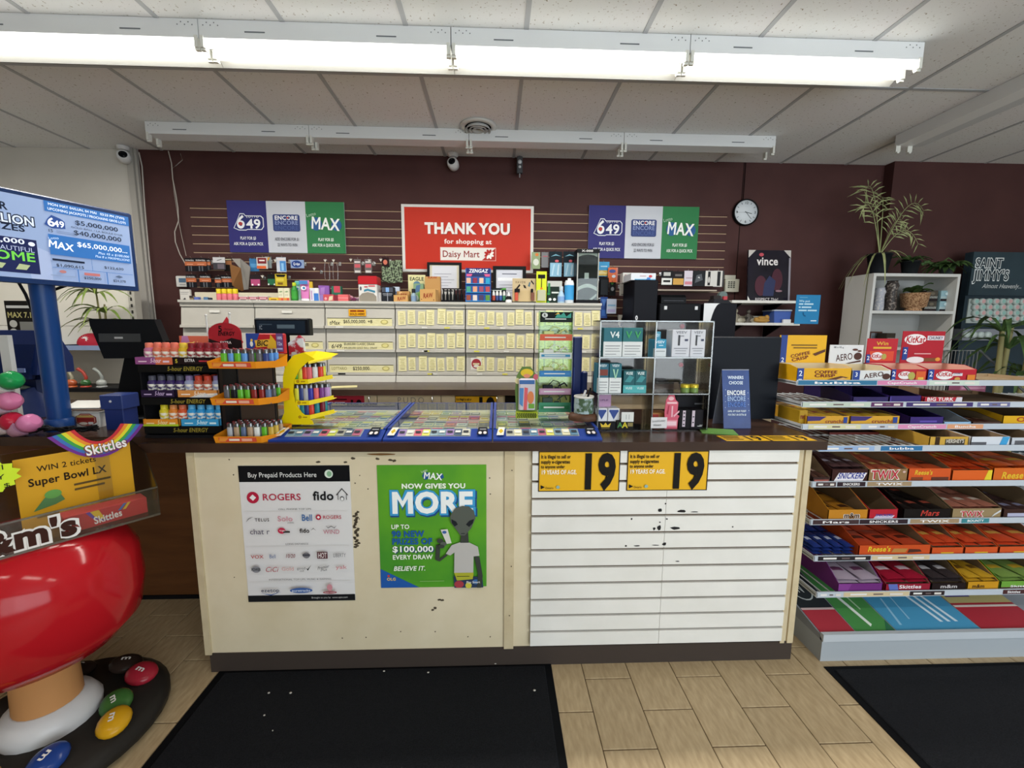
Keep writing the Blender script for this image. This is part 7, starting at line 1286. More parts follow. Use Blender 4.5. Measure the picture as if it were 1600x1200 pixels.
def bar_mesh(c1, c2, l_, w_, h_):
    key = (c1, c2, round(l_, 3), round(w_, 3))
    if key not in _bar:
        g = []
        for i_ in range(7):
            f_ = i_/6; s_ = math.sin(math.pi*max(.06, min(.94, f_)))**.35; g.append([(l_*(f_-.5), w_*.5*math.cos(a)*(1 if .1 < f_ < .9 else 1.05), h_*.5+h_*.5*math.sin(a)*(s_ if .1 < f_ < .9 else .12)) for a in [2*math.pi*q/8 for q in range(9)]])
        mb = MB().sheet(g); mb.sheet([[(p[0]*.55, p[1]*.8, p[2]*1.0+.0006) for p in r_[1:4]] for r_ in g[2:5]], mi=1)
        _bar[key] = mb.mesh('candy_bar', [C(c1, .3), C(c2, .4)])
    return _bar[key]
def open_carton(label, k, px0, px1, col, hf, hb, items=(), bars=None, inner=None, D=None, header=None, dy=.008, barlab=None):
    y, z = SH[k]; xa, xb = xat(px0, k), xat(px1, k); w_ = xb-xa; D = D or min(.335, yback-y-.05)
    t = thing('candy_carton', label+' on '+WN[k], 'carton', ((xa+xb)/2, y+dy+.004, z+.0005)); cm = C(col, .45); im = C(inner, .8) if inner else KRAFT; th = .0025
    hs = hb
    MB().box(-w_/2, w_/2, 0, th, 0, hf).build('front_flap', cm, t)
    mb = MB()
    for s_ in (-1, 1): xo = s_*(w_/2-th/2); mb.xprism([(0, 0), (D, 0), (D, hs), (D*.35, hs), (0, hf)], xo-th/2, xo+th/2, 0)
    mb.box(-w_/2, w_/2, D-th, D, 0, hs, 0).build('side_walls', cm, t)
    mb = MB().box(-w_/2+th, w_/2-th, th, D-th, 0, th)
    for s_ in (-1, 1): xo = s_*(w_/2-th*1.3); mb.xprism([(th, 0), (D-th, 0), (D-th, hs-.001), (D*.35, hs-.001), (th, hf-.001)], xo-.0006, xo+.0006)
    mb.box(-w_/2+th, w_/2-th, D-th-.001, D-th, 0, hs-.001); mb.build('inside_lining', im, t)
    lift = .014/hf                                    # the price strip hides the foot of the flap
    items = [(q[0], q[1], q[2], lift+(1-lift)*q[3], q[4]*(1-lift*.5), *q[5:]) if q[0] == 't' else q for q in items]
    if items: prints(t, w_, hf, items)
    if header:
        hh, hit, hcol = header; hw = w_*.92
        hd = MB().box(-hw/2, hw/2, D-.004, D, hs, hs+hh).build('header_flap', C(hcol, .45), t); prints(hd, hw, hh, hit, fr(D-.004, 0, hs))
    if bars:
        nx, ny, nz, c1, c2, bl = bars
        bw = (w_-.012)/nx; lo = max(0, nz-2)          # only the two layers one can see; a card riser carries them
        if lo: MB().box(-w_/2+.004, w_/2-.004, .03, D-.006, .003, .003+.0165*lo).build('card_riser', im, t)
        for iz in range(lo, nz):
            for iy in range(ny):
                for ix in range(nx):
                    o = put('candy_bar', bar_mesh(c1, c2, (D-.016)/ny, bw*.92, .017), None, (t.location.x-w_/2+.006+bw*(ix+.5), t.location.y+.006+(D-.012)*(iy+.5)/ny, t.location.z+.004+.0165*iz), math.pi/2+rb.uniform(-.08, .08))
                    tag(o, (barlab or 'wrapped bar')+' in the '+label.replace(' open', ''), 'candy bar', 'bars in the '+label+' on '+WN[k])
    return t
yback = 2.36
# top shelf
def num(c_): return [('r', 0, 0, .12, 1, '#24408a'), ('t', c_, .06, .55, .4, '#e8ecf4', dict(b='b')), ('r', .03, .1, .09, .25, '#c8d0e0')]
CCR = [('t', 'COFFEE', .38, .66, .23, '#6a1c1c', dict(b='x', w=.42)), ('t', 'CRISP', .36, .34, .23, '#6a1c1c', dict(b='x', w=.38)), ('p', [(.55, .2), (.8, .45), (.95, .35), (.7, .12)], '#5a3420'), ('p', [(.72, .2), (.84, .35), (.92, .28), (.8, .15)], '#d8a860')]
TD = .17
open_carton('open yellow wafer carton', 0, 1247, 1332, '#dba414', .07, .085, num('2')+[(q[0], q[1], q[2]*.8+.22, *q[3:]) if q[0] == 't' else q for q in CCR], None, '#cfc0a0', TD, (.145, [('r', .02, 0, .16, 1, '#24408a'), ('t', '2', .09, .1, .16, '#e8ecf4', dict(b='b'))]+[('t', 'COFFEE', .46, .30, .11, '#6a1c1c', dict(b='x', w=.42, rot=12)), ('t', 'CRISP', .46, .15, .11, '#6a1c1c', dict(b='x', w=.36, rot=12)), ('r', .25, .62, .8, .66, '#6a4a10'), ('r', .3, .52, .8, .56, '#6a4a10'), ('p', [(.72, .32), (.98, .5), (.98, .4), (.78, .25)], '#5a3420')], '#e0aa16'))
open_carton('open white bubble-chocolate carton', 0, 1333, 1394, '#d4d4d4', .06, .08, [('r', .02, 0, .2, 1, '#24408a'), ('t', '3', .11, .55, .4, '#e8ecf4', dict(b='b')), ('t', 'AERO', .56, .5, .42, '#4a2420', dict(b='b', w=.5, rot=8)), ('e', .88, .5, .1, .25, '#4a2a22')], None, '#cfc0a0', TD, (.10, [('t', 'AERO', .45, .35, .34, '#4a2420', dict(b='b', w=.5, rot=8)), ('e', .85, .4, .12, .2, '#4a2a22'), ('p', [(.5, .02), (.95, .2), (.95, .1), (.6, 0)], '#4a2a22'), ('t', '48 x 42 g', .25, .88, .09, '#6a6a70', dict(w=.3)), ('e', .75, .75, .08, .06, '#5a342a'), ('e', .88, .68, .06, .05, '#5a342a')], '#d6d6d8'))
KK = '#b01c2c'
open_carton('open red wafer carton with green pieces', 0, 1395, 1450, KK, .066, .085, num('2')+[('e', .38, .55, .2, .3, '#e4e0e0'), ('t', 'KitKat', .38, .55, .3, KK, dict(b='x', w=.34, sh=.15)), ('e', .56, .5, .1, .3, '#a8a050'), ('r', .68, .15, .95, .85, '#cf5a2a'), ('r', .74, .2, .9, .4, '#d8b04a')], None, '#d8a898', TD, (.13, [('t', 'Win', .5, .8, .14, '#d8a83a', dict(b='x', w=.4)), ('r', .2, .58, .8, .66, '#d8a83a'), ('r', .1, .08, .9, .48, '#cf4a30'), ('e', .35, .28, .2, .16, '#e8e0e0'), ('t', 'KitKat', .35, .28, .16, KK, dict(b='x', w=.36)), ('e', .58, .26, .08, .12, '#a8a050'), ('r', .0, .0, .12, .35, '#24408a'), ('t', '2', .06, .2, .16, '#e8ecf4', dict(b='b'))], '#b3202e'))['label'] = 'open red wafer carton with a win banner on the top shelf'
open_carton('open red chunky wafer carton', 0, 1452, 1528, KK, .066, .085, num('2')+[('e', .34, .55, .18, .32, '#e4e0e0'), ('t', 'KitKat', .34, .55, .36, KK, dict(b='x', w=.32, sh=.15)), ('r', .5, .52, .7, .72, '#d8d0d4'), ('t', 'CHUNKY', .6, .62, .12, '#4a3a6a', dict(b='x', w=.17)), ('e', .6, .28, .06, .14, '#c8924a'), ('r', .8, .12, .96, .6, '#cf7a2a')], None, '#d8a898', TD, (.17, [('e', .3, .74, .26, .17, '#e8e2e2'), ('t', 'KitKat', .3, .74, .20, KK, dict(b='x', w=.46, sh=.15)), ('r', .58, .72, .98, .86, '#d8d0d8'), ('t', 'CHUNKY', .78, .79, .09, '#4a4a58', dict(b='x', w=.34)), ('r', .03, .1, .15, .5, '#24408a'), ('t', '2', .09, .36, .14, '#e8ecf4', dict(b='b')), ('e', .35, .1, .22, .1, '#e4dcdc'), ('r', .55, .05, .85, .16, '#7a4a2a'), ('e', .88, .12, .06, .06, '#d8923a'), ('r', .3, .28, .7, .31, '#e0a8a8')], '#a81a2a'))
open_carton('flat open kraft tray', 0, 1532, 1640, '#a08a70', .015, .02, (), None, '#b09878', .26)
# second shelf
open_carton('open deep purple carton', 1, 1392, 1442, '#2c1c62', .04, .06, [('r', .02, .2, .06, .9, '#4a3a8a')], (3, 2, 1, '#2c1f6a', '#6a5ab0', .13), '#241a4a', None, barlab='purple bar')
open_carton('long open dark purple carton', 1, 1335, 1391, '#241650', .035, .06, [('r', .1, .3, .4, .5, '#4a3a8a')], None, '#1c1440')
open_carton('low open red and white carton', 1, 1447, 1506, '#b02434', .034, .05, [('t', 'BIG TURK', .42, .5, .6, '#e8e0e0', dict(b='x', w=.7)), ('p', [(.8, 0), (1, 0), (1, 1), (.85, 1)], '#c9c4cc')], (3, 2, 1, '#8f2a3a', '#d8c0c0', .13), barlab='crimson bar')
open_carton('wide open kraft tray', 1, 1508, 1640, '#7d6650', .014, .02, (), None, '#6f5a46')
# third shelf
CR = [('t', 'crunchie', .68, .28, .36, '#7a1a24', dict(b='x', w=.5)), ('p', [(0, .5), (.3, .55), (.45, .95), (0, 1)], '#3a2a6a'), ('r', .86, .3, .95, .9, '#24408a')]
carton('candy_carton', 'yellow honeycomb-bar carton at the rack end on the third shelf down', 'carton', .042, .16, .075, '#a8841c', (RX0+.026, 1.985, SH[2][1]+.0005), .0, [('t', 'crunchie', .5, .6, .3, '#7a1a24', dict(b='x', w=.8))])
open_carton('open gold honeycomb-bar carton, first of two', 2, 1263, 1329, '#c9962a', .05, .06, CR, (3, 2, 3, '#c9a030', '#8a2430', .12), barlab='gold bar')
open_carton('open gold honeycomb-bar carton, second of two', 2, 1331, 1408, '#c9962a', .05, .06, CR, (3, 2, 3, '#c9a030', '#8a2430', .12), barlab='gold bar')
open_carton('open violet carton', 2, 1424, 1477, '#33206a', .045, .065, [('r', .3, .4, .8, .6, '#5a48a0')], (3, 2, 1, '#33246e', '#7a6ab8', .13), '#2a1c58', barlab='violet bar')
open_carton('open sky blue carton', 2, 1478, 1521, '#8fb4d4', .02, .06, [('r', .1, .3, .9, .7, '#d0e0ec')], None, '#9aa0a8')
open_carton('open brown chocolate carton', 2, 1523, 1568, '#4a342c', .02, .05, [('r', .1, .2, .9, .5, '#6a5044')], (3, 2, 1, '#4a2c26', '#8a6a5a', .13), barlab='brown bar')
open_carton('open bright yellow carton', 2, 1570, 1640, '#d0a01c', .05, .07, [('t', 'OH', .5, .5, .5, '#a03a1c', dict(b='x', w=.4))])
# fourth shelf
open_carton('open gold striped carton', 3, 1455, 1516, '#c0983c', .05, .06, [('r', .14, 0, .26, 1, '#3a2a1c'), ('r', .4, .1, .9, .8, '#3a332c'), ('t', "HERSHEY'S", .65, .45, .4, '#c8c0b4', dict(b='x', w=.46))], (3, 2, 1, '#8a6a3a', '#4a3424', .13), barlab='tan bar')
open_carton('open white carton with a blue edge', 3, 1520, 1581, '#c8ccd4', .05, .06, [('r', 0, .1, .4, .5, '#55565c'), ('p', [(.72, 0), (.9, 0), (.98, 1), (.8, 1)], '#3a94c8')], (3, 2, 1, '#5a4438', '#b0a098', .13), barlab='cocoa bar')
open_carton('open grey carton at the frame edge', 3, 1583, 1640, '#b8bcc4', .045, .06, [('r', .1, .2, .9, .7, '#55565c')])
open_carton('flat dark red tray', 3, 1362, 1450, '#6a2a24', .012, .015, (), None, '#4a2a24', .2, None, .25)
# fifth shelf
open_carton('open dark brown carton at the rack end', 4, 1272, 1300, '#3a2824', .03, .1, [('r', .1, .3, .9, .6, '#a85a50')], (2, 2, 2, '#4a3028', '#b8a090', .14), barlab='dark bar')
open_carton('open chocolate brown carton with blue lettering', 4, 1301, 1358, '#3a211f', .068, .11, [('p', [(.06, .1), (.2, .75), (.97, .75), (.85, .1)], '#dcd6dc'), ('t', 'SNICKERS', .52, .42, .44, '#23348a', dict(b='x', w=.72, sh=.3))], (3, 2, 5, '#3f2a2c', '#a8a0b0', .15), barlab='brown bar')['label'] = 'open dark brown carton with a white slanted logo on the fifth shelf down'
open_carton('open tan carton with red lettering', 4, 1359, 1420, '#8a6a44', .068, .11, [('t', 'TWIX', .42, .5, .7, '#e0d8d0', dict(b='o', w=.72)), ('t', 'TWIX', .42, .5, .66, '#b02434', dict(b='x', w=.70)), ('e', .9, .8, .04, .08, '#c8a8a0')], (3, 2, 4, '#9a4a34', '#d0a860', .15), barlab='gold-red bar')
open_carton('open orange cup carton', 4, 1421, 1488, '#c8501c', .07, .11, [('t', "Reese's", .35, .65, .34, '#d8b02c', dict(b='x', w=.42, sh=.15)), ('r', .08, .15, .35, .4, '#7a3a1c'), ('r', .55, .1, .95, .4, '#5a2c1c')], (2, 2, 4, '#c8502a', '#5a2c1c', .13), barlab='orange pack')
open_carton('open orange stick carton', 4, 1490, 1552, '#d05a1c', .06, .11, [('p', [(.8, 0), (1, 0), (1, 1), (.9, 1)], '#d8c02c')], (4, 1, 5, '#cf4a20', '#d8b82c', .26), barlab='long orange stick')
open_carton('open orange cup carton at the frame edge', 4, 1554, 1640, '#c8601c', .07, .1, [('t', "Reese's", .4, .35, .5, '#d8b02c', dict(b='x', w=.5, sh=.15))], (2, 2, 5, '#d05a20', '#d8b02c', .13), barlab='orange pack')
# sixth shelf
open_carton('open mustard carton', 5, 1296, 1358, '#b87a1c', .055, .12, [('t', 'm&m', .6, .3, .5, '#e0d8d0', dict(b='o', w=.42)), ('t', 'm&m', .6, .3, .48, '#3a2418', dict(b='x', w=.40))], (2, 2, 2, '#c8862a', '#4a2a1c', .1), barlab='mustard pouch')
open_carton('open red carton', 5, 1360, 1405, '#b01c2c', .055, .11, [('p', [(.15, .15), (.25, .45), (.9, .45), (.8, .15)], '#c8bcd0'), ('t', 'SNICKERS', .52, .3, .24, '#33408a', dict(b='x', w=.6, sh=.2))], None)
open_carton('open black carton', 5, 1414, 1488, '#191514', .055, .11, [('t', 'Mars', .55, .5, .55, '#b0342a', dict(b='x', w=.4, sh=.25))], (3, 2, 3, '#1f1a1a', '#a04a3a', .14), barlab='black bar')
open_carton('open kraft carton with red lettering', 5, 1490, 1567, '#8f7a58', .055, .11, [('t', 'TWIX', .4, .35, .55, '#e0d8d0', dict(b='o', w=.46)), ('t', 'TWIX', .4, .35, .52, '#b02434', dict(b='x', w=.44)), ('p', [(.8, .2), (.98, .7), (.98, .9), (.85, .5)], '#c8c8c8')], (3, 2, 4, '#a86a58', '#d8c8b8', .14), barlab='pale red bar')
open_carton('open brown carton at the frame edge', 5, 1570, 1640, '#3a2622', .05, .11, [('r', .1, .25, .7, .6, '#a8a8c0')], (3, 2, 2, '#4a3434', '#8a8aa8', .14), barlab='dark brown bar')
# seventh shelf: loose blue bars, orange cartons
y, z = SH[6]
for iz in range(3):
    for ix in range(4):
        for iy in range(2):
            xa, xb = xat(1276, 6), xat(1342, 6); o = put('candy_bar', bar_mesh('#23367a', '#b8c0d8', .15, .042, .017), None, (xa+(xb-xa)*(ix+.5)/4, y+.10+.16*iy, z+.001+.0165*iz), math.pi/2+rb.uniform(-.05, .05)); tag(o, 'dark blue wrapped bar stacked loose on the seventh shelf down', 'candy bar', 'loose dark blue bars')
open_carton('wide open orange cup carton', 6, 1344, 1456, '#c04a1c', .055, .10, [('t', "Reese's", .28, .55, .5, '#d8b82c', dict(b='x', w=.32, sh=.15)), ('p', [(.45, .35), (.65, .35), (.68, .7), (.48, .7)], '#b07a3c'), ('p', [(.68, .3), (.88, .4), (.85, .6), (.7, .65)], '#4a2418')], (3, 2, 3, '#c4482a', '#5a2418', .13), barlab='orange twin pack')
for k, (a, b_) in enumerate(((1458, 1508), (1510, 1562), (1564, 1640))): open_carton(('open orange pouch carton, first of three', 'open orange pouch carton, second of three', 'open orange pouch carton, third of three')[k], 6, a, b_, '#c44e20', .04, .10, [('r', .3, .1, .7, .4, '#d8b02c')], (2, 2, 4, '#cf4a28', '#d8a04a', .13), barlab='orange pouch')
# lowest shelf
open_carton('open purple carton with white pouches', 7, 1312, 1381, '#6a2a72', .045, .13, [('p', [(.0, 0), (.2, 0), (.3, 1), (0, 1)], '#7d3a86')], (2, 2, 4, '#b0a0b0', '#6a3a5a', .13), '#a8a4a8', barlab='silver-pink pouch')
open_carton('open dark red carton with red pouches', 7, 1386, 1456, '#8f1c30', .04, .12, [('t', 'Skittles', .55, .45, .5, '#e6dee0', dict(b='x', w=.5)), ('p', [(.1, .1), (.3, .1), (.25, 1), (.05, 1)], '#5a6ab0')], (2, 2, 4, '#a01c34', '#d8c0c8', .13), barlab='red pouch')
open_carton('open near-black carton', 7, 1458, 1512, '#241a1a', .04, .11, [('t', 'm&m', .5, .4, .5, '#b8b0b0', dict(b='x', w=.5))], (2, 2, 4, '#3a3234', '#c0bcc0', .13), barlab='brown pouch')
open_carton('open amber carton', 7, 1514, 1563, '#c08a1c', .045, .11, [('t', 'm&m', .35, .3, .45, '#3a2418', dict(b='x', w=.4))], (2, 2, 4, '#c89a2a', '#6a4a1c', .13), barlab='amber pouch')
open_carton('open green and brown carton at the frame edge', 7, 1566, 1640, '#6a9a3a', .045, .11, [('r', 0, 0, 1, .35, '#4a2a2a'), ('t', 'Skittles', .45, .2, .25, '#e6dee0', dict(b='x', w=.5))], (2, 2, 4, '#7d9a4c', '#c8a02c', .13), barlab='green pouch')
# printed sheets on the base deck
A = math.atan2(.26-.125, .68); M0 = Matrix.Translation((0, 1.722, .1262)) @ Matrix.Rotation(A, 4, 'X')
def sheet(label, px0, px1, col, items, hgt=.62):
    xa, xb = P(px0, 988, Y=1.715).x, P(px1, 988, Y=1.715).x; w_ = xb-xa; t = tag(put('deck_sheet', None, None, ((xa+xb)/2, 0, 0)), label, 'printed sheet')
    MB().box(-w_/2, w_/2, 0, hgt, 0, .0008, M=M0).build('sheet', C(col, .35), t); prints(t, w_, hgt, items, M0 @ Matrix.Translation((0, 0, .0006)) @ TOP)
sheet('charcoal and red printed sheet at the rack corner', 1284, 1338, '#2c3034', [('r', 0, 0, 1, .2, '#a83440'), ('r', 0, .2, 1, .22, '#c8b0b0'), ('e', .45, .42, .34, .13, '#b8bcbc'), ('e', .45, .42, .31, .118, '#2c3034'), ('t', 'N', .45, .42, .1, '#c8cccc', dict(b='r', w=.2))])
sheet('green printed sheet with a white slogan', 1340, 1402, '#4a8a4a', [('p', [(.75, 0), (1, 0), (1, .1)], '#2f6a4a'), ('p', [(.28, .36), (.36, .38), (.56, .06), (.48, .04)], '#dfe6dc'), ('p', [(.55, .38), (.6, .39), (.66, .2), (.62, .19)], '#a8c8a0')])
sheet('sky blue printed sheet on the rack base', 1404, 1535, '#4a94bc', [('p', [(.1, .05), (.2, .3), (.22, .3), (.13, .05)], '#8fbcd8'), ('p', [(.28, .1), (.36, .38), (.37, .37), (.3, .1)], '#8fbcd8')]+[('p', [(.52+.1*q, .42-.03*q), (.555+.1*q, .42-.03*q), (.66+.09*q, .07), (.62+.09*q, .07)], '#d0e2ee') for q in range(3)])
sheet('red and cream printed sheet with a purple badge', 1537, 1640, '#a8303c', [('r', 0, .24, 1, 1, '#b8ac74'), ('r', 0, .2, 1, .22, '#d8c8c0'), ('r', .05, .3, .45, .42, '#4a3a7a'), ('r', .1, .33, .4, .39, '#8a5a8a')])
# ================================================================= bookcase behind
BX0, BX1, BY0, BY1, BH = 3.15, 3.905, 3.511, 3.80, 1.978; WM = C('#c9c9c6', .45)
bk = thing('bookcase', 'tall white bookcase behind the candy rack', 'bookcase', (0, 0, 0))
for x in (BX0, BX1-.022): MB().box(x, x+.022, BY0, BY1, 0, BH).build('side_panel', WM, bk)
BS = [.06, .45, .8, 1.10, P(1430, 488, Y=BY0).z+.012, BH-.0]
BS[3] = P(1430, 545, Y=BY0).z+.012
for k, z in enumerate(BS): MB().box(BX0+.022, BX1-.022, BY0, BY1-.006, z-.024, z).build('shelf', WM, bk)
MB().box(BX0+.022, BX1-.022, BY1-.006, BY1, 0, BH).build('back_board', C('#b4b4b2', .5), bk)
Z1 = BS[4]
def onshelf(px, Y=3.6): return P(px, 480, Y=Y).x
for k, (px, r_, h_, c1) in enumerate(((1372, .04, .19, '#a8aab4'), (1390, .045, .25, '#3a3432'))):
    t = thing('vase', ('pale patterned vase on the upper bookcase shelf', 'dark patterned vase on the upper bookcase shelf')[k], 'vase', (onshelf(px), 3.6, Z1))
    MB().lathe([(r_*.8, 0), (r_, h_*.1), (r_*.85, h_*.7), (r_*1.1, h_*.85), (r_*.8, h_)], 14).build('body', NZ('vase_pattern', c1, '#d0ccc8' if k == 0 else '#8a8078', 60, .4, .5, .65), t); MB().lathe([(r_*.8, h_), (r_*.9, h_*1.03), (r_*.6, h_*1.03)], 14).build('rim', C(c1, .4), t)
t = plant('succulent_bowl', 'dark succulent in a woven footed bowl', (onshelf(1427, 3.62), 3.62, Z1), 12, .11, .9, .03, .3, LEAFD, None, seed=8)
MB().lathe([(.06, 0), (.06, .015), (.05, .025), (.085, .04), (.10, .15), (.105, .155), (.095, .155), (.0, .145)], 20).build('woven_bowl', NZ('woven', '#7a5238', '#c09a74', 90, .7, .4, .6), t)
for ch in t.children:
    if ch.name.startswith('leaf'): ch.location.z = .15
for i_ in range(2):
    for j in range(2): carton('tea_box', ('pale blue striped box', 'brown striped box')[1-i_]+(', stacked on top', ', at the bottom')[1-j]+' of the bookcase pair', 'box', .105, .1, .088, '#8fb0b8' if i_ else '#4a443c', (onshelf(1454+i_*23, 3.58), 3.58, Z1+.089*j), 0, [('r', 0, 0, 1, .22, '#2c2426')]+[('p', [(.12*q, .25), (.12*q+.05, .25), (.12*q+.09, .45), (.12*q+.04, .45)], '#c8ccc8') for q in range(8)]+[('e', .5, .7, .2, .15, '#c4d8dc' if i_ else '#6a6254')])
panel('photo_frame', 'small framed picture on the middle bookcase shelf', 'picture frame', .09, .12, .012, C('#8a9098', .4), (onshelf(1376, 3.68), 3.70, BS[3]), 0, [('r', .15, .15, .85, .8, '#6a7078')], frame=(.012, C('#5a3a30', .5)))
for k, (px, c_) in enumerate(((1398, '#3a342c'), (1478, '#a8aca8'))): carton('tea_box', ('dark striped box on the middle bookcase shelf', 'pale striped box on the middle bookcase shelf')[k], 'box', .08, .1, .12, c_, (onshelf(px, 3.58), 3.58, BS[3]), 0, [('r', 0, .05, 1, .3, '#2a2626'), ('r', .1, .6, .9, .65, '#8a8a84')])
# plants on the bookcase
def frond(mb, base, ang, ln, rise, droop, lw, n=12):
    pts = []
    for k in range(n+1):
        f_ = k/n; pts.append(Vector((base[0]+ln*f_*math.cos(ang)*.8, base[1]+ln*f_*math.sin(ang)*.5, base[2]+rise*math.sin(f_*1.9)-droop*f_*f_)))
    mb.tube(pts, [.004*(1-.7*k/n) for k in range(n+1)], 5)
    for k in range(4, n+1):
        p = pts[k]; d = (pts[k]-pts[k-1]).normalized(); sd = d.cross(Vector((0, -1, .2))).normalized()
        for s_ in (-1, 1):
            l_ = lw*(1-.4*abs(k-n*.6)/n); tip = p+sd*s_*l_+d*l_*.6+Vector((0, 0, -l_*.25)); m_ = (p+tip)/2+Vector((0, 0, l_*.08)); w_ = d*.006
            mb.add([p-w_*.4, m_-w_, tip, m_+w_], [(0, 1, 2, 3)])
t = thing('palm_plant', 'pale parlour palm in a black pot on the bookcase corner', 'plant', (P(1372, 420, Y=3.62).x, 3.62, BH))
MB().lathe([(.06, 0), (.085, .16), (.09, .16), (.09, .175), (.08, .175), (.078, .155), (0, .155)], 18).build('pot', C('#1c1e22', .5), t)
for a, ln, ri, dr, lw in ((2.0, .28, .60, .0, .13), (1.2, .34, .55, .05, .12), (.25, .52, .50, .08, .11), (.5, .36, .32, .0, .11), (2.9, .24, .46, .05, .11), (-.5, .35, .3, .2, .08)):
    mb = MB(); frond(mb, (0, 0, .16), a, ln, ri, dr, lw); mb.build('frond', LEAFP, t)
for k in range(12):
    mb = MB(); a = 2*math.pi*k/12; blade(mb, (0, 0, .16), a, .26 if math.cos(a) < -.3 else .2, .45, .009, 1.5 if math.cos(a) < -.3 else .7); mb.build('leaf', LEAFP, t)
tag(MB().tube([(BX0-.004, 3.56, BH+.1), (BX0-.01, 3.56, BH-.1), (BX0-.008, 3.57, BH-.45), (BX0-.012, 3.58, BH-.8)], .003, 6).build('hanging_vine', C('#6a6a4a', .6)), 'thin brown vine hanging down the bookcase side', 'vine')
plant('trailing_plant', 'small dark leafy plant in a square black pot on the bookcase', (P(1421, 425, Y=3.64).x, 3.64, BH), 14, .14, .6, .02, .5, LEAFD, (.065, .12, '#1d2022'), None, 12)
plant('trailing_plant', 'dark ivy trailing over the bookcase end', (P(1497, 425, Y=3.6).x-.08, 3.62, BH), 30, .16, .6, .026, .65, LEAFD, (.05, .07, '#33383a'), None, 15)
vm = MB().tube([P(1440, 415, Y=3.66), P(1455, 410, Y=3.66), P(1468, 412, Y=3.66), P(1482, 403, Y=3.66), P(1492, 410, Y=3.64)], .004, 6)
for k in range(12): p = P(1442+4.4*k, 412-3*math.sin(k), Y=3.65); vm.ball(p, .022, .008, .014, 8, 5)
tag(vm.build('ivy_garland', LEAFD), 'dark ivy garland strung along the bookcase top', 'garland')
# ---- lotion display board
x, z, W, H = RC(1502, 395, 1700, 620, 3.72); t = thing('lotion_display', 'dark teal display board lettered Saint Jimmy\'s', 'display board', (x, 3.72, 0)); t['label'] = 'dark teal display board with white lettering and round jars'
H = z+H
MB().box(-W/2, W/2, 0, .05, 0, H).build('board', NZ('teal_board', '#1d2b34', '#2a3a44', 3, .35, .3, .7), t)
hz = P(1550, 462, Y=3.72).z; hw = W
MB().box(-W/2, W/2, -.02, 0, hz, H+.0).build('header', NZ('teal_header', '#25343c', '#31434c', 3, .3, .3, .7), t)
def bp(px, py): q_ = P(px, py, Y=3.70); return ((q_.x-x)/W+.5, (q_.z-hz)/(H-hz))
u1, v1 = bp(1548, 411); u2, v2 = bp(1549, 430); u3, v3 = bp(1565, 447); u4 = bp(1523, 430)[0]; u5 = bp(1577, 430)[0]
TWW = u5-u4
prints(t, W, H-hz, [('t', 'SAINT', u1-.01, v1, .21, '#d8dcdc', dict(b='o', w=TWW*.8)), ('t', 'SAINT', u1-.01, v1, .2, '#1d2b34', dict(b='b', w=TWW*.78)), ('t', "JIMMY'S", u2, v2, .23, '#d8dcdc', dict(b='o', w=TWW*1.02)), ('t', "JIMMY'S", u2, v2, .22, '#1d2b34', dict(b='b', w=TWW)), ('t', 'Almost Heavenly...', u3, v3, .10, '#c8cccc', dict(b='r', w=TWW*1.15, sh=.3))], fr(-.02, 0, hz))
jm = MB().lathe([(.026, 0), (.028, .012), (.024, .03), (.0, .03)], 12, M=Matrix.Rotation(math.pi/2, 4, 'X')).mesh('jar', C('#b8c4c0', .3)); jl = MB().lathe([(.018, .0305), (0, .031)], 12, M=Matrix.Rotation(math.pi/2, 4, 'X')).mesh('jar_label', C('#c8a0a0', .4))
jl2 = MB().lathe([(.018, .0305), (0, .031)], 12, M=Matrix.Rotation(math.pi/2, 4, 'X')).mesh('jar_label', C('#8fb8b0', .4))
ja, jb = P(1522, 478, Y=3.70), P(1600, 478, Y=3.70)
MB().box(ja.x-x-.04, ja.x-x+.62, -.008, 0, P(1550, 505, Y=3.7).z, P(1550, 467, Y=3.7).z).build('jar_rack', C('#a8b0ac', .35), t)
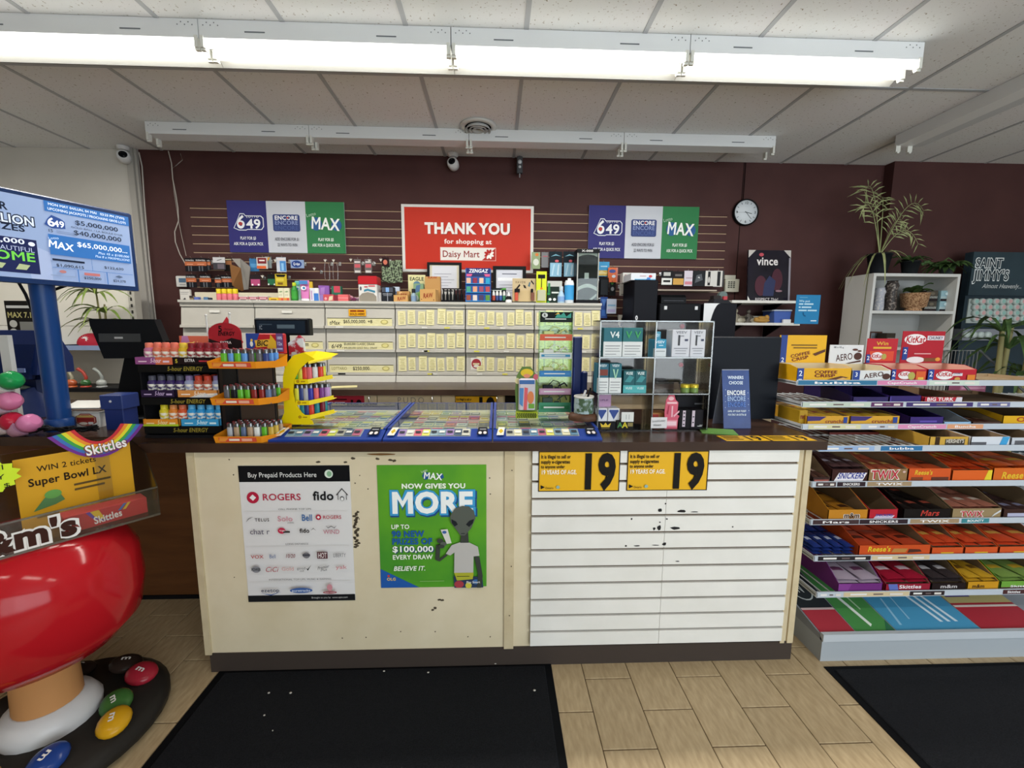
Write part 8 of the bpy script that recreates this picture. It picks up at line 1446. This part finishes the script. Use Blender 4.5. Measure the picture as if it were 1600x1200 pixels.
for r_ in range(4):
    for c_ in range(9):
        p = P(1523+10.5*c_, 471+9*r_, Y=3.70); o = tag(put('lotion_jar', jm, None, (p.x, 3.711, p.z)), 'round pale lotion jar on the teal board, %s row' % ('top', 'second', 'third', 'fourth')[r_], 'jar', 'lotion jars in the %s row' % ('top', 'second', 'third', 'fourth')[r_]); put('jar_label', jl if (c_+r_) % 2 else jl2, o)
sx_, sz_ = P(1500, 520, Y=3.66), P(1550, 532, Y=3.66)
t2 = tag(MB().box(P(1500, 525, Y=3.66).x, P(1500, 525, Y=3.66).x+.62, 3.64, 3.718, sz_.z, P(1550, 514, Y=3.66).z).build('tester_ledge', C('#7d8088', .4)), 'grey tester ledge under the lotion jars', 'ledge')
for c_ in range(4): p = P(1507+11*c_, 523, Y=3.64); tag(put('lotion_jar', jm, None, (p.x, 3.6405, p.z)), 'pale tester jar on the grey ledge', 'jar', 'tester jars on the grey ledge')
# ---- wire basket with pink boxes
b0 = P(1488, 560, Y=3.0); t = thing('wire_basket', 'sloping wire basket rack behind the top shelf', 'basket', (b0.x+.18, 3.05, .9)); mb = MB()
zt_ = P(1500, 548, Y=3.05).z-.9
for k in range(14): mb.box(-.2+.03*k-.002, -.2+.03*k+.002, .1, .104, 0, zt_)
mb.box(-.2, .22, .098, .106, zt_-.006, zt_); mb.box(-.2, .22, .0, .1, .06, .064); mb.build('back_wires', WIRE, t)
for s_ in (-.2, .2): MB().tube([(s_, .1, zt_), (s_, -.25, .15), (s_, -.3, .12)], .008, 6).build('side_rail', C('#6f747a', .4, .5), t)
for s_ in (-.19, .19): MB().tube([(s_, .1, -.9), (s_, .1, .1)], .012, 8).build('leg', WIRE, t)
for k in range(3): carton('pink_box', ('pink box lowest in the wire basket', 'pink box in the middle of the wire basket', 'pink box on top in the wire basket')[k], 'box', .2, .08, .05, '#b06a8c', (b0.x+.17, 2.98, .9+.0645+.051*k), 0, [('r', .05, .2, .95, .5, '#cf9ab4'), ('r', .2, .65, .8, .8, '#e0c0d0')])
# ---- tall leafy floor plant
p = P(1583, 560, Y=2.9); plant('floor_plant', 'tall strap-leaved floor plant behind the candy rack', (p.x, 2.9, 0), 34, .36, .7, .017, 1.0, LEAFD, (.17, .3, '#4a4038'), [(-.06, 0, 1.22, .02), (.0, .04, 1.25, .02), (.06, 0, 1.2, .018)], 22, levels=(.98, .86, .74))
